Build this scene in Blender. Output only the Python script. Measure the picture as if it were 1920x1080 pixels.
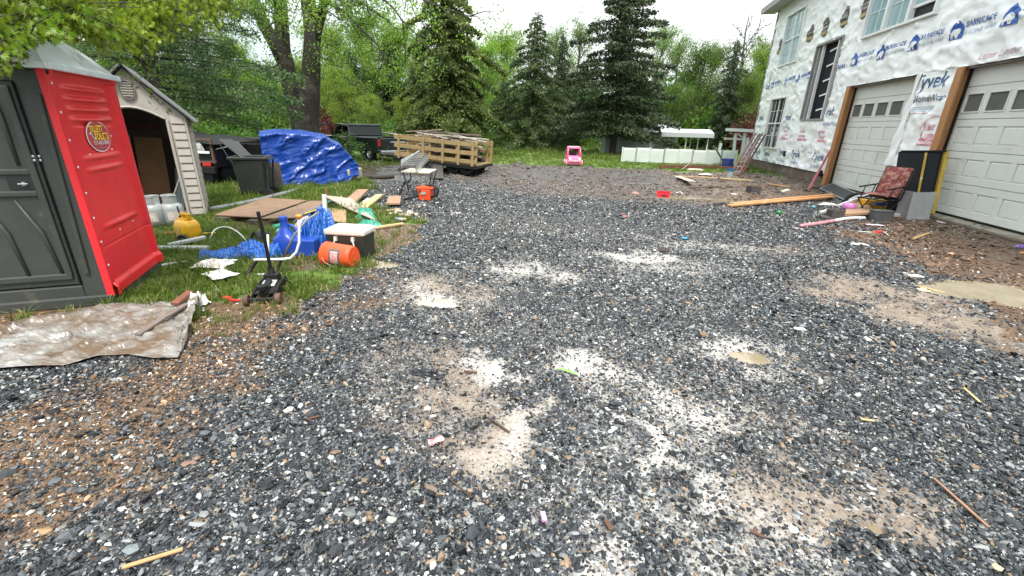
import bpy, math, random
import numpy as np
from mathutils import Vector, Matrix, Euler
random.seed(7); rng=np.random.default_rng(7)
SC=bpy.context.scene; COL=SC.collection
for o in list(bpy.data.objects): bpy.data.objects.remove(o)
# ---------------------------------------------------------------- camera
R=np.array([[0.9795906903502004,0.0900870117130335,-0.17968419435173857],
            [0.19974999612197908,-0.33665729683479617,0.9201966113484429],
            [0.022405767750446465,-0.937307950893677,-0.3477812340581494]])   # image right, down, forward in world axes
FPX=820.0; CH=1.6
cd=bpy.data.cameras.new('camera'); cam=bpy.data.objects.new('camera',cd); COL.objects.link(cam)
cd.sensor_width=36; cd.lens=36*FPX/1920; cd.clip_start=0.05; cd.clip_end=1500
m=Matrix(((R[0,0],-R[0,1],-R[0,2],0),(R[1,0],-R[1,1],-R[1,2],0),(R[2,0],-R[2,1],-R[2,2],CH),(0,0,0,1)))
cam.matrix_world=m; SC.camera=cam
# ---------------------------------------------------------------- sky, sun, exposure
w=bpy.data.worlds.new('World'); SC.world=w; w.use_nodes=True
nt=w.node_tree; nt.nodes.clear()
out=nt.nodes.new('ShaderNodeOutputWorld'); bg=nt.nodes.new('ShaderNodeBackground'); sky=nt.nodes.new('ShaderNodeTexSky')
SUN_EL,SUN_AZ=math.radians(62),math.radians(162)     # azimuth clockwise from +Y
sky.sky_type='NISHITA'; sky.sun_disc=False; sky.sun_elevation=SUN_EL; sky.sun_rotation=SUN_AZ
sky.air_density=1.0; sky.dust_density=4.0; sky.ozone_density=1.0
mx=nt.nodes.new('ShaderNodeMix'); mx.data_type='RGBA'; mx.inputs[0].default_value=0.92
no=nt.nodes.new('ShaderNodeTexNoise'); no.inputs['Scale'].default_value=1.6; no.inputs['Detail'].default_value=5
cr=nt.nodes.new('ShaderNodeValToRGB'); cr.color_ramp.elements[0].color=(7.0,8.5,9.0,1); cr.color_ramp.elements[1].color=(11.2,11.3,11.2,1)
cr.color_ramp.elements[0].position=.38; cr.color_ramp.elements[1].position=.6
tc=nt.nodes.new('ShaderNodeTexCoord')
nt.links.new(tc.outputs['Generated'],no.inputs['Vector']); nt.links.new(no.outputs['Fac'],cr.inputs['Fac'])
nt.links.new(sky.outputs[0],mx.inputs[6]); nt.links.new(cr.outputs[0],mx.inputs[7]); sx=nt.nodes.new('ShaderNodeSeparateXYZ'); nt.links.new(tc.outputs['Generated'],sx.inputs[0])   # overcast dome: zenith brighter than horizon
zr=nt.nodes.new('ShaderNodeMapRange'); zr.inputs[1].default_value=0; zr.inputs[2].default_value=1; zr.inputs[3].default_value=.52; zr.inputs[4].default_value=1.5; nt.links.new(sx.outputs[2],zr.inputs[0])
ml=nt.nodes.new('ShaderNodeVectorMath'); ml.operation='SCALE'; nt.links.new(mx.outputs[2],ml.inputs[0]); nt.links.new(zr.outputs[0],ml.inputs['Scale']); nt.links.new(ml.outputs[0],bg.inputs['Color'])
bg.inputs['Strength'].default_value=0.10
nt.links.new(bg.outputs[0],out.inputs[0])
sd=bpy.data.lights.new('sun','SUN'); sd.energy=2.6; sd.angle=math.radians(14); sd.color=(1,.96,.9)
sun=bpy.data.objects.new('sun',sd); COL.objects.link(sun)
dv=Vector((math.sin(SUN_AZ)*math.cos(SUN_EL),math.cos(SUN_AZ)*math.cos(SUN_EL),math.sin(SUN_EL)))
sun.rotation_euler=dv.to_track_quat('Z','Y').to_euler(); sun.location=dv*50
vs=SC.view_settings; vs.view_transform='Standard'; vs.look='None'; vs.gamma=1; vs.use_curve_mapping=False; vs.exposure=1.1
SC.render.resolution_x=1024; SC.render.resolution_y=576
SC.cycles.max_bounces=6; SC.cycles.transparent_max_bounces=6; SC.cycles.diffuse_bounces=3
# ---------------------------------------------------------------- placing helpers
def ray(px,py): return R@np.array([px-960,py-540,FPX],float)
def GP(px,py,z=0.0):
    d=ray(px,py); s=(z-CH)/d[2]; return Vector((d[0]*s,d[1]*s,z))
def AY(px,py,y):
    d=ray(px,py); s=y/d[1]; return Vector((d[0]*s,y,CH+d[2]*s))
def PD(px,py,dist):
    d=ray(px,py); d/=np.linalg.norm(d); return Vector(d*dist)+Vector((0,0,CH))
def tag(o,label=None,cat=None,group=None,kind=None):
    if label: o['label']=label
    if cat: o['category']=cat
    if group: o['group']=group
    if kind: o['kind']=kind
    return o
def E(name,loc,rz=0,label=None,cat=None,group=None,rot=None):
    o=bpy.data.objects.new(name,None); o.empty_display_size=.2; COL.objects.link(o); o.location=loc
    o.rotation_euler=rot if rot else (0,0,rz); return tag(o,label,cat,group)
def link(o,parent=None):
    COL.objects.link(o)
    if parent: o.parent=parent
    return o
def clone(o,parent=None):
    c=o.copy(); COL.objects.link(c)
    if parent: c.parent=parent
    for k in o.children: clone(k,c)
    return c
# ---------------------------------------------------------------- mesh builder
class MB:
    def __init__(s): s.v=[]; s.f=[]
    def add(s,vs,fs):
        n=len(s.v); s.v+= [tuple(v) for v in vs]; s.f+=[tuple(i+n for i in f) for f in fs]; return s
    def box(s,c,d,rot=None,taper=1.0):
        h=[x/2 for x in d]; c=Vector(c); q=Euler(rot).to_matrix() if rot else Matrix.Identity(3)
        vs=[]
        for z in (-1,1):
            t=taper if z>0 else 1
            for (x,y) in ((-1,-1),(1,-1),(1,1),(-1,1)): vs.append(c+q@Vector((x*h[0]*t,y*h[1]*t,z*h[2])))
        return s.add(vs,[(3,2,1,0),(4,5,6,7),(0,1,5,4),(1,2,6,5),(2,3,7,6),(3,0,4,7)])
    def bar(s,a,b,wd,th,up=(0,0,1)):
        a=Vector(a); b=Vector(b); d=(b-a).normalized(); up=Vector(up)
        if abs(d.dot(up))>.98: up=Vector((0,1,0))
        x=d.cross(up).normalized(); z=x.cross(d)
        vs=[p+x*sx*wd/2+z*sz*th/2 for p in (a,b) for (sx,sz) in ((-1,-1),(1,-1),(1,1),(-1,1))]
        return s.add(vs,[(3,2,1,0),(4,5,6,7),(0,1,5,4),(1,2,6,5),(2,3,7,6),(3,0,4,7)])
    def tube(s,pts,r,n=8,closed=False):
        pts=[Vector(p) for p in pts]; m=len(pts); rs=r if isinstance(r,(list,tuple)) else [r]*m
        vs=[]; prev=None
        for i,p in enumerate(pts):
            if closed: d=pts[(i+1)%m]-pts[i-1]
            else: d=pts[min(i+1,m-1)]-pts[max(i-1,0)]
            d.normalize()
            if prev is None:
                a=Vector((0,0,1)) if abs(d.z)<.9 else Vector((1,0,0)); x=d.cross(a).normalized()
            else:
                x=prev-d*prev.dot(d); x.normalize()
            prev=x; y=d.cross(x)
            for k in range(n):
                t=2*math.pi*k/n; vs.append(p+(x*math.cos(t)+y*math.sin(t))*rs[i])
        fs=[]; L=m if closed else m-1
        for i in range(L):
            for k in range(n):
                j=(i+1)%m; fs.append((i*n+k,i*n+(k+1)%n,j*n+(k+1)%n,j*n+k))
        if not closed: fs.append(tuple(range(n))[::-1]); fs.append(tuple((m-1)*n+k for k in range(n)))
        return s.add(vs,fs)
    def lathe(s,prof,n=24,M=None):
        M=M or Matrix.Identity(4); vs=[];fs=[]
        for (r,z) in prof:
            for k in range(n):
                t=2*math.pi*k/n; vs.append(M@Vector((r*math.cos(t),r*math.sin(t),z)))
        for i in range(len(prof)-1):
            for k in range(n): fs.append((i*n+k,i*n+(k+1)%n,(i+1)*n+(k+1)%n,(i+1)*n+k))
        return s.add(vs,fs)
    def prism(s,poly,a,b,axis='z'):
        f={'z':lambda p,t:(p[0],p[1],t),'y':lambda p,t:(p[0],t,p[1]),'x':lambda p,t:(t,p[0],p[1])}[axis]
        n=len(poly); vs=[f(p,a) for p in poly]+[f(p,b) for p in poly]
        return s.add(vs,[tuple(range(n))[::-1],tuple(range(n,2*n))]+[(i,(i+1)%n,n+(i+1)%n,n+i) for i in range(n)])
    def grid(s,nu,nv,fn,closev=False):
        vs=[fn(i/(nu-1),j/(nv-1)) for i in range(nu) for j in range(nv)]
        return s.add(vs,[(i*nv+j,(i+1)*nv+j,(i+1)*nv+j+1,i*nv+j+1) for i in range(nu-1) for j in range(nv-1)])
    def mesh(s,name):
        me=bpy.data.meshes.new(name); me.from_pydata(s.v,[],s.f); me.validate(); me.update()
        import bmesh as _b
        bm=_b.new(); bm.from_mesh(me); _b.ops.recalc_face_normals(bm,faces=bm.faces); bm.to_mesh(me); bm.free()
        return me
    def build(s,name,mat,parent=None,bev=0,smooth=False,thick=0,loc=None,rot=None):
        me=s.mesh(name); me.materials.append(mat); o=bpy.data.objects.new(name,me); link(o,parent)
        if smooth: me.polygons.foreach_set('use_smooth',[True]*len(me.polygons))
        if thick:
            q=o.modifiers.new('th','SOLIDIFY'); q.thickness=thick; q.offset=0
        if bev:
            q=o.modifiers.new('bv','BEVEL'); q.width=bev; q.segments=2; q.limit_method='ANGLE'
        if loc is not None: o.location=loc
        if rot is not None: o.rotation_euler=rot
        return o
def npmesh(name,V,F,mat=None,smooth=False):
    me=bpy.data.meshes.new(name); V=np.asarray(V,np.float32); F=np.asarray(F,np.int32); k=F.shape[1]
    me.vertices.add(len(V)); me.vertices.foreach_set('co',V.ravel())
    me.loops.add(F.size); me.loops.foreach_set('vertex_index',F.ravel())
    me.polygons.add(len(F)); me.polygons.foreach_set('loop_start',np.arange(len(F),dtype=np.int32)*k)
    if smooth: me.polygons.foreach_set('use_smooth',np.ones(len(F),bool))
    me.update(); me.validate()
    if mat: me.materials.append(mat)
    return me
# ---------------------------------------------------------------- numpy noise
def _h(ix,iy,s):
    n=(ix*374761393+iy*668265263+s*974634777)&0xffffffff
    n=((n^(n>>13))*1274126177)&0xffffffff
    return ((n^(n>>16))&0xffff)/65535.0
def vn(x,y,s=0):
    x=np.asarray(x,float); y=np.asarray(y,float)
    ix=np.floor(x).astype(np.int64); iy=np.floor(y).astype(np.int64); fx=x-ix; fy=y-iy
    fx=fx*fx*(3-2*fx); fy=fy*fy*(3-2*fy)
    a=_h(ix,iy,s)*(1-fx)+_h(ix+1,iy,s)*fx; b=_h(ix,iy+1,s)*(1-fx)+_h(ix+1,iy+1,s)*fx
    return a*(1-fy)+b*fy
def fbm(x,y,o=4,s=0):
    t=0;a=.5;n=0
    for i in range(o): t=t+a*vn(x*2**i,y*2**i,s+i*17); n+=a; a*=.5
    return t/n
def sm(a,b,x):
    t=np.clip((x-a)/(b-a),0,1); return t*t*(3-2*t)
# ---------------------------------------------------------------- materials
_MC={}
def _n(nt,t,**k):
    n=nt.nodes.new(t)
    for a,b in k.items(): setattr(n,a,b)
    return n
def PM(name,c1,c2=None,scale=8,rough=.6,bump=0,bscale=40,metal=0,spec=.5,stretch=(1,1,1),c3=None,c3amt=.25,c3scale=2.5,trans=0,coord='Object',rvar=.12,detail=5,coat=0,emis=None,isl=0,ridged=0):
    """general surface: two-tone noise, optional third blotch colour (dirt), fine relief"""
    if name in _MC: return _MC[name]
    m=bpy.data.materials.new(name); m.use_nodes=True; nt=m.node_tree; L=nt.links; b=nt.nodes['Principled BSDF']
    c2=c2 or tuple(x*.8 for x in c1)
    tc=_n(nt,'ShaderNodeTexCoord'); mp=_n(nt,'ShaderNodeMapping'); mp.inputs['Scale'].default_value=stretch
    L.new(tc.outputs[coord],mp.inputs['Vector'])
    n1=_n(nt,'ShaderNodeTexNoise'); n1.inputs['Scale'].default_value=scale; n1.inputs['Detail'].default_value=detail; n1.inputs['Roughness'].default_value=.62
    L.new(mp.outputs[0],n1.inputs['Vector'])
    r=_n(nt,'ShaderNodeMapRange'); r.inputs[1].default_value=.32; r.inputs[2].default_value=.68; L.new(n1.outputs['Fac'],r.inputs[0])
    mix=_n(nt,'ShaderNodeMix',data_type='RGBA'); mix.inputs[6].default_value=(*c1,1); mix.inputs[7].default_value=(*c2,1); L.new(r.outputs[0],mix.inputs[0])
    last=mix.outputs[2]
    if isl:
        g=_n(nt,'ShaderNodeNewGeometry'); hs=_n(nt,'ShaderNodeHueSaturation'); rr=_n(nt,'ShaderNodeMapRange')
        rr.inputs[3].default_value=1-isl; rr.inputs[4].default_value=1+isl; L.new(g.outputs['Random Per Island'],rr.inputs[0]); L.new(rr.outputs[0],hs.inputs['Value']); L.new(last,hs.inputs['Color']); last=hs.outputs[0]
    if c3:
        n3=_n(nt,'ShaderNodeTexNoise'); n3.inputs['Scale'].default_value=c3scale; n3.inputs['Detail'].default_value=8; n3.inputs['Roughness'].default_value=.7; L.new(tc.outputs[coord],n3.inputs['Vector'])
        r3=_n(nt,'ShaderNodeMapRange'); r3.inputs[1].default_value=.62-c3amt*.4; r3.inputs[2].default_value=.72-c3amt*.2; L.new(n3.outputs['Fac'],r3.inputs[0])
        m3=_n(nt,'ShaderNodeMix',data_type='RGBA'); m3.inputs[7].default_value=(*c3,1); L.new(r3.outputs[0],m3.inputs[0]); L.new(last,m3.inputs[6]); last=m3.outputs[2]
    L.new(last,b.inputs['Base Color'])
    rr=_n(nt,'ShaderNodeMapRange'); rr.inputs[3].default_value=max(.03,rough-rvar); rr.inputs[4].default_value=min(1,rough+rvar); L.new(n1.outputs['Fac'],rr.inputs[0]); L.new(rr.outputs[0],b.inputs['Roughness'])
    b.inputs['Metallic'].default_value=metal; b.inputs['Specular IOR Level'].default_value=spec
    if trans: b.inputs['Transmission Weight'].default_value=trans
    if coat: b.inputs['Coat Weight'].default_value=coat; b.inputs['Coat Roughness'].default_value=.08
    if bump:
        n2=_n(nt,'ShaderNodeTexNoise'); n2.inputs['Scale'].default_value=bscale; n2.inputs['Detail'].default_value=4; L.new(mp.outputs[0],n2.inputs['Vector'])
        if ridged: n2.noise_type='RIDGED_MULTIFRACTAL'; n2.inputs['Detail'].default_value=3; n2.inputs['Distortion'].default_value=.6
        bp=_n(nt,'ShaderNodeBump'); bp.inputs['Strength'].default_value=min(1,bump); bp.inputs['Distance'].default_value=.01*max(1,bump); L.new(n2.outputs['Fac'],bp.inputs['Height']); L.new(bp.outputs[0],b.inputs['Normal'])
    _MC[name]=m; return m
def leafmat(name,c1,c2,tl=.35,rough=.5,objvar=.0):
    m=bpy.data.materials.new(name); m.use_nodes=True; nt=m.node_tree; L=nt.links; b=nt.nodes['Principled BSDF']; o=nt.nodes['Material Output']
    g=_n(nt,'ShaderNodeNewGeometry'); mix=_n(nt,'ShaderNodeMix',data_type='RGBA'); mix.inputs[6].default_value=(*c1,1); mix.inputs[7].default_value=(*c2,1)
    oi=_n(nt,'ShaderNodeObjectInfo'); tc=_n(nt,'ShaderNodeTexCoord'); n1=_n(nt,'ShaderNodeTexNoise'); n1.inputs['Scale'].default_value=.9; L.new(tc.outputs['Object'],n1.inputs['Vector'])
    a=_n(nt,'ShaderNodeMath',operation='MULTIPLY_ADD'); L.new(g.outputs['Random Per Island'],a.inputs[0]); a.inputs[1].default_value=.6; 
    a2=_n(nt,'ShaderNodeMath',operation='MULTIPLY_ADD'); L.new(n1.outputs['Fac'],a2.inputs[0]); a2.inputs[1].default_value=1.6; a2.inputs[2].default_value=-.6; L.new(a2.outputs[0],a.inputs[2])
    L.new(a.outputs[0],mix.inputs[0]); mix.clamp_factor=True
    hs=_n(nt,'ShaderNodeHueSaturation'); r=_n(nt,'ShaderNodeMapRange'); r.inputs[3].default_value=.5-objvar*.5; r.inputs[4].default_value=.5+objvar*.35; L.new(oi.outputs['Random'],r.inputs[0]); L.new(r.outputs[0],hs.inputs['Hue'])
    r2=_n(nt,'ShaderNodeMapRange'); r2.inputs[3].default_value=1-objvar*2.5; r2.inputs[4].default_value=1+objvar*2.5; L.new(oi.outputs['Random'],r2.inputs[0]); L.new(r2.outputs[0],hs.inputs['Value'])
    L.new(mix.outputs[2],hs.inputs['Color']); L.new(hs.outputs[0],b.inputs['Base Color']); b.inputs['Roughness'].default_value=rough; b.inputs['Specular IOR Level'].default_value=.3
    t=_n(nt,'ShaderNodeBsdfTranslucent'); ms=_n(nt,'ShaderNodeMixShader'); ms.inputs[0].default_value=tl
    hs2=_n(nt,'ShaderNodeHueSaturation'); hs2.inputs['Value'].default_value=1.5; hs2.inputs['Saturation'].default_value=1.1; L.new(hs.outputs[0],hs2.inputs['Color']); L.new(hs2.outputs[0],t.inputs['Color'])
    L.new(b.outputs[0],ms.inputs[1]); L.new(t.outputs[0],ms.inputs[2]); L.new(ms.outputs[0],o.inputs['Surface']); return m
def H(hx):
    hx=hx.lstrip('#'); c=[int(hx[i:i+2],16)/255 for i in (0,2,4)]
    return tuple(x/12.92 if x<=.04045 else ((x+.055)/1.055)**2.4 for x in c)
# ---------------------------------------------------------------- instancing of uncountable stuff
def instancer(name,pts,scl,rot,idx,protos):
    pc=bpy.data.collections.new(name+'_kinds')
    for p in protos: pc.objects.link(p)
    me=bpy.data.meshes.new(name); me.vertices.add(len(pts)); me.vertices.foreach_set('co',np.asarray(pts,np.float32).ravel())
    a=me.attributes.new('scl','FLOAT_VECTOR','POINT'); a.data.foreach_set('vector',np.asarray(scl,np.float32).ravel())
    a=me.attributes.new('rot','FLOAT_VECTOR','POINT'); a.data.foreach_set('vector',np.asarray(rot,np.float32).ravel())
    a=me.attributes.new('kid','INT','POINT'); a.data.foreach_set('value',np.asarray(idx,np.int32))
    o=bpy.data.objects.new(name,me); COL.objects.link(o)
    g=bpy.data.node_groups.new(name,'GeometryNodeTree'); g.interface.new_socket('Geometry',in_out='INPUT',socket_type='NodeSocketGeometry'); g.interface.new_socket('Geometry',in_out='OUTPUT',socket_type='NodeSocketGeometry')
    N=g.nodes.new; L=g.links.new
    gi=N('NodeGroupInput'); go=N('NodeGroupOutput'); ci=N('GeometryNodeCollectionInfo'); ci.inputs['Collection'].default_value=pc; ci.inputs['Separate Children'].default_value=True; ci.inputs['Reset Children'].default_value=True
    ip=N('GeometryNodeInstanceOnPoints'); ip.inputs['Pick Instance'].default_value=True
    def na(t,nm):
        n=N('GeometryNodeInputNamedAttribute'); n.data_type=t; n.inputs['Name'].default_value=nm; return n.outputs['Attribute']
    e=N('FunctionNodeEulerToRotation'); L(na('FLOAT_VECTOR','rot'),e.inputs[0]); L(e.outputs[0],ip.inputs['Rotation'])
    L(na('FLOAT_VECTOR','scl'),ip.inputs['Scale']); L(na('INT','kid'),ip.inputs['Instance Index'])
    L(gi.outputs[0],ip.inputs['Points']); L(ci.outputs[0],ip.inputs['Instance']); L(ip.outputs[0],go.inputs[0])
    md=o.modifiers.new('scatter','NODES'); md.node_group=g
    return o
# ================================================================ GROUND
def seg_d(x,y,P):
    d=np.full(x.shape,1e9)
    for i in range(len(P)):
        ax,ay=P[i]; bx,by=P[(i+1)%len(P)]; dx,dy=bx-ax,by-ay
        t=np.clip(((x-ax)*dx+(y-ay)*dy)/(dx*dx+dy*dy+1e-12),0,1); d=np.minimum(d,np.hypot(x-ax-t*dx,y-ay-t*dy))
    return d
def inside(x,y,P):
    c=np.zeros(x.shape,bool); n=len(P)
    for i in range(n):
        ax,ay=P[i]; bx,by=P[(i+1)%n]
        if ay==by: continue
        k=((ay>y)!=(by>y))&(x<(bx-ax)*(y-ay)/(by-ay)+ax); c^=k
    return c
def sd(x,y,P): return seg_d(x,y,P)*np.where(inside(x,y,P),1,-1)
def poly(px): return [tuple(GP(a,b)[:2]) for a,b in px]
GRASS=[(-60,1.2),(-8,1.5)]+poly([(0,680),(120,672),(300,655),(420,645),(545,598),(600,560),(690,520),(750,495),(775,455),(785,415),(760,398),(722,388),(670,372),(700,352),(690,338),(640,330),(700,318),(745,308)])+[(-9.5,21),(-60,21)]
DIRT=poly([(745,318),(850,336),(930,349),(1030,366),(1200,376),(1370,387),(1480,378),(1570,374),(1610,392),(1640,420),(1615,440),(1650,478),(1710,505),(1780,530),(1880,600),(1960,660)])+[(7.2,3),(7.2,24.5)]+poly([(1408,308),(1240,309),(1100,311),(1000,309),(925,309),(800,300)])
LAWNY=19.4
# patches: photo point, half sizes in metres across/along, kind, amount
PT=[(825,565,.34,.32,'W',1.0),(850,545,.55,.5,'S',.75),(1020,515,.4,.35,'W',.75),(1165,482,.4,.3,'W',.9),(1225,478,.4,.3,'W',.8),(1330,462,.7,.3,'W',.6),(1200,500,.7,.4,'W',.5),(1180,640,.8,.8,'W',.25),(1000,600,.6,.6,'W',.22),(1300,560,.9,.5,'W',.2),(1240,900,.5,.25,'W',.4),(1120,850,.3,.2,'W',.3),(1270,500,.6,.6,'W',.55),
    (1470,475,.8,.4,'S',.6),(925,690,.18,.14,'W',.9),(830,700,.4,.35,'S',.8),(780,740,.35,.3,'S',.55),(935,800,.2,.2,'S',1.1),(960,790,.15,.25,'W',.6),(960,860,.14,.1,'S',.6),
    (1110,715,.28,.24,'W',.95),(1160,770,.22,.2,'W',.6),(1250,830,.16,.12,'W',1.0),(1330,850,.18,.12,'W',.95),(1330,775,.42,.3,'W',.7),(1480,800,.45,.3,'S',.5),
    (1350,650,.35,.22,'W',.85),(1440,690,.3,.25,'W',.55),(1190,1030,.13,.2,'W',.6),(1380,960,.35,.2,'W',.5),(1500,920,.35,.12,'S',.75),(1620,960,.45,.12,'S',.8),(1420,1050,.3,.15,'S',.5),
    (1640,550,.6,.35,'S',1.1),(1730,590,.6,.3,'S',1.05),(1830,610,.5,.3,'S',1.1),(1905,650,.3,.25,'S',.9),(1560,530,.4,.25,'S',.6),
    (450,660,.35,.35,'B',1.2),(520,640,.3,.3,'B',1.1),(640,575,.5,.22,'B',.8),(700,525,.35,.2,'B',.6),(390,700,.35,.25,'B',1.1),
    (330,740,.35,.15,'B',1.3),(230,780,.4,.2,'B',1.5),(100,820,.5,.22,'B',1.5),(0,880,.5,.25,'B',1.4),(60,950,.4,.2,'B',1.0),(200,860,.5,.2,'B',1.0),(330,810,.35,.14,'B',.8),
    (1050,360,1.8,.5,'S',.7),(1150,366,1.5,.4,'W',.6),(960,348,1.8,.6,'W',.5),(1230,372,1.2,.3,'S',.8),(1000,420,1.0,1.0,'S',.3),(1100,430,1.2,.9,'S',.3),(900,600,.5,.5,'S',.35),(750,560,.5,.6,'S',.45),(1260,700,.5,.4,'S',.3),(1560,700,.5,.4,'S',.15)]
PUD=[(1318,374,1.15,.22,0),(1890,552,.62,.30,1),(1405,671,.11,.09,2),(1640,995,.035,.03,3),(822,570,.17,.07,4),(700,495,.22,.12,5)]
def fields(x,y):
    x=np.asarray(x,float); y=np.asarray(y,float)
    n1=fbm(x*1.7,y*1.7,4,3); n2=fbm(x*6,y*6,4,9); n3=fbm(x*.5,y*.5,3,21)
    g=sd(x,y,GRASS); gz=sm(-.12,.25,g+(n1-.5)*.9+(n2-.5)*.35)
    soil=sm(.44,.74,fbm(x*1.3+9,y*1.3,4,33)+.22*np.exp(-np.clip(g,0,9)/.5))*sm(9,3,g*0+np.hypot(x+3,y-3.5))
    lawn=sm(-.25,.25,(y-LAWNY)+(n1-.5)*1.0)*np.where(x<7.5,1,1)
    d=sd(x,y,DIRT); dz=sm(-.8,.6,d+(n1-.5)*1.8+(n2-.5)*1.3)*(1-lawn)*(1-gz)
    W=np.zeros_like(x); S=np.zeros_like(x); B=np.zeros_like(x)
    xw=x+(fbm(x*1.4+5,y*1.4,3,61)-.5)*.9+(fbm(x*6,y*6+3,3,63)-.5)*.28; yw=y+(fbm(x*1.4+50,y*1.4,3,62)-.5)*.9+(fbm(x*6+30,y*6,3,64)-.5)*.28
    for (px,py,rx,ry,k,a) in PT:
        c=GP(px,py); e_=1.7 if k=='B' else 1.35; q=np.hypot((xw-c.x)/rx/e_,(yw-c.y)/ry/e_)
        v=a*sm(0.0,.95,1.0-q*.62+(n2-.5)*.7-.1)
        if k=='W': W=np.maximum(W,v)
        elif k=='S': S=np.maximum(S,v)
        else: B=np.maximum(B,v)
    nob=np.clip(1-gz-lawn,0,1)
    W*=nob; S*=nob
    P=np.zeros_like(x); RM=np.zeros_like(x)
    for (px,py,rx,ry,i) in PUD:
        c=GP(px,py); q=np.hypot((x-c.x)/rx,(y-c.y)/ry)
        P=np.maximum(P,sm(1.6,.9,q+(n1-.5)*.9+(n2-.5)*.8)); RM=np.maximum(RM,sm(1.1,1.5,q)*sm(2.6,1.8,q))
    grass=np.clip(np.maximum(gz*(1-.9*soil)*(1-np.clip(B,0,1)),lawn),0,1)
    bare=np.clip(gz-grass,0,1)
    mul=dz*sm(3.2,4.6,x+(n1-.5)*2)*sm(13.5,11,y)
    hill=dz*(1-mul)
    gravel=np.clip(1-gz-lawn-dz,0,1)
    return dict(grass=grass,bare=np.maximum(bare,np.clip(B,0,1)*(1-lawn)*.9),W=np.clip(W,0,1)*(1-dz*.6),S=np.clip(S,0,1)*(1-dz*.5),mul=mul,hill=hill,gravel=gravel*(1-.84*np.clip(B,0,1)),P=P,lawn=lawn,gz=gz,n1=n1,n2=n2,B=B,dz=dz,RM=RM)
def height(x,y,F=None):
    x=np.asarray(x,float); y=np.asarray(y,float)
    F=F or fields(x,y)
    h=(F['n1']-.5)*.03+(F['n2']-.5)*.012
    h=h+F['hill']*((fbm(x*1.1,y*1.1,4,50)-.45)*.34*sm(11,13.5,y)+(fbm(x*5,y*5,3,51)-.5)*.09)
    h=h+F['mul']*(F['n2']-.5)*.05+F['bare']*(F['n1']-.5)*.02
    h=(h+.016*F['RM'])*(1-F['P'])-F['P']*.045
    return h*sm(.0,.6,np.hypot(x,y))
_gx=np.arange(-16,10.01,.05); _gy=np.arange(0,34.01,.05); _HT=height(*np.meshgrid(_gx,_gy,indexing='ij'))   # height table for placing things
def hz(x,y):
    a=min(max((x+16)/.05,0),len(_gx)-1.001); b=min(max(y/.05,0),len(_gy)-1.001); i,j=int(a),int(b); f,g=a-i,b-j
    return float(_HT[i,j]*(1-f)*(1-g)+_HT[i+1,j]*f*(1-g)+_HT[i,j+1]*(1-f)*g+_HT[i+1,j+1]*f*g)
def GZ(px,py,dz=0):
    p=GP(px,py); p.z=hz(p.x,p.y)+dz; return p
fw=math.atan2(.92,-.18)
ang=np.concatenate([np.linspace(-math.radians(68),math.radians(68),470),np.linspace(math.radians(68),math.radians(292),42)[1:-1]])+fw
rad=[.22]
while rad[-1]<700: rad.append(rad[-1]*(1.018 if rad[-1]<40 else 1.06))
rad=np.array(rad); na_,nr=len(ang),len(rad)
A,Q=np.meshgrid(ang,rad); GX=Q*np.cos(A); GY=Q*np.sin(A); FD=fields(GX,GY); GH=height(GX,GY,FD)
V=np.stack([GX,GY,GH],-1).reshape(-1,3); V=np.vstack([V,[[0,0,0]]])
i=np.arange(nr-1)[:,None]; j=np.arange(na_)[None,:]; j2=(j+1)%na_
F4=np.stack([i*na_+j,(i+1)*na_+j,(i+1)*na_+j2,i*na_+j2],-1).reshape(-1,4)
gm=npmesh('ground',V,F4,None,True)
cen=len(V)-1
def att(me,name,chs):
    a=me.color_attributes.new(name,'FLOAT_COLOR','POINT'); arr=np.ones((len(V),4),np.float32)
    for k,c in enumerate(chs): arr[:-1,k]=c.ravel()
    a.data.foreach_set('color',arr.ravel())
att(gm,'ma',[FD['grass'],FD['bare'],FD['S']]); att(gm,'mb',[FD['W'],FD['mul'],FD['hill']]); att(gm,'mc',[FD['P'],FD['n1'],FD['lawn']])
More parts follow.
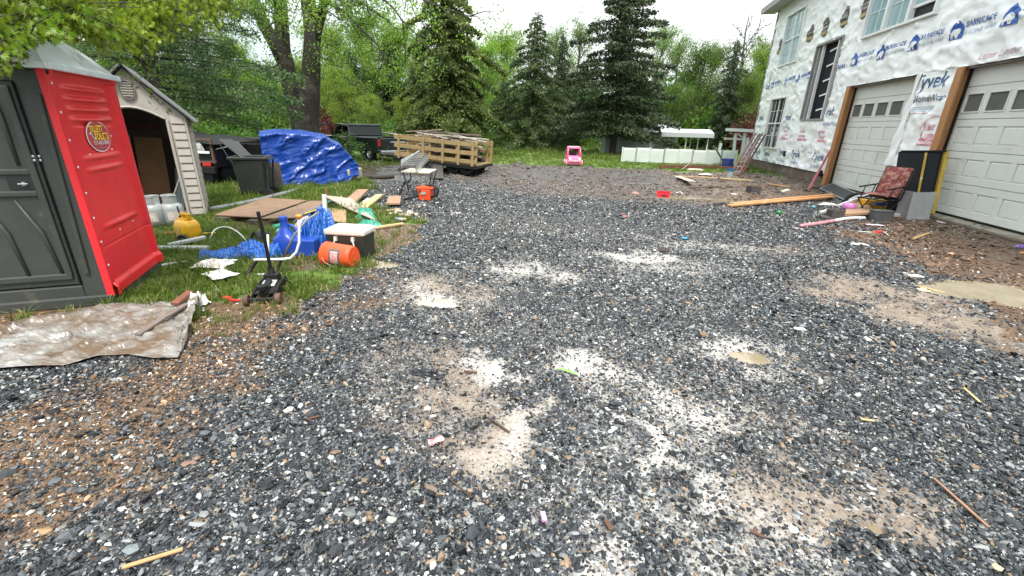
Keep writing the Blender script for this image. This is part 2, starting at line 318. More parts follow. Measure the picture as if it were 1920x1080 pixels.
def ground_mat():
    m=bpy.data.materials.new('ground_surface'); m.use_nodes=True; nt=m.node_tree; L=nt.links.new; b=nt.nodes['Principled BSDF']
    tc=_n(nt,'ShaderNodeTexCoord'); co=tc.outputs['Object']
    def sep(nm):
        a=_n(nt,'ShaderNodeVertexColor'); a.layer_name=nm; s=_n(nt,'ShaderNodeSeparateColor'); L(a.outputs[0],s.inputs[0]); return s.outputs
    a,bb,c=sep('ma'),sep('mb'),sep('mc')
    def noise(sc,det=6,ro=.65):
        n=_n(nt,'ShaderNodeTexNoise'); n.inputs['Scale'].default_value=sc; n.inputs['Detail'].default_value=det; n.inputs['Roughness'].default_value=ro; L(co,n.inputs['Vector']); return n.outputs['Fac']
    def ramp(f,els):
        r=_n(nt,'ShaderNodeValToRGB'); e=r.color_ramp.elements
        while len(e)<len(els): e.new(.5)
        for k,(p,cc) in enumerate(els): e[k].position=p; e[k].color=(*cc,1)
        L(f,r.inputs['Fac']); return r.outputs[0]
    def mix(f,x,y):
        k=_n(nt,'ShaderNodeMix',data_type='RGBA'); k.clamp_factor=True
        L(f,k.inputs[0]); L(x,k.inputs[6]); L(y,k.inputs[7]); return k.outputs[2]
    def thr(mask,nz,amt=.5,lo=.35,hi=.65):
        q=_n(nt,'ShaderNodeMath',operation='MULTIPLY_ADD'); L(nz,q.inputs[0]); q.inputs[1].default_value=amt; L(mask,q.inputs[2])
        s=_n(nt,'ShaderNodeMath',operation='SUBTRACT'); L(q.outputs[0],s.inputs[0]); s.inputs[1].default_value=amt*.5
        r=_n(nt,'ShaderNodeMapRange'); r.inputs[1].default_value=lo; r.inputs[2].default_value=hi; L(s.outputs[0],r.inputs[0]); return r.outputs[0]
    vo=_n(nt,'ShaderNodeTexVoronoi'); vo.inputs['Scale'].default_value=30; L(co,vo.inputs['Vector'])
    vs=_n(nt,'ShaderNodeSeparateColor'); L(vo.outputs['Color'],vs.inputs[0])
    gcol=ramp(vs.outputs[0],[(0,(.006,.007,.009)),(.35,(.016,.018,.021)),(.6,(.038,.042,.048)),(.76,(.11,.12,.128)),(.86,(.42,.42,.40)),(.93,(.07,.065,.055)),(1,(.22,.18,.13))])
    big=noise(1.1,4); fine=noise(55,5); med=noise(9,6); n22=noise(22,6,.7)
    mud=ramp(med,[(.3,(.14,.103,.075)),(.55,(.225,.175,.135)),(.75,(.31,.25,.205))])
    pale=ramp(fine,[(.25,(.10,.085,.075)),(.4,(.30,.27,.24)),(.6,(.50,.465,.43)),(.75,(.64,.61,.57))])
    soil=ramp(n22,[(.25,(.04,.023,.012)),(.5,(.11,.065,.035)),(.75,(.2,.13,.075))])
    brown=ramp(n22,[(.25,(.016,.013,.011)),(.42,(.045,.038,.034)),(.58,(.085,.073,.066)),(.7,(.15,.133,.122)),(.82,(.36,.33,.3))])
    mulc=ramp(n22,[(.25,(.02,.012,.008)),(.42,(.065,.036,.02)),(.56,(.12,.07,.042)),(.68,(.22,.14,.09)),(.82,(.4,.33,.26))])
    grs=ramp(noise(3.5,6),[(.3,(.045,.085,.010)),(.55,(.09,.15,.016)),(.75,(.14,.21,.03))])
    col=gcol
    fS=thr(a[2],fine,.7,.12,.8); col=mix(fS,col,mud)
    fW=thr(bb[0],fine,.7,.12,.85); col=mix(fW,col,pale)
    hv=mix(_mapx(nt,tc,1.5,3.6),brown,soil)
    fH=thr(bb[2],n22,.5,.3,.6); col=mix(fH,col,hv)
    fM=thr(bb[1],n22,.5,.3,.6); col=mix(fM,col,mulc)
    fB=thr(a[1],n22,.45,.3,.6); col=mix(fB,col,soil)
    fG=thr(a[0],n22,.45,.3,.6); col=mix(fG,col,grs)
    col=mix(c[0],col,mud)
    L(col,b.inputs['Base Color'])
    # wetness: broad patches of low roughness
    r=_n(nt,'ShaderNodeMapRange'); r.inputs[1].default_value=.42; r.inputs[2].default_value=.6; r.inputs[3].default_value=.22; r.inputs[4].default_value=.6; L(big,r.inputs[0])
    gro=_n(nt,'ShaderNodeMath',operation='MAXIMUM'); q=_n(nt,'ShaderNodeMath',operation='MULTIPLY'); L(fG,q.inputs[0]); q.inputs[1].default_value=.85; L(r.outputs[0],gro.inputs[0]); L(q.outputs[0],gro.inputs[1]); 
    L(gro.outputs[0],b.inputs['Roughness'])
    b1=_n(nt,'ShaderNodeBump'); b1.inputs['Strength'].default_value=.75; b1.inputs['Distance'].default_value=.012; L(vo.outputs['Distance'],b1.inputs['Height']); b1.invert=True
    b2=_n(nt,'ShaderNodeBump'); b2.inputs['Strength'].default_value=.6; b2.inputs['Distance'].default_value=.02; L(n22,b2.inputs['Height']); 
    mm=_n(nt,'ShaderNodeMath',operation='MAXIMUM'); L(fS,mm.inputs[0]); L(fW,mm.inputs[1])
    m2=_n(nt,'ShaderNodeMath',operation='MAXIMUM'); L(mm.outputs[0],m2.inputs[0]); L(fG,m2.inputs[1])
    sb=_n(nt,'ShaderNodeMath',operation='SUBTRACT'); sb.inputs[0].default_value=.85; L(m2.outputs[0],sb.inputs[1]); sb.use_clamp=True; L(sb.outputs[0],b1.inputs['Strength'])
    L(b1.outputs[0],b2.inputs['Normal']); L(b2.outputs[0],b.inputs['Normal'])
    return m
def _mapx(nt,tc,a,b):
    s=_n(nt,'ShaderNodeSeparateXYZ'); nt.links.new(tc.outputs['Object'],s.inputs[0]); r=_n(nt,'ShaderNodeMapRange'); r.inputs[1].default_value=a; r.inputs[2].default_value=b; nt.links.new(s.outputs[0],r.inputs[0]); return r.outputs[0]
gm.materials.append(ground_mat()); go=bpy.data.objects.new('ground',gm); COL.objects.link(go); tag(go,kind='structure')
# puddles: muddy water sheets with ragged outlines
wm=PM('muddy_water',(.19,.15,.09),(.27,.22,.15),scale=3,rough=.04,rvar=.02,spec=.6,bump=.05,bscale=6)
wm2=PM('milky_water',(.36,.31,.25),(.42,.36,.30),scale=3,rough=.05,rvar=.02,spec=.6)
for (px,py,rx,ry,i) in PUD:
    c=GP(px,py); n=48; vs=[(0,0,0)]
    for k in range(n):
        t=2*math.pi*k/n; q=.95+.55*(float(vn(3*math.cos(t)+i*7,3*math.sin(t),5))-.5); vs.append((rx*q*math.cos(t)*1.6,ry*q*math.sin(t)*1.6,0))
    b=MB().add(vs,[(0,1+k,1+(k+1)%n) for k in range(n)])
    o=b.build('puddle',wm2 if i in(4,) else wm); o.location=(c.x,c.y,-.012); tag(o,kind='structure')
# ---------------------------------------------------------------- stones
def rock_mesh(name,seed,flat=.6,mat=None):
    import bmesh
    bm=bmesh.new(); bmesh.ops.create_icosphere(bm,subdivisions=1,radius=.5); r=random.Random(seed)
    for v in bm.verts: v.co*=r.uniform(.72,1.18)
    for k in range(3):   # broken planes
        n=Vector((r.gauss(0,1),r.gauss(0,1),r.gauss(0,1))).normalized(); d=r.uniform(.28,.4)
        for v in bm.verts:
            e=v.co.dot(n)-d
            if e>0: v.co-=n*e
    for v in bm.verts: v.co.z*=flat
    me=bpy.data.meshes.new(name); bm.to_mesh(me); bm.free(); me.materials.append(mat); return bpy.data.objects.new(name,me)
def stone_mat(name,els,rough=.3):
    m=bpy.data.materials.new(name); m.use_nodes=True; nt=m.node_tree; b=nt.nodes['Principled BSDF']; L=nt.links.new
    oi=_n(nt,'ShaderNodeObjectInfo'); r=_n(nt,'ShaderNodeValToRGB'); e=r.color_ramp.elements; r.color_ramp.interpolation='CONSTANT'
    while len(e)<len(els): e.new(.5)
    for k,(p,c) in enumerate(els): e[k].position=p; e[k].color=(*c,1)
    L(oi.outputs['Random'],r.inputs[0])
    tc=_n(nt,'ShaderNodeTexCoord'); n=_n(nt,'ShaderNodeTexNoise'); n.inputs['Scale'].default_value=3; n.inputs['Detail'].default_value=5; L(tc.outputs['Object'],n.inputs['Vector'])
    mr=_n(nt,'ShaderNodeMapRange'); mr.inputs[3].default_value=.6; mr.inputs[4].default_value=1.4; L(n.outputs['Fac'],mr.inputs[0])
    mu=_n(nt,'ShaderNodeVectorMath',operation='SCALE'); L(r.outputs[0],mu.inputs[0]); L(mr.outputs[0],mu.inputs['Scale']); L(mu.outputs[0],b.inputs['Base Color'])
    b.inputs['Roughness'].default_value=rough; b.inputs['Specular IOR Level'].default_value=.4; return m
def sm1(nm,c,rough=.3): return stone_mat(nm,[(0,c),(.5,tuple(x*1.35 for x in c))],rough)
SK=[('black_stone',(.008,.009,.0105),.3,.32),('dark_stone',(.023,.0255,.029),.33,.30),('grey_stone',(.062,.067,.073),.38,.21),('pale_grey_stone',(.15,.152,.15),.45,.075),('white_stone',(.36,.35,.335),.5,.032),('tan_stone',(.16,.11,.07),.5,.04)]
BK=[('rust_soil_stone',(.13,.072,.04),.5,.32),('dark_brown_stone',(.055,.035,.024),.45,.2),('black_stone2',(.018,.019,.02),.3,.2),('tan_brown_stone',(.3,.18,.10),.5,.12),('grey_stone2',(.12,.12,.115),.4,.09),('white_stone2',(.5,.48,.44),.45,.05)]
prot=[];PW=[];PB=[];kk=0
for q,(nm,c,ro,wt_) in enumerate(SK+BK):
    mm_=sm1(nm,c,ro)
    for k in range(2):
        kk+=1; prot.append(rock_mesh('stone_kind_%02d'%kk,kk*3+1,(.5,.72)[k] if q<len(SK) else (.35,.5)[k],mm_)); (PW if q<len(SK) else PB).append(wt_/2)
PW=np.array(PW)/sum(PW); PB=np.array(PB)/sum(PB)
MASKS=[poly([(-60,700),(0,690),(120,684),(185,664),(240,662),(290,670),(330,668),(350,640),(352,600),(378,572),(330,575),(205,577),(130,600),(0,622),(-60,626)]),poly([(410,417),(490,424),(566,421),(620,388),(500,380)]),poly([(-200,620),(0,596),(215,572),(303,500),(200,440),(-200,470)])]
def masked(x,y):
    k=np.ones(x.shape)
    for P_ in MASKS: k*=~inside(x,y,P_)
    return k
def scatter(n,r0,r1,size,p_sz=.3,half=62):
    # even spread per square metre over the wedge in front of the viewpoint
    r=np.sqrt(rng.uniform(r0**2,r1**2,n)); a=fw+np.radians(rng.uniform(-half,half,n)); x=r*np.cos(a); y=r*np.sin(a)
    F=fields(x,y); keep_g=F['gravel']*(1-np.clip(F['W']**1.1*(.45+.95*vn(x*22,y*22,8)),0,.95))*(1-np.clip(F['S']**1.1*(.45+.9*vn(x*18,y*18,9)),0,.93))*(1-F['P'])
    keep_b=np.clip(F['bare']*.28+F['S']*.10+F['hill']*.34+F['mul']*.4+np.clip(F['B'],0,1)*.26,0,.6)*(1-F['P'])*(1-F['grass'])
    keep_g=keep_g*masked(x,y); keep_b=keep_b*masked(x,y); u=rng.random(n); g=u<keep_g; b=(~g)&(rng.random(n)<keep_b); k=g|b
    x,y,F=x[k],y[k],{q:v[k] for q,v in F.items()}; b=b[k]; r=r[k]; n=len(x)
    z=height(x,y,F); s=size*np.exp(rng.normal(0,p_sz,n)); s=np.where(b,s*rng.uniform(.5,1.1,n),s)
    sc=np.stack([s*rng.uniform(.9,1.7,n),s*rng.uniform(.7,1.1,n),s*rng.uniform(.7,1.1,n)],-1)
    rot=np.stack([rng.normal(0,.45,n),rng.normal(0,.45,n),rng.uniform(0,6.28,n)],-1)
    z=z+s*rng.uniform(-.05,.28,n)-s*.3*np.clip(np.maximum(F['W'],F['S']),0,1)
    idx=np.where(b,len(PW)+rng.choice(len(PB),n,p=PB),rng.choice(len(PW),n,p=PW)); 
    return np.stack([x,y,z],-1),sc,rot,idx
parts=[scatter(240000,.7,4.2,.0130,.45),scatter(150000,4.2,8.2,.021,.36),scatter(80000,8.2,13.5,.034,.3,48)]
st=[np.concatenate([p[k] for p in parts]) for k in range(4)]
o=instancer('gravel',st[0],st[1],st[2],st[3],prot); tag(o,'dark crushed stone gravel spread over the muddy driveway','gravel',kind='stuff')
# ---------------------------------------------------------------- grass
gmat=leafmat('grass_blade',(.03,.065,.008),(.135,.19,.03),.35,.5,.02)
gdry=leafmat('dry_blade',(.3,.26,.1),(.42,.36,.17),.3,.6,.02)
def tuft(seed,n,h,spread,mat):
    r=random.Random(seed); vs=[];fs=[]
    for k in range(n):
        a=r.uniform(0,6.28); q=spread*math.sqrt(r.random()); x,y=q*math.cos(a),q*math.sin(a); t=r.uniform(0,6.28); L=h*r.uniform(.5,1.15); ln=r.uniform(.15,.75)*L; wd=r.uniform(.0025,.0045)
        d=Vector((math.cos(t),math.sin(t),0)); s=Vector((-d.y,d.x,0))*wd; p0=Vector((x,y,-.01)); p1=p0+Vector((0,0,L*.55))+d*ln*.3; p2=p0+Vector((0,0,L*.85))+d*ln
        i=len(vs); vs+=[p0-s,p0+s,p1+s*.8,p1-s*.8,p2]; fs+=[(i,i+1,i+2,i+3),(i+3,i+2,i+4)]
    me=bpy.data.meshes.new('tuft_kind'); me.from_pydata(vs,[],fs); me.materials.append(mat); return bpy.data.objects.new('tuft_kind_%d'%seed,me)
tp=[tuft(1,16,.09,.05,gmat),tuft(2,18,.12,.06,gmat),tuft(3,14,.07,.05,gmat),tuft(4,12,.16,.05,gmat),tuft(5,7,.09,.05,gdry)]
def gscatter(n,x0,x1,y0,y1,sc,seed=0,cut=.0,what='grass'):
    x=rng.uniform(x0,x1,n); y=rng.uniform(y0,y1,n); F=fields(x,y); pat=fbm(x*2.2,y*2.2,3,77)
    k=rng.random(n)<np.clip(F[what]*sm(.34,.66,pat+.17)-cut,0,1)*masked(x,y)
    x,y=x[k],y[k]; F={q:v[k] for q,v in F.items()}; pat=pat[k]; n=len(x); z=height(x,y,F)
    s=sc*rng.uniform(.4,1.25,n)*(.45+1.05*pat); rot=np.stack([rng.normal(0,.12,n),rng.normal(0,.12,n),rng.uniform(0,6.28,n)],-1)
    return np.stack([x,y,z],-1),np.stack([s,s,s],-1),rot,rng.choice(5,n,p=[.3,.27,.27,.08,.08])
gp=[gscatter(26000,-8.2,-1.2,1.9,7.0,.95),gscatter(22000,-12,-3,7,17.5,1.5),gscatter(11000,-12,10,19,27,1.1),gscatter(3000,-14,14,24,40,3.0)]
gg=[np.concatenate([p[k] for p in gp]) for k in range(4)]
o=instancer('grass',gg[0],gg[1],gg[2],gg[3],tp); tag(o,'green grass of the verge and the lawn behind','grass',kind='stuff')
# loose wood chips on the mulch by the garage
# ================================================================ HOUSE under construction, wall on the plane x = 7
HX=7.0
wrap=PM('house_wrap',(.83,.83,.825),(.88,.88,.875),scale=1.3,rough=.4,bump=1.3,bscale=1.6,ridged=1,stretch=(1,.8,2.2),c3=(.66,.64,.6),c3amt=.15,c3scale=1.2,spec=.4)
conc=PM('foundation',(.16,.12,.09),(.08,.06,.05),scale=5,rough=.85,bump=.5,bscale=60,c3=(.26,.22,.18),c3amt=.2)
cedar=PM('cedar_jamb',(.43,.21,.085),(.35,.155,.058),scale=2.5,rough=.55,stretch=(8,8,1),bump=.2,bscale=20,c3=(.1,.05,.03),c3amt=.05)
vinyl=PM('white_vinyl',(.78,.78,.77),(.72,.72,.71),scale=2,rough=.35,rvar=.05)
doorw=PM('door_enamel',(.66,.66,.62),(.6,.6,.56),scale=1.2,rough=.4,c3=(.5,.48,.42),c3amt=.12,c3scale=1.5,bump=.03,bscale=60)
glass=PM('window_glass',(.015,.02,.022),(.03,.038,.04),scale=.6,rough=.06,rvar=.02,spec=.3)
cyan=PM('sky_tint_glass',(.26,.4,.43),(.36,.5,.52),scale=.5,rough=.05,rvar=.02,spec=1.0)  # pale cyan base colour stands in for the reflected sky
dglass=PM('garage_glass',(.1,.1,.095),(.15,.15,.14),scale=1.5,rough=.15,rvar=.05)
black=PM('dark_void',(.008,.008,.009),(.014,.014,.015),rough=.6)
felt=PM('black_rubber',(.009,.009,.010),(.018,.018,.019),scale=6,rough=.6,bump=.1,spec=.3)
steelg=PM('grey_fascia',(.33,.29,.29),(.26,.23,.23),scale=2,rough=.5)
house=E('house',(HX,15,0),0,'unfinished two storey house wrapped in white printed housewrap with two garage doors','house')
def rel(v): return (v[0]-HX,v[1]-15,v[2])
def wr(y,z):
    y=np.asarray(y,float); z=np.asarray(z,float)
    a=fbm(y*1.1+z*.5,z*2.6-y*.5,4,5)-.5; r=1-np.abs(2*fbm(y*.9+z*1.3,z*1.9-y*.9,4,8)-1)
    r2=1-np.abs(2*fbm(y*1.5-z*2.4,z*4.2+y*1.6,3,18)-1); return -(a*.05+(r**8)*.05+(r2**10)*.03)
def wrf(y,z): return float(wr(y,z))
OP=[(20.8,22.7,4.18,6.12),(20.78,22.6,.93,2.96),(17.22,19.05,2.04,4.44),(12.92,16.02,4.15,5.95),(12.74,16.1,0,2.93),(7.9,11.6,0,2.93),(4.2,6.8,4.1,5.9)]
Y0,Y1,ZT=3.0,24.2,6.62
ys=sorted({Y0,Y1,*[o[0] for o in OP],*[o[1] for o in OP]}); zs=sorted({.38,ZT,*[o[2] for o in OP if o[2]>.38],*[o[3] for o in OP]})
wb=MB()
for a,b in zip(ys,ys[1:]):
    for c,d in zip(zs,zs[1:]):
        ym,zm=(a+b)/2,(c+d)/2
        if any(o[0]<ym<o[1] and o[2]<zm<o[3] for o in OP): continue
        nu=max(2,int((b-a)/.055)+1); nv=max(2,int((d-c)/.055)+1); U=np.linspace(a,b,nu); Vv=np.linspace(c,d,nv)
        UU,VV=np.meshgrid(U,Vv,indexing='ij'); WW=wr(UU,VV); n=len(wb.v)
        wb.v+=[(WW[i,j]-.004,UU[i,j]-15,VV[i,j]) for i in range(nu) for j in range(nv)]
        wb.f+=[(n+i*nv+j,n+(i+1)*nv+j,n+(i+1)*nv+j+1,n+i*nv+j+1) for i in range(nu-1) for j in range(nv-1)]
wall=wb.build('wall',wrap,house,smooth=True)
# wrap torn down beside the near jamb of door 1: a loose flap over the door edge
fl=MB()
def flap(u,v):
    z=.9+(2.93-.9)*v; y=12.76+(.26*(1-v)+.05)*u; return (-.05-.03*u+.02*math.sin(9*z+4*u),y-15,z)
fl.grid(8,24,flap); fl.build('loose_wrap',wrap,house,smooth=True)
body=MB(); body.box((3.6,9.22,3.3),(6.9,.1,6.6)); body.box((3.6,-11.9,3.3),(6.9,.1,6.6)); body.box((7.05,-1.35,3.3),(.1,21.2,6.6)); body.build('side_wall',wrap,house)
b=MB()
for (a_,b_) in ((3.0,7.9),(11.6,12.74),(16.1,24.18)): b=MB(); b.box((.12,(a_+b_)/2-15,.17),(.2,b_-a_,.42)); b.build('foundation',conc,house)
b=MB(); b.box((.08,9.26,3.3),(.24,.1,6.6)); b.build('corner_board',steelg,house)
rf=MB(); rf.prism([(-.55,6.66),(3.6,9.1),(7.7,6.66),(7.7,6.82),(3.6,9.3),(-.55,6.82)],-12.4,9.9,'y'); rf.build('roof',PM('shingle_roof',(.06,.055,.05),rough=.9),house)
b=MB(); b.box((-.57,-1.25,6.72),(.03,22.3,.24)); b.build('fascia',steelg,house,bev=.005)
b=MB(); b.box((-.27,-1.25,6.635),(.56,22.25,.03)); b.build('soffit',PM('soffit_board',(.42,.38,.38),rough=.6),house)
b=MB(); b.box((.7,-1.5,3.2),(.03,20,6.2)); b.build('interior_shade',black,house)   # near-black panel behind openings; the unlit interior's shade is in its colour
# windows -----------------------------------------------------------------
def window(y0,y1,z0,z1,gmatl,split=True,cols=1,open_=False,bars=(2,3),name='window'):
    """double hung unit: frame, two sashes, panes with thin grilles"""
    f=MB(); W=.055; x=-.03
    for (a,bb_,c,d) in ((y0,y1,z0,z0+W),(y0,y1,z1-W,z1),(y0,y0+W,z0+W,z1-W),(y1-W,y1,z0+W,z1-W)): f.box((x,(a+bb_)/2-15,(c+d)/2),(.13,bb_-a,d-c))
    fr=f.build(name,vinyl,house,bev=.004)
    zm=(z0+z1)/2; yc=(y0+y1)/2
    g=MB()
    g.box((.0,yc-15,zm),(.05,y1-y0-2*W,.05)); g.box((-.005,yc-15,zm),(.06,.05,z1-z0-2*W))
    g.build('sash_rail',vinyl,fr,bev=.003)
    for (a,b2) in ((y0+W,yc-.025),(yc+.025,y1-W)):
        for (c,d,dx) in ((z0+W,zm-.025,.02),(zm+.025,z1-W,.0)):
            p=MB(); p.box((dx+.01,(a+b2)/2-15,(c+d)/2),(.012,b2-a,d-c)); p.build('pane',gmatl,fr)
            q=MB()
            q.box((dx-.006,(a+b2)/2-15,(c+d)/2),(.012,.018,d-c)); q.box((dx-.008,(a+b2)/2-15,(c+d)/2),(.012,b2-a,.018)); q.build('grille',vinyl,fr)
window(20.8,22.7,4.18,6.12,cyan); window(20.78,22.6,.93,2.96,glass)
def tri(y0,y1,z0,z1,n=3):
    f=MB(); wd=(y1-y0)/n; W=.06
    f.box((-.03,(y0+y1)/2-15,z0+W/2),(.14,y1-y0,W)); f.box((-.03,(y0+y1)/2-15,z1-W/2),(.14,y1-y0,W))
    for k in range(n+1): f.box((-.03,min(max(y0+k*wd,y0+W/2),y1-W/2)-15,(z0+z1)/2),(.13,W*(1 if k in(0,n) else 1.9),z1-z0-2*W))
    fr=f.build('window',vinyl,house,bev=.004)
    for k in range(n):
        a,b2=y0+k*wd+W,y0+(k+1)*wd-W; lift=.28 if k==0 else 0
        if lift: 
            q=MB(); q.box((.05,(a+b2)/2-15,z0+W+lift/2),(.02,b2-a,lift)); q.build('open_gap_shade',black,fr)  # black plate; the dark of the open sash is put into its colour
            q=MB(); q.box((0,(a+b2)/2-15,z0+W+lift),(.06,b2-a,.06)); q.build('sash_rail',vinyl,fr)
        p=MB(); p.box((.01,(a+b2)/2-15,(z0+lift+z1)/2),(.012,b2-a,z1-z0-2*W-lift)); p.build('pane',cyan,fr)
        q=MB(); q.box((-.004,(a+b2)/2-15,(z0+lift+z1)/2),(.012,.02,z1-z0-2*W-lift))
        for t in (.33,.66): q.box((-.006,(a+b2)/2-15,z0+W+lift+(z1-z0-2*W-lift)*t),(.012,b2-a,.02))
        q.build('grille',vinyl,fr)
tri(12.92,16.02,4.15,5.95); tri(4.2,6.8,4.1,5.9,2)
# tall unglazed opening with two white studs and crossing slats
f=MB(); y0,y1,z0,z1=17.22,19.05,2.04,4.44
for (a,b2,c,d) in ((y0,y1,z0-.04,z0+.02),(y0,y1,z1-.02,z1+.05),(y0-.05,y0,z0,z1),(y1,y1+.05,z0,z1)): f.box((.02,(a+b2)/2-15,(c+d)/2),(.16,b2-a,d-c))
fr=f.build('window_opening',PM('raw_frame',(.3,.28,.27),(.22,.2,.2),rough=.7),house)
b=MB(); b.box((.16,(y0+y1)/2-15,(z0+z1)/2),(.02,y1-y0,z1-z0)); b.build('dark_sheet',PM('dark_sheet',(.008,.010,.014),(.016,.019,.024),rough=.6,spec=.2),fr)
for yy in (y0+.3,y1-.42):
    b=MB(); b.bar((.04,yy-15,z0),(.04,yy+.02-15,z1),.09,.05,(0,1,0)); b.build('stud',vinyl,fr,bev=.004)
for k in range(5):
    b=MB(); zz=z0+.3+k*.46; b.bar((.11,y1-.75-15,zz),(.11,y0+.55-15,zz+.05),.02,.05); b.build('slat',vinyl,fr)
for yy in (y1-.1,): 
    b=MB(); b.bar((.1,yy-15,z0),(.1,yy-15,z1),.2,.05,(0,1,0)); b.build('inner_stud',PM('raw_stud',(.4,.38,.36),rough=.7),fr)
# garage doors --------------------------------------------------------------
def garage(y0,y1,cols,z1=2.93):
    j=MB(); j.box((.10,y1-.02-15,z1/2),(.27,.045,z1)); j.box((-.045,y1-.075-15+.0,z1/2),(.04,.19,z1)); o=j.build('door_jamb',cedar,house,bev=.004)
    j=MB(); j.box((.13,y0+.02-15,z1/2),(.2,.045,z1)); j.build('door_jamb',vinyl,house,bev=.004)
    j=MB(); j.box((.13,(y0+y1)/2-15,z1-.02),(.2,y1-y0-.1,.04)); j.build('header',PM('header_grey',(.2,.17,.15),rough=.7),house)
    s=MB(); s.box((.155,y1-.06-15,z1/2-.02),(.03,.05,z1-.05)); s.build('door_seal',felt,house)
    d=MB(); a,b2=y0+.045,y1-.085; X=.2
    d.box((X+.03,(a+b2)/2-15,1.49),(.04,b2-a,2.88))
    root=d.build('garage_door',doorw,house)
    pitch=(b2-a)/cols; zr=[.07,.69,1.31,1.93,2.55,2.9]
    for r in range(5):
        c,dd=zr[r]+.006,zr[r+1]-.006
        p=MB()
        if r==4: p.box((X-.002,(a+b2)/2-15,(c+dd)/2),(.03,b2-a,dd-c)); p.build('door_panel',doorw,root,bev=.004); continue
        m=.115; h0,h1=c+m+.02,dd-m-.02
        if r==3: h0,h1=c+.13,dd-.13
        # section rails and stiles around sunken fields
        p.box((X-.002,(a+b2)/2-15,(c+h0)/2),(.03,b2-a,h0-c)); p.box((X-.002,(a+b2)/2-15,(h1+dd)/2),(.03,b2-a,dd-h1))
        for k in range(cols+1):
            yy=a+k*pitch; w_=.13 if 0<k<cols else .09; yy=min(max(yy,a+w_/2),b2-w_/2); p.box((X-.002,yy-15,(h0+h1)/2),(.03,w_,h1-h0))
        p.build('door_panel',doorw,root,bev=.005)
        for k in range(cols):
            ya,yb=a+k*pitch+.065,a+(k+1)*pitch-.065
            if r==3:
                q=MB(); q.box((X+.004,(ya+yb)/2-15,(h0+h1)/2),(.012,yb-ya,h1-h0)); q.build('window_pane',dglass,root)
                q=MB()
                for (e,f_,g,h_) in ((ya-.012,yb+.012,h0-.014,h0+.012),(ya-.012,yb+.012,h1-.012,h1+.014),(ya-.012,ya+.014,h0+.012,h1-.012),(yb-.014,yb+.012,h0+.012,h1-.012)): q.box((X-.022,(e+f_)/2-15,(g+h_)/2),(.02,f_-e,h_-g))
                q.build('window_trim',doorw,root,bev=.004)
            else:
                q=MB(); e=.035
                vs=[(X+.008,ya-15,h0),(X+.008,yb-15,h0),(X+.008,yb-15,h1),(X+.008,ya-15,h1),(X-.006,ya+e-15,h0+e),(X-.006,yb-e-15,h0+e),(X-.006,yb-e-15,h1-e),(X-.006,ya+e-15,h1-e)]
                q.add(vs,[(4,5,6,7),(0,1,5,4),(1,2,6,5),(2,3,7,6),(3,0,4,7)]); q.build('raised_field',doorw,root)
    s=MB(); s.box((X+.03,(a+b2)/2-15,.035),(.05,b2-a,.06)); s.build('bottom_seal',felt,root)
    s=MB(); s.box((.02,(y0+y1)/2-15,-.02),(.5,y1-y0+.05,.09)); s.build('sill',PM('concrete_sill',(.3,.27,.22),(.22,.2,.16),scale=6,rough=.8,bump=.3,c3=(.12,.08,.05),c3amt=.3),house,bev=.01)
garage(12.74,16.1,5); garage(7.9,11.6,6)
b=MB(); b.box((-.22,9.75-15,-.03),(.14,3.9,.12)); b.build('threshold_board',PM('old_timber',(.13,.1,.07),(.08,.06,.045),scale=3,stretch=(6,1,6),rough=.8,bump=.4),house,bev=.006)
# printing on the wrap --------------------------------------------------------
def flatmat(n,c,r=.5): return PM(n,c,tuple(x*.9 for x in c),rough=r)
BLUE=flatmat('print_blue',(.035,.12,.42)); NAVY=flatmat('print_navy',(.07,.15,.27)); PINK=flatmat('print_red',(.74,.32,.38)); PALEB=flatmat('print_pale_blue',(.42,.52,.65)); BRN=flatmat('print_brown',(.1,.09,.085)); GOLD=flatmat('print_gold',(.42,.32,.13)); PALEP=flatmat('print_pale_red',(.72,.45,.48)); WHT=flatmat('print_white',(.8,.8,.8)); ORG=flatmat('print_orange',(.6,.25,.1))
def text_mesh(body,size,bold=0.0,shear=0,align='LEFT'):
    cu=bpy.data.curves.new('t','FONT'); cu.body=body; cu.size=size; cu.offset=bold; cu.shear=shear; cu.align_x=align; cu.fill_mode='FRONT'
    o=bpy.data.objects.new('t',cu); COL.objects.link(o); dg=bpy.context.evaluated_depsgraph_get(); dg.update(); me=bpy.data.meshes.new_from_object(o.evaluated_get(dg)); bpy.data.objects.remove(o); return me
def on_wall(me,y,z,mat,name,sx=1,off=.012,par=None):
    import bmesh
    bm=bmesh.new(); bm.from_mesh(me)
    for _k in range(3):
        ee=[e for e in bm.edges if e.calc_length()>.075]
        if ee: bmesh.ops.subdivide_edges(bm,edges=ee,cuts=1); bmesh.ops.triangulate(bm,faces=[f for f in bm.faces if len(f.verts)>3])
    ymin=min((v.co.x for v in bm.verts),default=0)
    Ys=np.array([y-v.co.x*sx for v in bm.verts]); Zs=np.array([z+v.co.y for v in bm.verts]); X=wr(Ys,Zs)
    for v,a,b2,c in zip(bm.verts,Ys,Zs,X): v.co=(c-.004-off,a-15,b2)
    m2=bpy.data.meshes.new(name); bm.to_mesh(m2); bm.free(); m2.materials.append(mat); o=bpy.data.objects.new(name,m2); link(o,par or house); return o
def ptext(s,y,z,size,mat,bold=.0,shear=0,sx=1,off=.012): return on_wall(text_mesh(s,size,bold,shear),y,z,mat,'printed_lettering',sx,off)
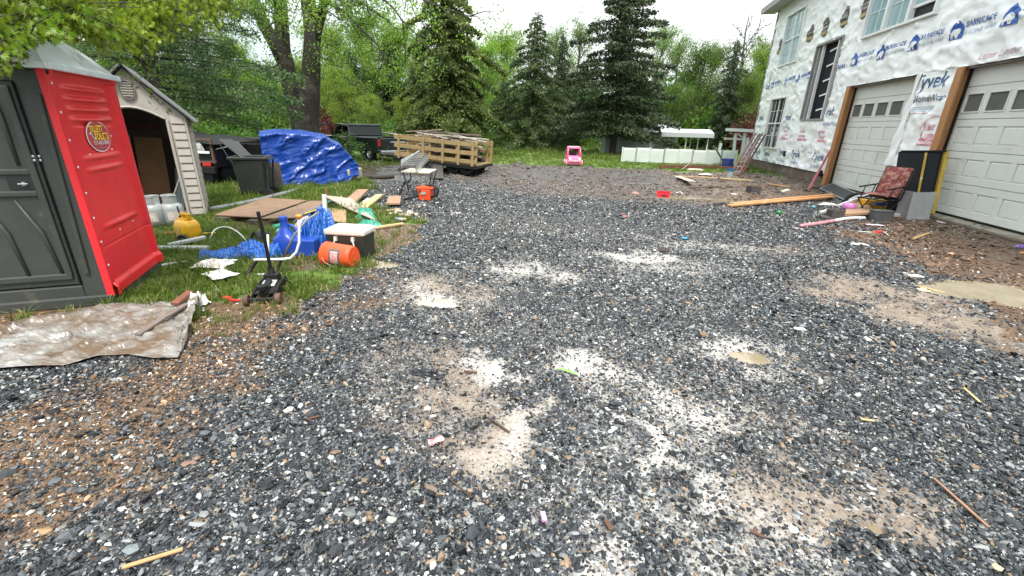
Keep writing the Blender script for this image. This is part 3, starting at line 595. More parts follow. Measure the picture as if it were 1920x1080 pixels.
def pshape(polys,y,z,mat,off=.01,name='printed_mark'):
    me=bpy.data.meshes.new('s'); vs=[];fs=[]
    for p in polys:
        n=len(vs); vs+=[(a,b,0) for a,b in p]; fs.append(tuple(range(n,n+len(p))))
    me.from_pydata(vs,[],fs)
    import bmesh
    bm=bmesh.new(); bm.from_mesh(me); bmesh.ops.triangulate(bm,faces=bm.faces); bm.to_mesh(me); bm.free()
    return on_wall(me,y,z,mat,name,1,off)
def houselogo(y,z,s):
    # solid house emblem with an animal shape left white
    pshape([[(0,0),(s,0),(s,.62*s),(.5*s,1.05*s),(0,.62*s)]],y,z,BLUE,.012)
    pshape([[(.84*s,.5*s),(.84*s,.62*s),(.74*s,.66*s),(.66*s,.95*s),(.6*s,.98*s),(.6*s,.7*s)]],y,z,BLUE,.013)
    pshape([[(.12*s,.06*s),(.3*s,.06*s),(.32*s,.2*s),(.42*s,.22*s),(.46*s,.06*s),(.62*s,.06*s),(.66*s,.24*s),(.76*s,.3*s),(.8*s,.46*s),(.7*s,.56*s),(.5*s,.6*s),(.3*s,.54*s),(.16*s,.4*s)]],y,z,WHT,.02)
for (px,py,s) in ((1596,125,.34),(1645,113,.34),(1705,97,.34),(1782,77,.34),(1881,51,.34)):
    d=ray(px,py); t=HX/d[0]; y,z=d[1]*t,CH+d[2]*t
    houselogo(y,z,s); ptext('BARRICADE',y-s-.02,z+.19,.15,BLUE,.0012,.1); ptext('BUILDING WRAP',y-s-.02,z+.05,.11,PALEB,.0,.1)
for y in (17.0+2.25,20.3,21.6,23.2): houselogo(y,3.42,.26) if y>17 else None; 
for y in (20.0,21.3,22.9): ptext('BARRICADE',y,3.55,.15,BLUE,.003,.25); ptext('BUILDING WRAP',y,3.44,.1,PALEB,0,.25)
ptext('BARR',17.1,3.5,.17,BLUE,.003,.25)
ptext('Gree',23.9,3.42,.3,NAVY,.002)
for (y,z) in ((24.0,2.1),(20.65,2.05),(17.1,2.15)):
    ptext('yvek' if y>18 else 'vek',y,z,.36,NAVY,.004,.1); ptext('HomeWrap' if y<18 else 'meWrap',y+.05,z-.32,.2,PALEB,.002)
for (y) in (23.6,22.3,20.6,19.2,17.3):
    ptext('Tyvek',y,.62 if y>20.7 else .75,.33,NAVY,.002,.1); ptext('HomeWrap',y,.42 if y>20.7 else .5,.17,PALEB,.002)
for (y) in (20.55,18.9,17.3):
    ptext('Lezzer',y,1.6,.17,PINK,.001,.2); ptext('Lumber',y-.02,1.45,.17,PINK,.001,.2)
    pshape([[(0,0),(.75,0),(.75,.07),(0,.07)]],y+.02,1.33,PINK,.012)
# pillar between the doors: the lettering is cut by the fold
ptext('yvek',12.66,2.60,.44,NAVY,.004,.12); pshape([[(0,0),(.16,0),(.16,.03),(0,.03)]],12.74,2.86,NAVY)
ptext('Home',12.72,2.32,.2,NAVY,.001,.12); ptext("Wrap",12.2,2.32,.2,NAVY,.001,.12); pshape([[(0,0),(.05,0),(.03,.14),(.0,.14)]],12.25,2.33,ORG,.016)
for k in range(4): pshape([[(0,0),(.72-.05*k,0),(.72-.05*k,.016),(0,.016)]],12.68,2.2-.045*k,PALEB if k<3 else PALEP)
ptext('Lez',12.12,1.72,.25,PINK,.003,.15); ptext('Lum',12.14,1.53,.25,PINK,.003,.15)
pshape([[(0,0),(.52,0),(.5,.05),(0,.05)],[(-.02,-.08),(.5,-.08),(.5,-.03),(-.02,-.03)]],12.16,1.48,PINK)
arc=[(.42*math.cos(t)+.42,.34*math.sin(t)) for t in np.linspace(math.pi,math.pi*.42,14)]; arc2=[(.405*math.cos(t)+.42,.325*math.sin(t)) for t in np.linspace(math.pi*.42,math.pi,14)]
pshape([[arc[k],arc[k+1],arc2[12-k],arc2[13-k]] for k in range(13)],12.2,1.66,PINK)
ptext('Lezzer Lumber',11.2,3.02,.16,PALEP,.001,.25)
for (px,py) in ((1550,51),(1522,62),(1465,88),(1587,32),(1626,14),(1441,20)):
    d=ray(px,py); t=HX/d[0]; y,z=d[1]*t,CH+d[2]*t; r=.3
    if y>24: continue
    pshape([[(.8*r*math.cos(a),r*math.sin(a)) for a in np.linspace(0,2*math.pi,25)[:-1]]],y,z,BRN,.012)
    pshape([[(-.62*r,-.1*r),(.62*r,-.1*r),(.62*r,.12*r),(-.62*r,.12*r)],[(-.5*r,.3*r),(.5*r,.3*r),(.5*r,.42*r),(-.5*r,.42*r)]],y,z,PM('print_grey',(.4,.38,.36),rough=.5),.018)
    pshape([[(-.8*r,-.75*r),(.8*r,-.75*r),(.75*r,-.42*r),(-.75*r,-.42*r)]],y,z,GOLD,.02)
# outlet boxes on the wrap
for (px,py) in ((1472,288),(1538,325)):
    d=ray(px,py); t=(HX-.05)/d[0]; y,z=d[1]*t,CH+d[2]*t
    b=MB(); b.box((-.06,y-15,z),(.09,.14,.19)); b.build('outlet_box',felt,house,bev=.01)
b=MB(); b.tube([(-.04,23.45-15,4.0),(-.05,23.4-15,3.6),(-.04,23.5-15,3.2)],.012,5); b.build('wire',felt,house)

# ================================================================ portable toilet (left)
gry=PM('grey_green_plastic',(.032,.036,.031),(.04,.045,.038),scale=3,rough=.5,bump=.12,bscale=160,c3=(.085,.078,.065),c3amt=.12,c3scale=5)
red=PM('red_plastic',(.78,.02,.028),(.66,.018,.024),scale=2,rough=.4,bump=.1,bscale=120,rvar=.14,c3=(.5,.03,.03),c3amt=.1,c3scale=4)
rofm=PM('translucent_roof',(.86,.93,.95),(.80,.88,.91),scale=3,rough=.25,c3=(.42,.48,.46),c3amt=.1)
stl=PM('galvanised',(.55,.56,.57),(.42,.43,.44),scale=9,rough=.35,metal=.7)
P0=GP(215,570); P1=GP(300,500); th=math.atan2(P1.y-P0.y,P1.x-P0.x)   # red side runs from P0 to P1
wd=1.16; dp=(P1-P0).length
# local frame: x along the front to the left, y along the red side; origin at the near right corner
pt=E('portable_toilet',(P0.x,P0.y,0.0),th-math.pi/2,'grey portable toilet with red side panel, round sign and pale rounded roof','toilet')
HT=1.95
b=MB(); b.box((-wd/2,dp/2,.05),(wd+.04,dp+.04,.1)); b.build('skid_base',gry,pt,bev=.015)
b=MB(); b.box((-wd/2,dp-.02,HT/2),(wd-.02,.04,HT-.2)); b.box((-wd+.02,dp/2,HT/2),(.04,dp-.06,HT-.2)); b.build('rear_wall',gry,pt,bev=.008)
# front: jambs, lintel, door with relief
b=MB(); b.box((-.09,.03,HT/2+.03),(.18,.07,HT-.12)); b.box((-wd+.06,.03,HT/2+.03),(.12,.07,HT-.12)); b.box((-wd/2-.03,.03,HT-.07),(wd-.3,.07,.1)); b.box((-wd/2-.03,.03,.14),(wd-.3,.07,.12)); b.build('front_frame',gry,pt,bev=.012)
b=MB()
for x in (-.055,): b.bar((x-.06,-.012,.3),(x,-.012,1.75),.035,.03,(0,1,0))
b.build('frame_rib',gry,pt,bev=.01)
dx0,dx1=-wd+.135,-.19; dm=(dx0+dx1)/2; dw=dx1-dx0
b=MB(); b.box((dm,.025,1.02),(dw,.045,1.62)); d=b.build('door',gry,pt,bev=.01)
b=MB(); b.box((dm,-.004,.2+.09),(dw-.06,.03,.06)); b.box((dm-.02,-.004,1.0),(dw-.1,.03,.05)); b.box((dm-.02,-.004,1.17),(dw-.1,.03,.05))
b.box((dx1-.05,-.004,1.05),(.05,.03,1.5)); b.build('door_rib',gry,d,bev=.012)
for k,(xa,xb,za,zb) in enumerate(((-.28,-.42,.28,.95),(-.5,-.62,.28,.95),(-.32,-.32,1.22,1.75),(-.55,-.55,1.22,1.75))):
    b=MB(); b.tube([(xa-(0 if k>1 else -.0),.0,za),(xa*.7+xb*.3,-.004,za*.4+zb*.6),(xb,.0,zb)],[.012,.018,.01],8); b.build('door_rib',gry,d,smooth=True)
b=MB(); b.box((dx1-.13,-.0,1.085),(.2,.02,.09)); b.build('handle_recess_shade',black,d)  # flat black plate, shade of the grip hollow painted as colour
b=MB(); b.tube([(dx1-.16,-.03,1.08),(dx1-.10,-.03,1.08)],.006,8); b.box((dx1-.13,-.015,1.08),(.02,.02,.03)); b.build('handle',stl,d,smooth=False)
b=MB(); b.box((dx1+.006,.0,1.02),(.012,.06,1.6)); b.build('door_gap',black,pt)
for z in (1.26,1.29): 
    for x in (-.17,-.205):
        b=MB(); b.lathe([(0,.006),(.009,.004),(.011,0)],10,Matrix.Translation((x,-.018,z))@Matrix.Rotation(math.pi/2,4,'X')); b.build('bolt',stl,pt)
b=MB(); b.lathe([(0,.003),(.09,.003),(.09,0)],24,Matrix.Translation((-.62,.0,1.7))@Matrix.Rotation(math.pi/2,4,'X')); b.build('round_decal',PM('decal_pale',(.45,.42,.4),rough=.5),pt)
# red side with raised frame, vents and ribs: surface x = f(y,z)
def bump1(t): return math.exp(-t*t)
def sidef(y,z):
    x=.0
    e=min(y,dp-y)
    x+=.028*(1-float(sm(.055,.085,e)))                    # upright border
    x+=.028*(1-float(sm(.05,.1,z-.1))) +.02*(1-float(sm(.03,.05,HT-.02-z)))
    u=(y-dp/2)/(dp*.33)
    if abs(u)<1:
        q=math.sqrt(1-u*u)
        for zz in (1.80,1.72,1.64,1.56):
            t=(z-zz)/(.024); x+=.03*q*(bump1(t) if z>zz else bump1(t*2.4))-.012*q*bump1((z-zz+.04)/.014)
        for zz in (1.25,1.15): x+=.022*q*bump1((z-zz)/.022)
        x+=.024*q*bump1((z-.66)/.024)
    x-=.008*bump1((z-.5)/.007)*float(sm(.0,.05,e))
    return x
b=MB(); nu,nv=64,300
b.grid(nu,nv,lambda u,v:(sidef(u*dp,.08+v*(HT-.08)),u*dp,.08+v*(HT-.08))); side=b.build('red_side_panel',red,pt,smooth=True)
b=MB(); b.box((.0,0-.004,HT/2+.03),(.055,.02,HT-.1)); b.box((0,dp+.004,HT/2+.03),(.055,.02,HT-.1)); b.box((-.01,dp/2,.09),(.05,dp,.04)); b.build('panel_edge',red,pt,bev=.006)
for z in (1.83,1.62,1.41,1.2,.99,.78,.57,.36,.18):
    b=MB(); b.lathe([(0,.006),(.009,.004),(.011,0)],8,Matrix.Translation((.03,.03,z))@Matrix.Rotation(math.pi/2,4,'Y')); b.build('rivet',vinyl,pt)
for (y,z) in ((.5,1.335),(.8,1.3),(.35,1.28),(.82,.6),(.5,.58),(.86,1.42),(.42,1.37)):
    b=MB(); b.lathe([(0,.006),(.007,.004),(.009,0)],8,Matrix.Translation((sidef(y,z),y,z))@Matrix.Rotation(math.pi/2,4,'Y')); b.build('rivet',vinyl,pt)
# round sign with lettering
sg=E('sign',(.012,dp*.5,1.425)); sg.parent=pt
Mx=Matrix.Rotation(math.pi/2,4,'Y')
def disc(rx,rz,x,mat,nm):
    b=MB(); vs=[(x,rx*math.cos(t),rz*math.sin(t)) for t in np.linspace(0,2*math.pi,41)[:-1]]+[(x-.004,rx*math.cos(t),rz*math.sin(t)) for t in np.linspace(0,2*math.pi,41)[:-1]]
    b.add(vs,[tuple(range(40))]+[(i,(i+1)%40,40+(i+1)%40,40+i) for i in range(40)]); return b.build(nm,mat,sg)
disc(.215,.135,.0,WHT,'sign_rim'); disc(.203,.125,.003,PM('sign_red',(.5,.05,.06),rough=.4),'sign_face')
YEL=PM('sign_yellow',(.95,.72,.03),(.9,.68,.02),rough=.4)
def stext(s,y,z,size,mat,bold,par,x=.006,sx=1.0,shear=0):
    me=text_mesh(s,size,bold,shear,'CENTER')
    for v in me.vertices: v.co=(x,y+v.co.x*sx,z+v.co.y)
    me.materials.append(mat); o=bpy.data.objects.new('sign_lettering',me); link(o,par); return o
stext('TILLETT',-.03,.038,.078,YEL,.0018,sg,sx=.9); stext('TOILETS',.035,-.027,.078,YEL,.0018,sg,sx=.9); stext('717-423-5967',.01,-.07,.05,WHT,.0006,sg,sx=1.05)
b=MB(); b.tube([(.006,-.17,.02),(.006,-.15,.035),(.006,-.13,.015),(.006,-.12,-.01),(.006,-.1,-.025),(.006,-.09,-.01)],.004,5); b.build('sign_lettering',WHT,sg)
b=MB(); b.box((.006,.0,-.1),(.002,.18,.008)); b.build('sign_line',PM('sign_mauve',(.45,.2,.22),rough=.4),sg)
# roof: vaulted translucent cap rising from the side walls
b=MB()
def roof(u,v):
    x=.05-(wd+.1)*u; y=-.05+(dp+.1)*v; a=max(0,1-v**2.4)**.55; e=max(0,1-abs(2*u-1)**4)**.55
    return (x,y,HT+.005+.36*a*e)
b.grid(40,40,roof); b.build('roof',rofm,pt,smooth=True,thick=.01)
b=MB(); fp=[roof(u,0) for u in np.linspace(0,1,40)]; b.add(fp+[(p[0],p[1]+.01,HT) for p in fp[::-1]],[tuple(range(80))]); b.build('roof_front',rofm,pt)
b=MB(); 
for (c,dm_) in (((-wd/2,-.05,HT),(wd+.14,.04,.05)),((-wd/2,dp+.05,HT),(wd+.14,.04,.05)),((.055,dp/2,HT),(.04,dp+.06,.05)),((-wd-.055,dp/2,HT),(.04,dp+.06,.05))): b.box(c,dm_)
b.build('roof_rim',rofm,pt,bev=.01)
b=MB(); b.tube([(-.9,dp*.75,HT+.1),(-.9,dp*.75,HT+.42)],.05,12); b.build('vent_pipe',gry,pt,smooth=False)

# ================================================================ resin shed
bei=PM('beige_resin',(.37,.335,.30),(.32,.29,.26),scale=2,rough=.55,bump=.15,bscale=70,c3=(.25,.21,.17),c3amt=.12)
beid=PM('shed_inside_shaded',(.16,.13,.11),(.12,.1,.085),rough=.7)  # darker copy of the beige, indoor shade put into the colour
rfg=PM('shed_roof',(.09,.09,.092),(.13,.13,.13),scale=6,rough=.7,bump=.3)
A=GP(388,405); SRZ=math.radians(44)
sf=E('storage_shed',(A.x,A.y,0),SRZ,'beige resin storage shed with open doorway, oval gable vent and grey roof','shed')
# local: front face in plane y=0 running to -x from the right-front corner, depth to +y is hidden; the side wall goes back
SW,SD,EH,AH=1.3,1.5,1.62,2.28
# the front with an arched doorway
door0,door1,dh=-SW+.2,-.27,1.68
front=[(0,0),(0,EH),(-SW/2,AH),(-SW,EH),(-SW,0),(door0,0),(door0,dh-.12)]+[(door0+(door1-door0)*t,dh-.12+.16*math.sin(math.pi*t)) for t in np.linspace(.08,.92,9)]+[(door1,dh-.12),(door1,0)]
b=MB(); b.prism(front,0,.06,'y')
b.build('front_wall',bei,sf,bev=.006)
for k in range(13):     # lap boards on the visible corner post
    z=.04+k*.122
    q=MB(); q.prism([(0,z),(0,z+.112),(.012,z+.108),(.026,z+.012),(.022,z)],-.2,-.03,'x')
    q.v=[(v[0],-v[1]*1.0,v[2]) for v in q.v]; q.build('siding_board',bei,sf)
    q=MB(); q.prism([(0,z),(0,z+.112),(.012,z+.108),(.026,z+.012),(.022,z)],.03,SD,'y'); q.build('siding_board',bei,sf)
b=MB(); b.bar((-.245,-.01,0),(-.245,-.01,dh-.12),.04,.03,(1,0,0)); b.bar((-.01,-.012,0),(-.01,-.012,EH-.02),.03,.03,(1,0,0)); b.tube([(door0+(door1-door0)*t,-.012,dh-.10+.16*math.sin(math.pi*t)) for t in np.linspace(0,1,14)],.018,6); b.build('door_trim',bei,sf,bev=.004)
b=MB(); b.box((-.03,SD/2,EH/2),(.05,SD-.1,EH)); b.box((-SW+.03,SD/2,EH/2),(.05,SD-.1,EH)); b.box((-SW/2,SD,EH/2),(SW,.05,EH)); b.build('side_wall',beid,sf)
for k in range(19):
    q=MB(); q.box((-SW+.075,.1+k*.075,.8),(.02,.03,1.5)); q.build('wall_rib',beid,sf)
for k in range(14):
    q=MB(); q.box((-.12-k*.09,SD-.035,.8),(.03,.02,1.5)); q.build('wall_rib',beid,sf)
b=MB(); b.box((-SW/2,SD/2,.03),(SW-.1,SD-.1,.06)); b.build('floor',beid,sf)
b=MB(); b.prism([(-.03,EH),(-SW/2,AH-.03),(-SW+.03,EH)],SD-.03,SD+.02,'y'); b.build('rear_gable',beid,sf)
sl=math.atan2(AH-EH,SW/2)
for s in (1,-1):
    a=Vector((-SW/2,0,AH+.03)); e=Vector((-SW/2+s*(SW/2+.14),0,EH+.03-.14*math.tan(sl)))
    q=MB(); q.add([(a.x,-.12,a.z),(e.x,-.12,e.z),(e.x,SD+.1,e.z),(a.x,SD+.1,a.z),(a.x,-.12,a.z+.04),(e.x,-.12,e.z+.04),(e.x,SD+.1,e.z+.04),(a.x,SD+.1,a.z+.04)],[(3,2,1,0),(4,5,6,7),(0,1,5,4),(1,2,6,5),(2,3,7,6),(3,0,4,7)]); q.build('roof',rfg,sf,bev=.006)
vt=MB(); vt.lathe([(.13,0),(.13,.03),(.11,.035),(.105,.01)],28,Matrix.Translation((-SW/2,-.0,1.98))@Matrix.Diagonal((.78,1,1.12,1))@Matrix.Rotation(math.pi/2,4,'X')); v=vt.build('gable_vent',PM('vent_grey',(.2,.17,.15),rough=.6),sf)
for k in range(6):
    z=1.89+k*.036; hw=.09*math.sqrt(max(0.02,1-((z-1.98)/.14)**2)); q=MB(); q.box((-SW/2,-.02,z),(hw*1.7,.02,.02),(.5,0,0)); q.build('vent_slat',bei,v)
# things kept inside the shed
def thing(name,mb,mat,label,cat,loc=None,rot=None,bev=0,group=None,smooth=False,thick=0):
    o=mb.build(name,mat,None,bev,smooth,thick,loc,rot); return tag(o,label,cat,group)
ply=PM('plywood',(.42,.25,.13),(.33,.19,.1),scale=3,stretch=(1,7,1),rough=.65,bump=.15,c3=(.2,.12,.07),c3amt=.2)
osb=PM('weathered_board',(.24,.145,.085),(.17,.10,.062),scale=5,stretch=(1,3,1),rough=.6,bump=.2,bscale=30,c3=(.15,.095,.065),c3amt=.3,c3scale=3)
S2=Matrix.Rotation(SRZ,4,'Z'); 
def SL(x,y,z): v=S2@Vector((x,y,z)); return (A.x+v.x,A.y+v.y,v.z)
thing('plywood_sheet',MB().box((0,0,.6),(.4,.02,1.2)),PM('brown_ply',(.25,.12,.045),(.18,.085,.03),scale=4,rough=.6),'brown plywood sheet standing inside the beige shed','board',SL(-.72,1.0,.07),(-.12,.05,SRZ))
thing('wood_plank',MB().box((0,0,.62),(.12,.03,1.24)),PM('pale_ply',(.4,.3,.22),rough=.7),'pale narrow plank standing beside the plywood in the shed','plank',SL(-1.0,.95,.07),(-.1,.04,SRZ))
thing('pole',MB().tube([(0,0,0),(.35,.45,1.15)],.018,6),PM('grey_pole',(.25,.23,.21),rough=.6),'thin grey pole leaning at the right inside the shed','pole',SL(-.55,.35,.07))
thing('plastic_sheet',MB().box((0,0,.35),(.28,.02,.7)),PM('bluegrey_panel',(.12,.15,.17),rough=.5),'blue grey panel leaning behind the right propane tank','panel',SL(-.38,.5,.07),(-.15,0,math.radians(-25)))
thing('sign_board',MB().box((0,0,0),(.42,.03,.12)),PM('maroon_board',(.12,.03,.025),rough=.6),'dark red board hung on the back wall of the shed','board',SL(-.7,SD-.08,1.45),(0,0,SRZ))
# propane tanks
tw=PM('tank_paint',(.30,.31,.31),(.24,.25,.25),scale=5,rough=.4,c3=(.25,.2,.17),c3amt=.2)
def tank(p,label,rz):
    t=E('propane_tank',p,rz,label,'propane tank',group='propane tanks at the shed')
    q=MB(); q.lathe([(0,.02),(.1,.02),(.13,.05),(.15,.09),(.15,.28),(.135,.335),(.09,.37),(.04,.385),(0,.386)],28); q.build('cylinder',tw,t,smooth=True)
    q=MB(); q.lathe([(.11,0),(.11,.04),(.105,.04),(.105,0)],20); q.build('foot_ring',tw,t)
    q=MB(); n=20
    for (a0,a1) in ((.4,2.4),(3.2,5.6)):
        q.grid(10,2,lambda u,v,a0=a0,a1=a1:(.095*math.cos(a0+(a1-a0)*u),.095*math.sin(a0+(a1-a0)*u),.37+.11*v))
    q.tube([(.095*math.cos(a),.095*math.sin(a),.48) for a in np.linspace(.4,5.6,18)],.009,6); q.build('collar',tw,t,thick=.006)
    q=MB(); q.lathe([(.02,.38),(.02,.43),(.03,.43),(.03,.45),(0,.45)],10); q.build('valve',PM('brass',(.3,.22,.1),metal=.8,rough=.4),t)
    q=MB(); q.grid(10,4,lambda u,v:(.152*math.cos(-2.4+1.6*u),.152*math.sin(-2.4+1.6*u),.12+.13*v)); q.build('label',PM('tank_label',(.6,.58,.56),(.45,.3,.28),scale=22,rough=.5),t)
    return t
tank(GP(297,427),'left white propane tank with collar, nearer the red toilet side',.3); tank(GP(330,424),'right white propane tank with collar, behind the yellow gas can',1.2)
# ================================================================ things on the grass, left
def P2(px,py,z=0): p=GP(px,py); return Vector((p.x,p.y,hz(p.x,p.y)+z))
def plank(label,a,b,wd,th,mat,cat='plank',za=0,zb=0,name='wood_plank',group=None,loose=0.02):
    A_=P2(*a) if len(a)==2 else Vector(a); B_=P2(*b) if len(b)==2 else Vector(b); A_.z+=th/2+za; B_.z+=th/2+zb
    o=Vector(A_); m=MB(); d=B_-A_; n=max(2,int(d.length/.25)+1)
    side=d.cross(Vector((0,0,1))).normalized(); up=side.cross(d).normalized(); rr=random.Random(hash(label)&255 if False else len(label)*7+int(a[0]))
    vs=[]
    for i in range(n):
        t=i/(n-1); c=d*t+up*(loose*.25*math.sin(t*3.1)*rr.uniform(.6,1.2)); w=wd/2*rr.uniform(.97,1.0)
        vs+=[c-side*w-up*th/2,c+side*w-up*th/2,c+side*w+up*th/2,c-side*w+up*th/2]
    fs=[(0,1,2,3),tuple((n-1)*4+k for k in (3,2,1,0))]
    for i in range(n-1):
        for k in range(4): fs.append((i*4+k,(i+1)*4+k,(i+1)*4+(k+1)%4,i*4+(k+1)%4))
    m.add(vs,fs); q=m.build(name,mat,None,bev=min(.003,th*.2)); q.location=o; return tag(q,label,cat,group)
# plastic sheet (dirty white) on the ground, lower left
pl=PM('dirty_plastic',(.13,.12,.11),(.34,.335,.325),scale=6,stretch=(1,4,1),rough=.28,bump=1.8,bscale=6,ridged=1,c3=(.12,.08,.05),c3amt=.6,c3scale=3.2)
ol=[(-60,622),(0,618),(60,600),(130,596),(175,582),(205,573),(260,572),(330,571),(352,572),(372,560),(384,568),(380,582),(360,598),(352,620),(352,645),(345,668),(338,672),(300,676),(262,676),(235,668),(212,664),(185,672),(150,686),(100,692),(0,696),(-60,698)]
top=[(-60,622),(0,618),(60,602),(130,592),(175,582),(215,573),(270,572),(330,571),(384,563)]; bot=[(-60,700),(0,696),(60,694),(120,691),(185,672),(240,669),(290,677),(335,674),(352,640)]
def lerpP(L,t):
    t*=len(L)-1; i=min(int(t),len(L)-2); f=t-i; a=GP(*L[i]); b=GP(*L[i+1]); return a.lerp(b,f)
def sheet(u,v):
    p=lerpP(bot,u).lerp(lerpP(top,u),v); x,y=p.x,p.y
    f=.5+.42*u    # the long fold rises from lower left to upper right
    z=.018+.028*math.exp(-((v-.36-.38*u)/.035)**2)+.018*math.exp(-((v-.30-.38*u)/.02)**2)*-1
    e_=float(sm(0,.14,v))*float(sm(0,.1,1-v)); z+=e_*.05*((1-abs(2*float(fbm(u*2.5+v*1.5,v*6-u*4,3,91))-1))**7)+e_*.03*((1-abs(2*float(fbm(u*9-v*3,v*5+u*3,2,95))-1))**9)+.03*(float(fbm(u*5,v*16+u*9,3,92))-.5)
    if u>.93: z+=.09*(u-.93)/.07*v
    return (x-SO.x,y-SO.y,max(z*.8,.006)+hz(x,y)+.014)
SO=GP(180,640)
o=MB().grid(220,80,sheet).build('plastic_sheet',pl,None,smooth=True,thick=.002,loc=(SO.x,SO.y,0)); tag(o,'torn dirty white plastic sheet lying crumpled in front of the toilet','plastic sheet')
def crumple(label,px,py,sx,sy,h,mat,seed,name='crumpled_paper',cat='paper',n=22,z=0,rz=0,p=None):
    c=p or P2(px,py); 
    def f(u,v):
        a=(u-.5)*sx*(1+.25*(float(vn(v*4,seed,3))-.5)); b=(v-.5)*sy*(1+.3*(float(vn(u*4,seed+3,4))-.5)); e=min(u,1-u,v,1-v)
        r=1-abs(2*float(fbm(u*3+seed,v*3,3,seed))-1)
        return (a,b,.006+h*(.25+.75*float(sm(0,.25,e)))*(r**2))
    o=MB().grid(n,n,f).build(name,mat,None,thick=.003,loc=c,rot=(0,0,rz)); o.location.z+=z; return tag(o,label,cat)
whp=PM('white_paper',(.66,.64,.6),(.55,.52,.48),scale=5,rough=.6,c3=(.3,.2,.13),c3amt=.12)
crumple('white end of the plastic twisted up beside the brown board',373,570,.17,.12,.13,whp,3,'plastic_scrap','plastic scrap',16)
plank('rust brown broken board on the upper right end of the plastic sheet',(330,582),(362,566),.07,.03,PM('rusty_wood',(.2,.08,.04),(.13,.05,.03),scale=9,rough=.6,bump=.5,c3=(.3,.16,.1),c3amt=.3),'board',.05,.09)
plank('dark weathered timber under the right part of the plastic sheet',(262,640),(352,588),.05,.02,PM('grey_timber',(.12,.09,.075),(.2,.16,.14),scale=4,stretch=(6,1,6),rough=.7,bump=.4),'board',.05,.08)
thing('metal_rod',MB().tube([(0,0,0),(-.05,.02,.1),(-.11,.04,.21)],.005,6),felt,'thin black rod sticking up from the grass behind the plastic sheet','rod',P2(342,572))
crumple('white torn paper flap lying folded on the grass, the upper one',405,506,.38,.3,.05,whp,5,n=18,rz=.3,z=.06); crumple('white torn paper flap with ragged edge, the lower one nearer the jack',415,524,.33,.24,.035,whp,8,n=18,rz=-.4,z=.05)
plank('brown cardboard strip between the two white paper flaps',(378,512),(412,520),.07,.006,PM('cardboard',(.36,.22,.13),(.3,.18,.1),scale=5,rough=.8),'cardboard',.03,.03)
thing('hand_tool',MB().tube([(0,0,.02),(.07,-.01,.025),(.13,-.04,.02),(.2,-.03,.02)],[.014,.018,.013,.008],8),red,'small red handled tool lying on bare soil left of the jack','tool',P2(420,560))
thing('tool_grip',MB().tube([(0,0,.02),(.12,-.05,.03)],[.015,.012],8),felt,'short black grip lying in the grass above the red tool','tool',P2(403,550))
# floor jack -----------------------------------------------------------------
blk=PM('black_paint',(.006,.006,.0065),(.012,.011,.011),scale=9,rough=.5,bump=.1,c3=(.07,.035,.02),c3amt=.1,c3scale=6,spec=.3)
rust=PM('rusty_steel',(.12,.055,.032),(.07,.04,.028),scale=12,rough=.75,bump=.3)
a=P2(494,571); bb_=P2(520,540); jz=math.atan2(bb_.y-a.y,bb_.x-a.x)
jk=E('floor_jack',a,jz,'black trolley floor jack with upright handle and rusty wheels on bare grass','jack')
for s in (1,-1):
    m=MB(); m.prism([(-.02,.03),(.4,.03),(.46,.09),(.44,.135),(.2,.12),(.0,.075)],s*.095-.008,s*.095+.008,'y'); m.build('side_plate',blk,jk,bev=.004)
m=MB(); m.box((.2,0,.1),(.3,.16,.012),(0,-.12,0)); m.build('cover_plate',blk,jk,bev=.003)
m=MB(); m.box((.24,0,.122),(.13,.12,.004),(0,-.12,0)); m.build('warning_label',PM('jack_label',(.62,.62,.6),(.08,.08,.08),scale=24,rough=.5),jk)
m=MB(); m.tube([(-.0,-.13,.05),(-.0,.13,.05)],.014,10); m.build('axle',blk,jk)
for s in (1,-1):
    m=MB(); m.lathe([(0,-.022),(.045,-.022),(.05,-.015),(.05,.015),(.045,.022),(0,.022)],20,Matrix.Translation((0,s*.135,.05))@Matrix.Rotation(math.pi/2,4,'X')); m.build('wheel',rust,jk,smooth=False)
    m=MB(); m.tube([(.44,s*.12,.0),(.44,s*.12,.06),(.42,s*.1,.1)],[.02,.02,.014],8); m.build('caster',blk,jk)
m=MB(); m.tube([(.02,0,.09),(.25,0,.14)],.03,10); m.lathe([(0,.16),(.05,.165),(.05,.13),(.03,.12),(0,.12)],16,Matrix.Translation((.05,0,0))); m.build('lift_arm',blk,jk)
m=MB(); m.box((.36,0,.14),(.11,.13,.09)); m.tube([(.35,0,.15),(.36,-.0,.25)],[.04,.026],10); m.build('pump_yoke',blk,jk,bev=.01)
m=MB(); m.tube([(.35,0,.2),(.33,.0,.5),(.30,.005,.80)],.017,10); m.build('handle',blk,jk)
# white tubular frame with rubber feet (toppled stroller or exerciser) -----------
c=P2(478,500); wf=E('tubular_frame',c,0,'white bent tubular frame with orange cap standing behind the jack','frame')
def rel3(px,py,y,o=None): v=AY(px,py,y); return v-Vector(c)
m=MB(); pts=[rel3(476,487,3.88),rel3(530,486,4.0),rel3(545,484,4.03),rel3(556,472,4.06),rel3(561,455,4.08),rel3(561,430,4.1),rel3(560,409,4.12)]; m.tube(pts,.014,10); m.tube([rel3(474,515,3.9),rel3(528,513,4.0)],.012,8); m.tube([rel3(502,440,3.96),rel3(503,470,3.96),rel3(503,487,3.95)],.011,8); m.build('frame_tube',PM('white_enamel',(.7,.7,.69),rough=.3),wf,smooth=True)
m=MB(); m.lathe([(0,.02),(.03,.015),(.034,0),(.03,-.02),(0,-.025)],14,Matrix.Translation(rel3(560,405,4.12))); m.build('end_cap',PM('orange_plastic',(.75,.27,.04),rough=.4),wf,smooth=True)
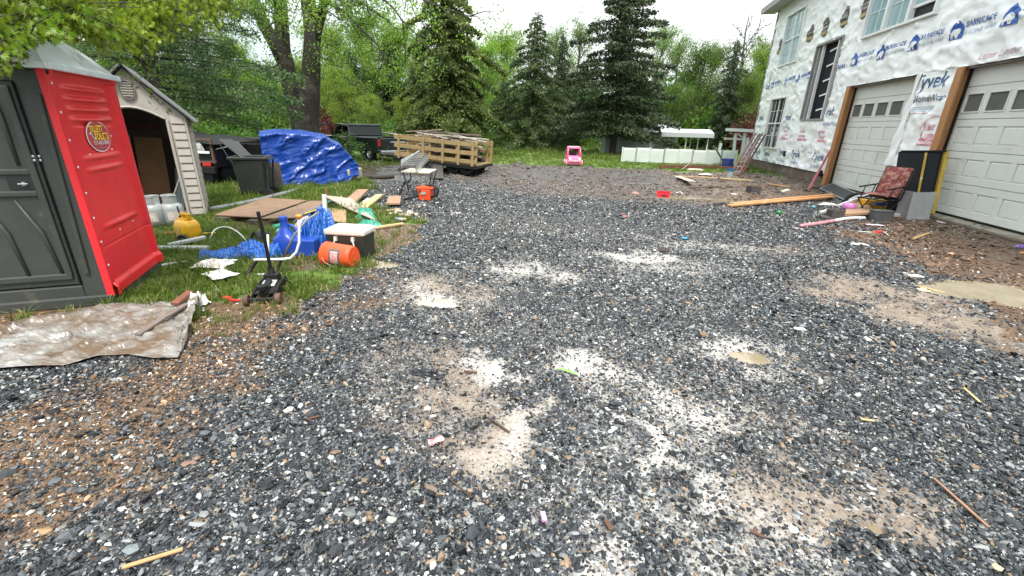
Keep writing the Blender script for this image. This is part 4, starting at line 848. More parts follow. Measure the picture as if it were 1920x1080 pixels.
m=MB(); m.tube([rel3(483,487,3.9),rel3(472,503,3.86),rel3(461,517,3.8)],.018,8); m.tube([rel3(528,487,4),rel3(520,505,3.97),rel3(524,515,3.96)],.016,8); m.tube([rel3(457,516,3.8),rel3(468,516,3.8)],.014,6); m.build('frame_leg',blk,wf)
m=MB(); m.tube([rel3(530,485,4.25),rel3(552,440,4.3),rel3(575,412,4.35),rel3(598,398,4.6)],.012,8); m.build('grey_strut',PM('grey_enamel',(.22,.22,.22),rough=.4),wf,smooth=True)
# round black wheel leaning on the blue tarp
def wheel(name,p,r,w,rot,label,cat='wheel',mat=felt,hub=None,group=None):
    e=E(name,p,0,label,cat,group,rot=rot); m=MB(); m.lathe([(r*.62,-w*.4),(r*.9,-w*.5),(r,-w*.3),(r,w*.3),(r*.9,w*.5),(r*.62,w*.4),(r*.62,-w*.4)],28); m.build('tyre',mat,e,smooth=True)
    m=MB(); m.lathe([(0,-w*.2),(r*.2,-w*.25),(r*.63,-w*.1),(r*.63,w*.15),(r*.3,w*.1),(r*.15,w*.35),(0,w*.35)],24); m.build('rim',hub or felt,e,smooth=True); return e
wheel('black_wheel',AY(482,449,5.02),.115,.1,(1.25,.0,-.5),'round black plastic wheel propped on edge against the blue tarp')
wheel('black_wheel',AY(498,447,5.2),.10,.09,(1.3,.1,-.4),'second black wheel half hidden just behind the first by the tarp')
# crumpled blue tarp on the grass
bt=PM('blue_tarp',(.008,.06,.30),(.014,.13,.48),scale=9,rough=.25,bump=1.6,bscale=30,rvar=.08)
def tarp_heap(label,a,b,w0,w1,h,seed,n=70):
    A_=P2(*a); B_=P2(*b); d=B_-A_; L=Vector((d.x,d.y,0)); s=Vector((-L.y,L.x,0)).normalized(); o=A_.copy()
    def f(u,v):
        w=w0+(w1-w0)*u; w*=.75+.5*float(vn(u*6,seed,2)); hh=(h[0]+(h[1]-h[0])*u)*(.55+.9*float(vn(u*5+3,seed,6)))
        t=math.pi*v; r=(1-abs(2*float(fbm(u*11,v*5+u*5,4,seed+4))-1))**2
        z=hh*math.sin(t)**.8*(.35+1.0*r*r); q=math.cos(t)*w*.5*(1+.35*(float(fbm(u*9,v*4,2,seed+9))-.5)); e=float(sm(0,.06,u))*float(sm(0,.06,1-u))
        p=L*u+s*q*(.5+.5*e); return (p.x,p.y,z*e+.004+(B_.z-A_.z)*u)
    n=n*2; m=MB().grid(n,40,f).build('blue_tarp',bt,None,smooth=True,thick=.003,loc=o); return tag(m,label,'tarp')
tarp_heap('crumpled blue tarp trailing over the grass behind the white frame',(372,487),(532,478),.16,.36,(.10,.2),3)
tarp_heap('blue tarp heap bunched up between the blue jug and the cooler',(560,470),(618,470),.4,.42,(.25,.34),8,50)
# peak of the tarp draped over a white pipe
c=P2(598,466)
def peak(u,v):
    a=v*math.pi*1.25-2.4; r=(.03+.27*u**.8)*(1+.25*math.sin(7*a+3*u)); z=.56*(1-u)**1.15+.0
    return (r*math.cos(a)+.07*(1-u),r*.8*math.sin(a)+.1*(1-u),z+.02*math.sin(13*a)*u)
o=MB().grid(30,50,peak).build('blue_tarp',bt,None,smooth=True,thick=.003,loc=c); tag(o,'peak of blue tarp hanging from the upright white pipe','tarp')
thing('plastic_pipe',MB().tube([(0,0,0),(.04,.02,.7)],.028,12),PM('pvc',(.7,.69,.64),(.6,.58,.52),rough=.4),'upright white plastic pipe poking out above the blue tarp','pipe',P2(597,468,.0)+Vector((.05,.12,0)))
cb=P2(585,455)
bag=MB(); bag.lathe([(0,0),(.2,0),(.22,.05),(.2,.09),(.215,.14),(.195,.18),(.2,.23),(.15,.3),(.05,.34),(0,.34)],22); 
thing('ribbed_bin',bag,PM('tan_fabric',(.48,.4,.33),(.4,.33,.27),scale=5,rough=.7,bump=.3),'ribbed tan bag standing behind the blue jug','bag',Vector(cb)+Vector((-.1,.15,0)),smooth=True)
thing('hose',MB().tube([(-.32,.0,.3),(-.2,.1,.42),(0,.15,.5),(.16,.12,.47),(.22,.05,.36)],.02,8),PM('dark_grey_hose',(.16,.17,.17),rough=.5),'bent dark grey hose over the blue tarp peak','hose',P2(597,462),smooth=True)
thing('strap',MB().tube([(-.15,.0,.42),(0,.05,.47),(.12,.0,.46),(.15,-.02,.4)],.012,6),PM('yellow_strap',(.6,.42,.06),rough=.6),'thin yellow strap tied round the pipe above the tarp','strap',P2(598,460))
# blue jug and blue bin
bj=PM('blue_plastic',(.012,.05,.30),(.016,.06,.34),scale=3,rough=.3,bump=.05)
j=E('blue_jug',P2(541,474),.2,'dark blue plastic jug with ribbed neck behind the white frame','jug')
m=MB()
def jug(u,v):
    a=v*2*math.pi; hgt=[0,.02,.16,.2,.27,.33,.36,.42]; wx=[.12,.14,.14,.13,.09,.055,.05,.05]; k=u*7; i=min(int(k),6); f=k-i; w_=wx[i]*(1-f)+wx[i+1]*f; h_=hgt[i]*(1-f)+hgt[i+1]*f
    e=.45 if u<.5 else 1; cx=math.copysign(abs(math.cos(a))**e,math.cos(a)); sx_=math.copysign(abs(math.sin(a))**e,math.sin(a)); return (w_*cx,w_*.8*sx_,h_)
m.grid(15,37,jug); m.build('body',bj,j,smooth=True)
m=MB(); m.lathe([(0,.47),(.045,.47),(.05,.465),(.05,.42),(0,.42)],20); m.build('cap',bj,j,bev=.004)
m=MB(); m.tube([(.05,0,.36),(.11,0,.35),(.15,0,.28),(.14,0,.2)],.018,8); m.build('grip',bj,j,smooth=True)
m=MB(); m.box((0,0,.11),(.3,.26,.22),taper=1.08); o=m.build('storage_tub',bj,None,bev=.02,loc=P2(578,478),rot=(0,0,.2)); tag(o,'small dark blue tub on the grass right of the jug','tub')
# cooler ---------------------------------------------------------------------
cl=E('cooler',P2(652,484)+Vector((0,.12,0)),.08,'picnic cooler with off white lid and dark green body behind the orange bucket','cooler')
cw,cdp,chh=.50,.34,.30; lidm=PM('offwhite_lid',(.62,.58,.52),(.56,.51,.45),scale=5,rough=.45,c3=(.35,.28,.2),c3amt=.12)
m=MB(); m.box((0,0,chh/2),(cw-.03,cdp-.03,chh),taper=1.04); m.build('body',PM('dark_green_cooler',(.014,.02,.015),(.022,.028,.022),rough=.4),cl,bev=.015)
m=MB(); m.box((0,0,chh+.035),(cw+.02,cdp+.02,.07)); lo=m.build('lid',lidm,cl,bev=.02)
m=MB(); m.box((0,0,chh+.075),(cw-.06,cdp-.06,.018)); 
m.build('lid_top',lidm,lo,bev=.012)
for x in (-.13,.13):
    for y in (-.08,.08):
        m=MB(); m.lathe([(.045,.0),(.045,.006),(.035,.008),(.03,.002),(0,.002)],16,Matrix.Translation((x,y,chh+.084))); m.build('cup_rim',lidm,lo)
m=MB(); m.box((-.11,-cdp/2-.005,chh-.04),(.035,.03,.05)); m.box((.11,-cdp/2-.005,chh-.04),(.035,.03,.05)); m.tube([(-.11,-cdp/2-.02,chh-.05),(-.13,-cdp/2-.03,chh-.1),(-.13,-cdp/2-.035,chh-.17),(.13,-cdp/2-.035,chh-.17),(.13,-cdp/2-.03,chh-.1),(.11,-cdp/2-.02,chh-.05)],.009,8); m.build('handle',lidm,cl)
# orange bucket lying on its side ----------------------------------------------
orm=PM('orange_bucket',(.72,.085,.02),(.62,.065,.015),scale=4,rough=.4,bump=.06,c3=(.4,.1,.04),c3amt=.08)
a=P2(612,494); b2=P2(668,500); rz=math.atan2(b2.y-a.y,b2.x-a.x)
bk=E('orange_bucket',(a+b2)/2+Vector((0,.0,.13)),rz,'bright orange plastic bucket lying on its side in front of the cooler','bucket')
Mb=Matrix.Translation((-.18,0,0))@Matrix.Rotation(math.pi/2,4,'Y')
m=MB(); m.lathe([(.0,.365),(.115,.365),(.122,.355),(.125,.34),(.128,.33),(.142,.06),(.148,.055),(.148,.045),(.144,.04),(.144,.025),(.15,.02),(.15,0),(.143,0),(.14,.02),(.12,.345),(0,.345)],32,Mb); m.build('shell',orm,bk,smooth=False)
m=MB(); m.lathe([(.0,.368),(.06,.368),(.065,.366),(.0,.362)],20,Mb); m.build('base_ring',orm,bk)
lab=MB(); lab.grid(14,4,lambda u,v:((-.06+.13*v),.1375*math.cos(math.pi*1.1+u*1.5-.15)*(1-.0*v),.1375*math.sin(math.pi*1.1+u*1.5-.15))); 
lab=MB(); lab.grid(14,4,lambda u,v:(-.06+.14*v,-(.1395-.006*v*1.0)*math.cos(-.75+1.6*u),(.1395-.006*v)*math.sin(-.75+1.6*u))); lab.build('label',PM('bucket_label_grey',(.11,.09,.09),rough=.5),bk,thick=.002)
lab=MB(); lab.grid(12,4,lambda u,v:(-.035+.09*v,-(.143-.006*v)*math.cos(-.5+1.1*u),(.143-.006*v)*math.sin(-.5+1.1*u))); lab.build('label_face',PM('bucket_label_pale',(.55,.42,.42),(.5,.06,.04),scale=34,rough=.5),bk,thick=.002)
m=MB(); m.tube([(-.14,-.152,.0),(-.1,-.16,-.05),(-.02,-.15,-.09),(.06,-.145,-.1)],.004,6); m.build('bail',stl,bk)
# yellow fuel can, toy wheels, hoses, pipes ----------------------------------------
yel=PM('yellow_can',(.62,.33,.012),(.55,.28,.01),scale=3,rough=.35,c3=(.3,.16,.05),c3amt=.08)
fc=E('fuel_can',P2(356,447),-.25,'yellow plastic fuel can with black spout on the grass by the shed','fuel can')
def can(u,v):
    a=v*2*math.pi; hg=[0,.015,.1,.2,.25,.28]; wx=[.14,.165,.17,.165,.14,.09]; k=u*5; i=min(int(k),4); f=k-i; w_=wx[i]*(1-f)+wx[i+1]*f; h_=hg[i]*(1-f)+hg[i+1]*f; e=.5
    cx=math.copysign(abs(math.cos(a))**e,math.cos(a)); s_=math.copysign(abs(math.sin(a))**e,math.sin(a)); return (w_*cx,w_*.68*s_,h_)
m=MB(); m.grid(16,41,can); m.build('body',yel,fc,smooth=True)
m=MB(); m.box((0,0,.285),(.19,.13,.02)); m.box((.02,0,.345),(.2,.05,.028)); m.box((.1,0,.31),(.035,.05,.07)); m.box((-.03,0,.315),(.035,.05,.06)); m.build('grip',yel,fc,bev=.012)
m=MB(); m.lathe([(0,.05),(.032,.05),(.036,.0),(0,0)],14,Matrix.Translation((-.08,0,.26))); m.tube([(-.08,0,.3),(-.115,0,.37),(-.125,.0,.44)],[.015,.012,.009],8); m.build('spout',felt,fc)
m=MB(); m.box((-.02,-.118,.12),(.1,.004,.1)); m.build('label',PM('can_label',(.3,.2,.08),(.5,.35,.1),scale=20,rough=.6),fc)
wheel('small_wheel',P2(343,460,.07),.075,.03,(1.2,0,.25),'small black rimmed wheel lying in front of the yellow can',group=None)
wheel('small_wheel',P2(391,442,.04),.07,.03,(.4,.1,0),'small dark wheel lying flat right of the yellow can')
thing('plastic_toy',MB().box((0,0,.03),(.13,.08,.06)),PM('toy_orange',(.5,.08,.02),rough=.5),'orange red plastic block in the grass left of the yellow can','toy',P2(320,443),bev=.015)
def tube_thing(label,pts,r,mat,name,cat,n=8,zs=None):
    c=P2(*pts[0]); q=[]
    for k,p in enumerate(pts):
        v=P2(*p); v.z+=(zs[k] if zs else r); q.append(v-c)
    # smooth
    for _ in range(2):
        o=[q[0]]
        for a_,b_ in zip(q,q[1:]): o+=[a_*.75+b_*.25,a_*.25+b_*.75]
        q=o+[q[-1]]
    return thing(name,MB().tube(q,r,n),mat,label,cat,c,smooth=True)
tube_thing('yellow hose stretched over the grass past the fuel can',[(295,450),(340,451),(380,447),(405,442)],.014,PM('yellow_hose',(.62,.42,.03),rough=.5),'hose','hose',zs=[.02,.05,.07,.05])
tube_thing('white cable arching in a loop over the grass',[(394,470),(394,455),(405,443),(428,440),(450,447),(466,459)],.009,PM('white_cable',(.68,.68,.64),rough=.4),'cable','cable',zs=[.01,.05,.12,.14,.1,.02])
tube_thing('long white pipe lying in the grass by the red toilet panel',[(296,471),(340,471),(392,472)],.04,PM('grimy_pipe',(.5,.5,.48),(.38,.38,.36),rough=.4),'pipe','pipe')
tube_thing('thin pale hose running from the toilet to the blue tarp',[(302,500),(330,496),(372,492)],.015,PM('white_cable',(.68,.68,.64)),'hose','hose')
plank('grey plastic channel resting on the long white pipe',(318,468),(388,458),.1,.035,PM('grey_channel',(.42,.42,.41),rough=.45),'channel',.05,.09)
tube_thing('short yellow cord end beside the blue tarp',[(404,474),(416,478),(422,477)],.013,PM('yellow_hose',(.62,.42,.03)),'cord','cord')
plank('flat brown board pressed in the grass behind the blue tarp',(398,466),(445,468),.16,.02,osb,'board')
tube_thing('long shiny grey drain pipe lying in the grass before the trash bin',[(392,398),(470,384),(562,360)],.05,PM('grey_pipe',(.14,.145,.15),(.2,.2,.2),rough=.25),'pipe','pipe',n=14)
thing('green_bottle',MB().lathe([(0,0),(.05,.0),(.055,.02),(.055,.15),(.02,.2),(.02,.24),(0,.24)],16,Matrix.Rotation(1.35,4,'Y')),PM('green_plastic',(.02,.3,.16),rough=.35),'green plastic bottle lying behind the round wheel','bottle',P2(515,433,.05),smooth=True)
thing('green_bottle',MB().lathe([(0,0),(.045,.0),(.05,.02),(.05,.12),(.02,.16),(.02,.19),(0,.19)],16,Matrix.Rotation(1.4,4,'Y')@Matrix.Rotation(.4,4,'X')),PM('pale_green_plastic',(.25,.5,.4),rough=.35),'pale green bottle lying right beside the green one','bottle',P2(524,440,.05),smooth=True)
# boards on the grass --------------------------------------------------------------
def quad_board(label,px4,th,mat,z=0.02,cat='board',name='board',tilt=None):
    ps=[P2(*p) for p in px4]; o=sum(ps,Vector())/4; o.z=z+max(p.z for p in ps); tl=tilt or (0,0,0,0)
    vs=[(p.x-o.x,p.y-o.y,t) for p,t in zip(ps,tl)]+[(p.x-o.x,p.y-o.y,t+th) for p,t in zip(ps,tl)]
    m=MB().add(vs,[(3,2,1,0),(4,5,6,7),(0,1,5,4),(1,2,6,5),(2,3,7,6),(3,0,4,7)]); q=m.build(name,mat,None,bev=.003,loc=o); return tag(q,label,cat)
quad_board('large weathered particle board, left half, lying on the grass',[(405,415),(487,420),(577,386),(500,381)],.018,osb,.09,'board','particle_board')
quad_board('particle board, right half, lying beside the left one',[(491,421),(566,419),(622,386),(583,386)],.018,osb,.08,'board','particle_board')
for (x,y) in ((420,420),(480,425),(550,420)): thing('support_block',MB().box((0,0,.04),(.2,.1,.08)),PM('dark_wood',(.07,.05,.035),rough=.8),'dark block under the front edge of the particle boards','block',P2(x,y-3),group='blocks under the particle boards')
quad_board('tan grey panel leaning over the boards in front of the lumber',[(655,404),(705,424),(662,389),(607,384)],.012,PM('taupe_panel',(.36,.3,.25),(.3,.25,.2),scale=4,rough=.5,c3=(.2,.15,.1),c3amt=.1),.08,'panel','panel',(.02,.0,.08,.1))
quad_board('tan hardboard under the grey panel by the cooler',[(610,420),(650,425),(650,398),(615,398)],.01,ply,.06,'board','board')
bw=PM('new_lumber',(.5,.34,.17),(.42,.27,.13),scale=3,stretch=(5,5,1),rough=.65,bump=.15,c3=(.3,.17,.08),c3amt=.15)
rw=PM('red_brown_wood',(.33,.19,.12),(.27,.15,.09),scale=3,stretch=(5,5,1),rough=.6,bump=.15,c3=(.15,.09,.06),c3amt=.2)
yw=PM('yellow_lumber',(.52,.4,.19),(.46,.34,.15),scale=3,stretch=(5,5,1),rough=.65,bump=.15)
plank('wide red brown plank pointing away over the scrap pile',(650,398),(682,368),.24,.04,rw,'plank',.1,.12)
plank('yellow pine plank right of the red brown plank',(682,398),(712,373),.16,.04,yw,'plank',.04,.06)
plank('short pale white board between the two larger planks',(672,395),(692,376),.12,.02,PM('whitewood',(.6,.55,.46),rough=.7),'board',.03,.03)
plank('square red brown board lying at the gravel edge',(738,389),(741,375),.27,.035,rw,'board',.06,.06)
plank('thin tan board along the grass right of the cooler',(683,434),(757,424),.07,.025,bw,'board',.02,.03)
thing('wood_post',MB().box((0,0,.14),(.05,.05,.28)),PM('brown_stake',(.2,.11,.05),rough=.7),'short brown wooden stake standing in the grass','stake',P2(615,378),bev=.004)
plank('small board lying at the foot of the brown stake',(618,380),(636,382),.06,.02,bw,'board')
thing('wood_post',MB().box((0,0,.09),(.035,.05,.2)),bw,'pale stub of lumber standing behind the red brown plank','stub',P2(640,386),bev=.003,rot=(0,.1,.3))
plank('dark green strip lying across the boards behind the cooler',(607,400),(628,388),.08,.02,PM('dark_green_strip',(.02,.07,.055),rough=.5),'strip',.14,.14)
plank('thin dark stick across the scrap pile by the stake',(600,392),(660,380),.03,.02,PM('dark_wood',(.07,.05,.035)),'stick',.06,.08)
plank('narrow brown batten beside the wide red brown plank',(640,404),(662,372),.06,.02,rw,'batten',.05,.05)
plank('pale narrow batten lying in front of the square red brown board',(712,398),(750,392),.05,.02,bw,'batten')
# green crinkled netting
gt=PM('green_tarp',(.012,.16,.10),(.03,.28,.19),scale=12,rough=.35,bump=.8,bscale=30,c3=(.3,.5,.42),c3amt=.1,c3scale=10)
def heap(label,px,py,sx,sy,h,mat,seed,name,cat,rz=0,n=34):
    c=P2(px,py)
    def f(u,v):
        a=(u-.5)*sx; b=(v-.5)*sy; e=float(sm(0,.3,min(u,1-u)))*float(sm(0,.3,min(v,1-v))); r=1-abs(2*float(fbm(u*5+seed,v*5,3,seed))-1); return (a*(1+.2*(r-.5)),b*(1+.2*(r-.5)),.004+h*e*(.15+.85*r*r))
    o=MB().grid(n,n,f).build(name,mat,None,smooth=True,thick=.003,loc=c,rot=(0,0,rz)); return tag(o,label,cat)
heap('crinkled green plastic tarp right of the grey panel',685,408,.38,.6,.16,gt,4,'green_tarp','tarp',.5); heap('end of green plastic tarp lying beside the cooler lid',692,424,.42,.25,.1,gt,9,'green_tarp','tarp',.1)
thing('spray_can',MB().lathe([(0,0),(.035,0),(.035,.14),(.02,.16),(0,.16)],14,Matrix.Rotation(1.57,4,'Y')),PM('can_grey',(.35,.37,.42),rough=.3,metal=.5),'small grey spray can lying on the thin tan board','can',P2(742,416,.05),smooth=True)
thing('can_cap',MB().lathe([(0,0),(.03,0),(.032,.05),(0,.055)],12,Matrix.Rotation(1.57,4,'Y')),PM('cap_yellow',(.6,.42,.04),rough=.4),'yellow cap lying right of the spray can','cap',P2(756,416,.04),smooth=True)
bro=PM('broken_board',(.5,.4,.32),(.38,.28,.2),scale=8,rough=.7)
for k,(x,y,l) in enumerate(((738,401,'left'),(752,403,'largest'),(764,404,'middle'),(775,402,'right'),(746,396,'upper'),(768,398,'rearmost'))):
    crumple(f'pale broken board chip at the gravel edge, the {l} one of the cluster',x,y,.16,.12,.04,bro,20+k,'board_chip','chip',8,rz=k)
# trash bin -----------------------------------------------------------------------
bg_=PM('bin_plastic',(.016,.020,.018),(.024,.028,.026),scale=3,rough=.45,bump=.1,bscale=80)
tb=E('trash_bin',P2(462,373)+Vector((.02,.3,0)),math.radians(28),'dark grey wheeled trash bin filled with black scrap boards','trash bin')
m=MB(); 
def binf(u,v):
    a=v*2*math.pi; e=.35; w_=.25+.075*u; d_=.24+.09*u; cx=math.copysign(abs(math.cos(a))**e,math.cos(a)); s_=math.copysign(abs(math.sin(a))**e,math.sin(a)); return (w_*cx,d_*s_,.06+.78*u)
m.grid(8,49,binf); m.build('body',bg_,tb,smooth=True,thick=.012)
m=MB(); m.box((0,0,.07),(.46,.44,.03)); m.build('bottom',bg_,tb,bev=.01)
m=MB(); 
for (c_,d_) in (((0,-.345,.84),(.72,.05,.05)),((0,.345,.84),(.72,.05,.05)),((-.345,0,.84),(.05,.65,.05)),((.345,0,.84),(.05,.65,.05))): m.box(c_,d_)
m.box((.39,0,.82),(.05,.5,.03)); m.build('rim',bg_,tb,bev=.01)
m=MB(); m.tube([(.3,-.26,.14),(.33,-.27,.5),(.38,-.24,.78)],.02,8); m.tube([(.3,.26,.14),(.33,.27,.5),(.38,.24,.78)],.02,8); m.build('frame_rib',bg_,tb)
for s in (1,-1):
    m=MB(); m.lathe([(0,-.025),(.09,-.025),(.1,0),(.09,.025),(0,.025)],20,Matrix.Translation((.3,s*.27,.1))@Matrix.Rotation(math.pi/2,4,'X')); m.build('wheel',felt,tb)
m=MB(); m.box((0,0,.78),(.6,.6,.02)); m.build('rubbish',black,tb)
bp=AY(462,300,8.5)
plank('long black board sticking out of the trash bin to the left',tuple(AY(478,307,8.6)),tuple(AY(421,262,8.9)),.3,.02,PM('black_board',(.014,.013,.013),(.03,.026,.024),rough=.5),'board',name='black_board')
plank('second black board with white fleck sticking out of the bin',tuple(AY(472,303,8.9)),tuple(AY(437,266,9.2)),.2,.02,PM('black_board2',(.02,.018,.017),(.05,.045,.04),scale=12,rough=.5),'board',name='black_board')
plank('thin black rod leaning over the trash bin',tuple(AY(436,308,8.3)),tuple(AY(406,261,8.6)),.015,.012,felt,'rod',name='metal_rod')
plank('brown wooden panel standing behind the trash bin',tuple(P2(497,364,.02)),tuple(P2(533,361,.02)),.02,.66,PM('grey_brown_panel',(.085,.062,.045),(.06,.045,.035),scale=3,stretch=(1,1,9),rough=.7,bump=.4),'panel',name='wooden_panel')
plank('white foam strip on the grass at the foot of the brown panel',(505,367),(550,360),.14,.04,PM('foam_white',(.7,.7,.68),rough=.7),'foam strip')
# rear of a dark truck parked behind the shed ---------------------------------------
tk=E('dark_truck',AY(402,342,9.3)*1.0,math.radians(12),'dark service truck rear with red tail lights and white plates behind the shed','truck')
tk.location.z=0
m=MB(); m.box((-.7,1.6,.72),(1.7,3.2,.5)); m.box((-.7,2.6,1.0),(1.6,1.2,.2)); m.build('body',blk,tk,bev=.03)
m=MB(); m.box((-.7,-.02,.62),(1.72,.06,.04)); m.box((.12,-.02,.86),(.05,.06,.56)); m.box((-.42,-.02,.86),(.07,.06,.5)); m.box((-.7,-.02,1.13),(1.72,.06,.04)); m.build('tailgate_frame',rust,tk,bev=.005)
m=MB(); m.box((-.7,-.06,.43),(1.7,.12,.16)); m.build('bumper',blk,tk,bev=.01)
m=MB(); m.box((-.7,.3,.28),(1.3,.5,.3)); m.build('underbody',black,tk)
rl=PM('tail_light',(.35,.012,.01),(.45,.02,.015),rough=.25,scale=5)
for x in (.0,-.56): m=MB(); m.box((x-.05,-.05,.56),(.2,.05,.08)); m.build('tail_light',rl,tk,bev=.006)
m=MB(); m.box((-.34,-.05,.56),(.22,.03,.1)); m.build('plate',WHT,tk)
for (x,z,w_) in ((-.62,.86,.36),(-.14,.84,.42)): m=MB(); m.box((x,-.06,z),(w_,.02,.05)); m.build('white_strip',WHT,tk)
m=MB(); m.prism([(-.02,.87),(-.32,.87),(-.26,1.06),(-.1,1.06)],-.07,-.06,'y'); m.build('warning_plate',PM('plate_white',(.62,.62,.6),(.1,.1,.1),scale=18,rough=.4),tk)
m=MB(); m.box((-.6,.1,.62),(.5,.2,.09)); m.build('tray',PM('tray_grey',(.3,.3,.31),rough=.5),tk,bev=.01)
m=MB(); m.grid(16,12,lambda u,v:(-1.55+1.9*u,-.1+1.8*v,1.17+.12*math.sin(3*u+1)*(1-v*.4)+.03*math.sin(13*u)-.06*u)); m.build('bed_cover',felt,tk,smooth=True,thick=.01)
for x in (-1.4,.0):
    m=MB(); m.lathe([(0,-.1),(.25,-.1),(.32,-.08),(.33,0),(.32,.08),(.25,.1),(0,.1)],24,Matrix.Translation((x,.6,.33))@Matrix.Rotation(math.pi/2,4,'Y')); m.build('wheel',felt,tk)
plank('white plank end lying on the dark truck bed cover',tuple(AY(398,282,9.4)),tuple(AY(425,276,9.6)),.12,.02,WHT,'plank')
# blue tarp over a machine --------------------------------------------------------------
bt2=PM('big_blue_tarp',(.003,.028,.19),(.006,.048,.27),scale=3,rough=.3,bump=.8,bscale=2.6,ridged=1,stretch=(1.2,1.2,4.5),rvar=.08,spec=.45)
fl_=GP(502,352); fr_=GP(676,346); ax=(fr_-fl_); ax.z=0; Lg=ax.length; ax.normalize(); sd_=Vector((-ax.y,ax.x,0))
def covered(u,v):
    # u along, v across front foot -> top -> back foot
    Hh=[1.32,1.37,1.37,1.35,1.28,1.06,.55]; k=min(u,1)*6; i=min(int(k),5); f=k-i; h=Hh[i]*(1-f)+Hh[i+1]*f
    s=v*2.6; dep=1.35
    if s<1: y=.12*s+.05*math.sin(s*3); z=h*s*.93
    elif s<1.6: t=(s-1)/.6; y=.12+dep*t; z=h*(.93+.07*math.sin(math.pi*t))
    else: t=(s-1.6); y=.12+dep+.1*t; z=h*.93*(1-t)
    fold=1-abs(2*float(fbm(u*3+z*.6,z*2.2-u*3.4,4,17))-1); hang=math.sin(u*26+z*1.5)*.04*(1-z/1.4)*float(vn(u*5,1,3))*1.6
    f2=1-abs(2*float(fbm(u*3.2-z*1.2,z*8-u*5,3,27))-1); g=.055*(fold**7-.1)+.022*(f2**8-.1)+hang*.8
    p=ax*(u*(Lg+.35*(z/1.3)*0))-sd_*0+sd_*(y-(g if s<1.2 else 0)); zz=z+(.025*(fold**3-.3) if 1<=s<=1.7 else 0)
    lift=float(sm(.80,.97,u))*.26; zz=max(zz,lift*(1 if s<1 else 0)); p=p+ax*(.25*(1-zz/1.3)*(u-.5)*0)
    return (p.x,p.y,max(zz,.0))
m=MB(); m.grid(170,120,covered); o=m.build('tarpaulin',bt2,None,smooth=True,thick=.004,loc=(fl_.x,fl_.y,0)); 
root=E('covered_machine',(fl_.x,fl_.y,0),0,'machine hidden under a large blue tarpaulin in front of the big tree','covered machine'); o.parent=root; o.location=(0,0,0)
m=MB(); 
vsL=[(0,)+tuple()] if 0 else None
pp=[covered(0,v) for v in np.linspace(0,1,30)]; m.add(pp,[tuple(range(30))]); m.build('tarpaulin_end',bt2,root)
m=MB(); pp=[covered(1,v) for v in np.linspace(0,1,30)]; m.add(pp,[tuple(range(30))]); m.build('tarpaulin_end',bt2,root)
m=MB(); q=ax*(Lg-.22)+sd_*.5; m.box((q.x,q.y,.24),(.46,.7,.3)); m.build('machine_panel',PM('machine_beige',(.4,.35,.27),rough=.5),root,bev=.03)
m=MB(); q=ax*(Lg-.3)+sd_*.5; m.box((q.x,q.y,.08),(.5,.8,.12)); m.build('machine_base',PM('machine_red',(.2,.04,.02),rough=.6),root,bev=.01)
# pickup truck -----------------------------------------------------------------------------
gp_=PM('dark_green_paint',(.004,.011,.009),(.007,.015,.012),scale=2,rough=.22,coat=.6,c3=(.05,.05,.04),c3amt=.1)
chrome=PM('chrome',(.6,.6,.6),rough=.15,metal=.9)
tg=P2(690,306); 
tr=E('pickup_truck',(tg.x-.15,tg.y+.35,0),math.radians(64),'dark green pickup truck with driver door open, seen from behind','pickup truck')
# local: x forward is -? use x = right side(+), y = forward
tg=P2(713,308); TH=math.radians(58); _o=Matrix.Rotation(TH,3,'Z')@Vector((-.9,-.55,0)); tr.location=(tg.x-_o.x,tg.y-_o.y,0); tr.rotation_euler=(0,0,TH)
TRM=Matrix.Translation(tr.location)@Matrix.Rotation(TH,4,'Z')
W2=.9
m=MB()
for s in (1,-1):
    m.prism([(-.5,.42),(-.05,.42),(.02,.62),(.35,.76),(.68,.62),(.75,.42),(1.95,.42),(1.95,1.02),(-.5,1.02)],s*W2-.03,s*W2+.03,'x')
m.box((0,.75,.5),(1.74,2.4,.06)); m.build('bed',gp_,tr,bev=.02)
m=MB(); m.box((0,-.5,.76),(1.62,.05,.5)); m.build('tailgate',gp_,tr,bev=.015)
m=MB(); m.box((0,-.535,.86),(.7,.012,.05)); m.build('gate_lettering_strip',PM('silver_strip',(.35,.38,.37),rough=.4),tr)
m=MB(); m.box((0,-.66,.47),(1.78,.16,.14)); m.build('bumper',chrome,tr,bev=.03)
for s in (1,-1): m=MB(); m.box((s*.86,-.52,.82),(.1,.06,.26)); m.build('tail_light',rl,tr,bev=.01)
m=MB(); m.box((0,2.55,.72),(1.78,1.2,.6)); m.box((0,3.7,.72),(1.78,1.2,.56)); m.build('body',gp_,tr,bev=.06)
cab=[(1.98,1.0),(2.1,1.44),(2.25,1.5),(3.0,1.5),(3.5,1.02)]
m=MB(); 
for s in (1,-1):
    for (p_,q_) in ((cab[0],cab[1]),(cab[1],cab[3]),(cab[3],cab[4]),((2.62,1.0),(2.62,1.5))): m.bar((s*.8,p_[0],p_[1]),(s*.78,q_[0],q_[1]),.06,.07)
m.box((0,2.6,1.5),(1.56,.95,.05)); m.bar((-.8,2.0,1.05),(.8,2.0,1.05),.05,.08); m.bar((-.78,2.12,1.46),(.78,2.12,1.46),.06,.08); m.build('cab_frame',gp_,tr,bev=.015)
m=MB(); m.add([(-.76,2.02,1.08),(.76,2.02,1.08),(.72,2.11,1.43),(-.72,2.11,1.43)],[(0,1,2,3)]); m.build('rear_window',PM('truck_glass',(.012,.016,.016),rough=.08,rvar=.04,spec=.35),tr)
m=MB(); m.add([(-.76,3.45,1.05),(.76,3.45,1.05),(.72,3.02,1.46),(-.72,3.02,1.46)],[(0,1,2,3)]); m.build('windscreen',glass,tr)
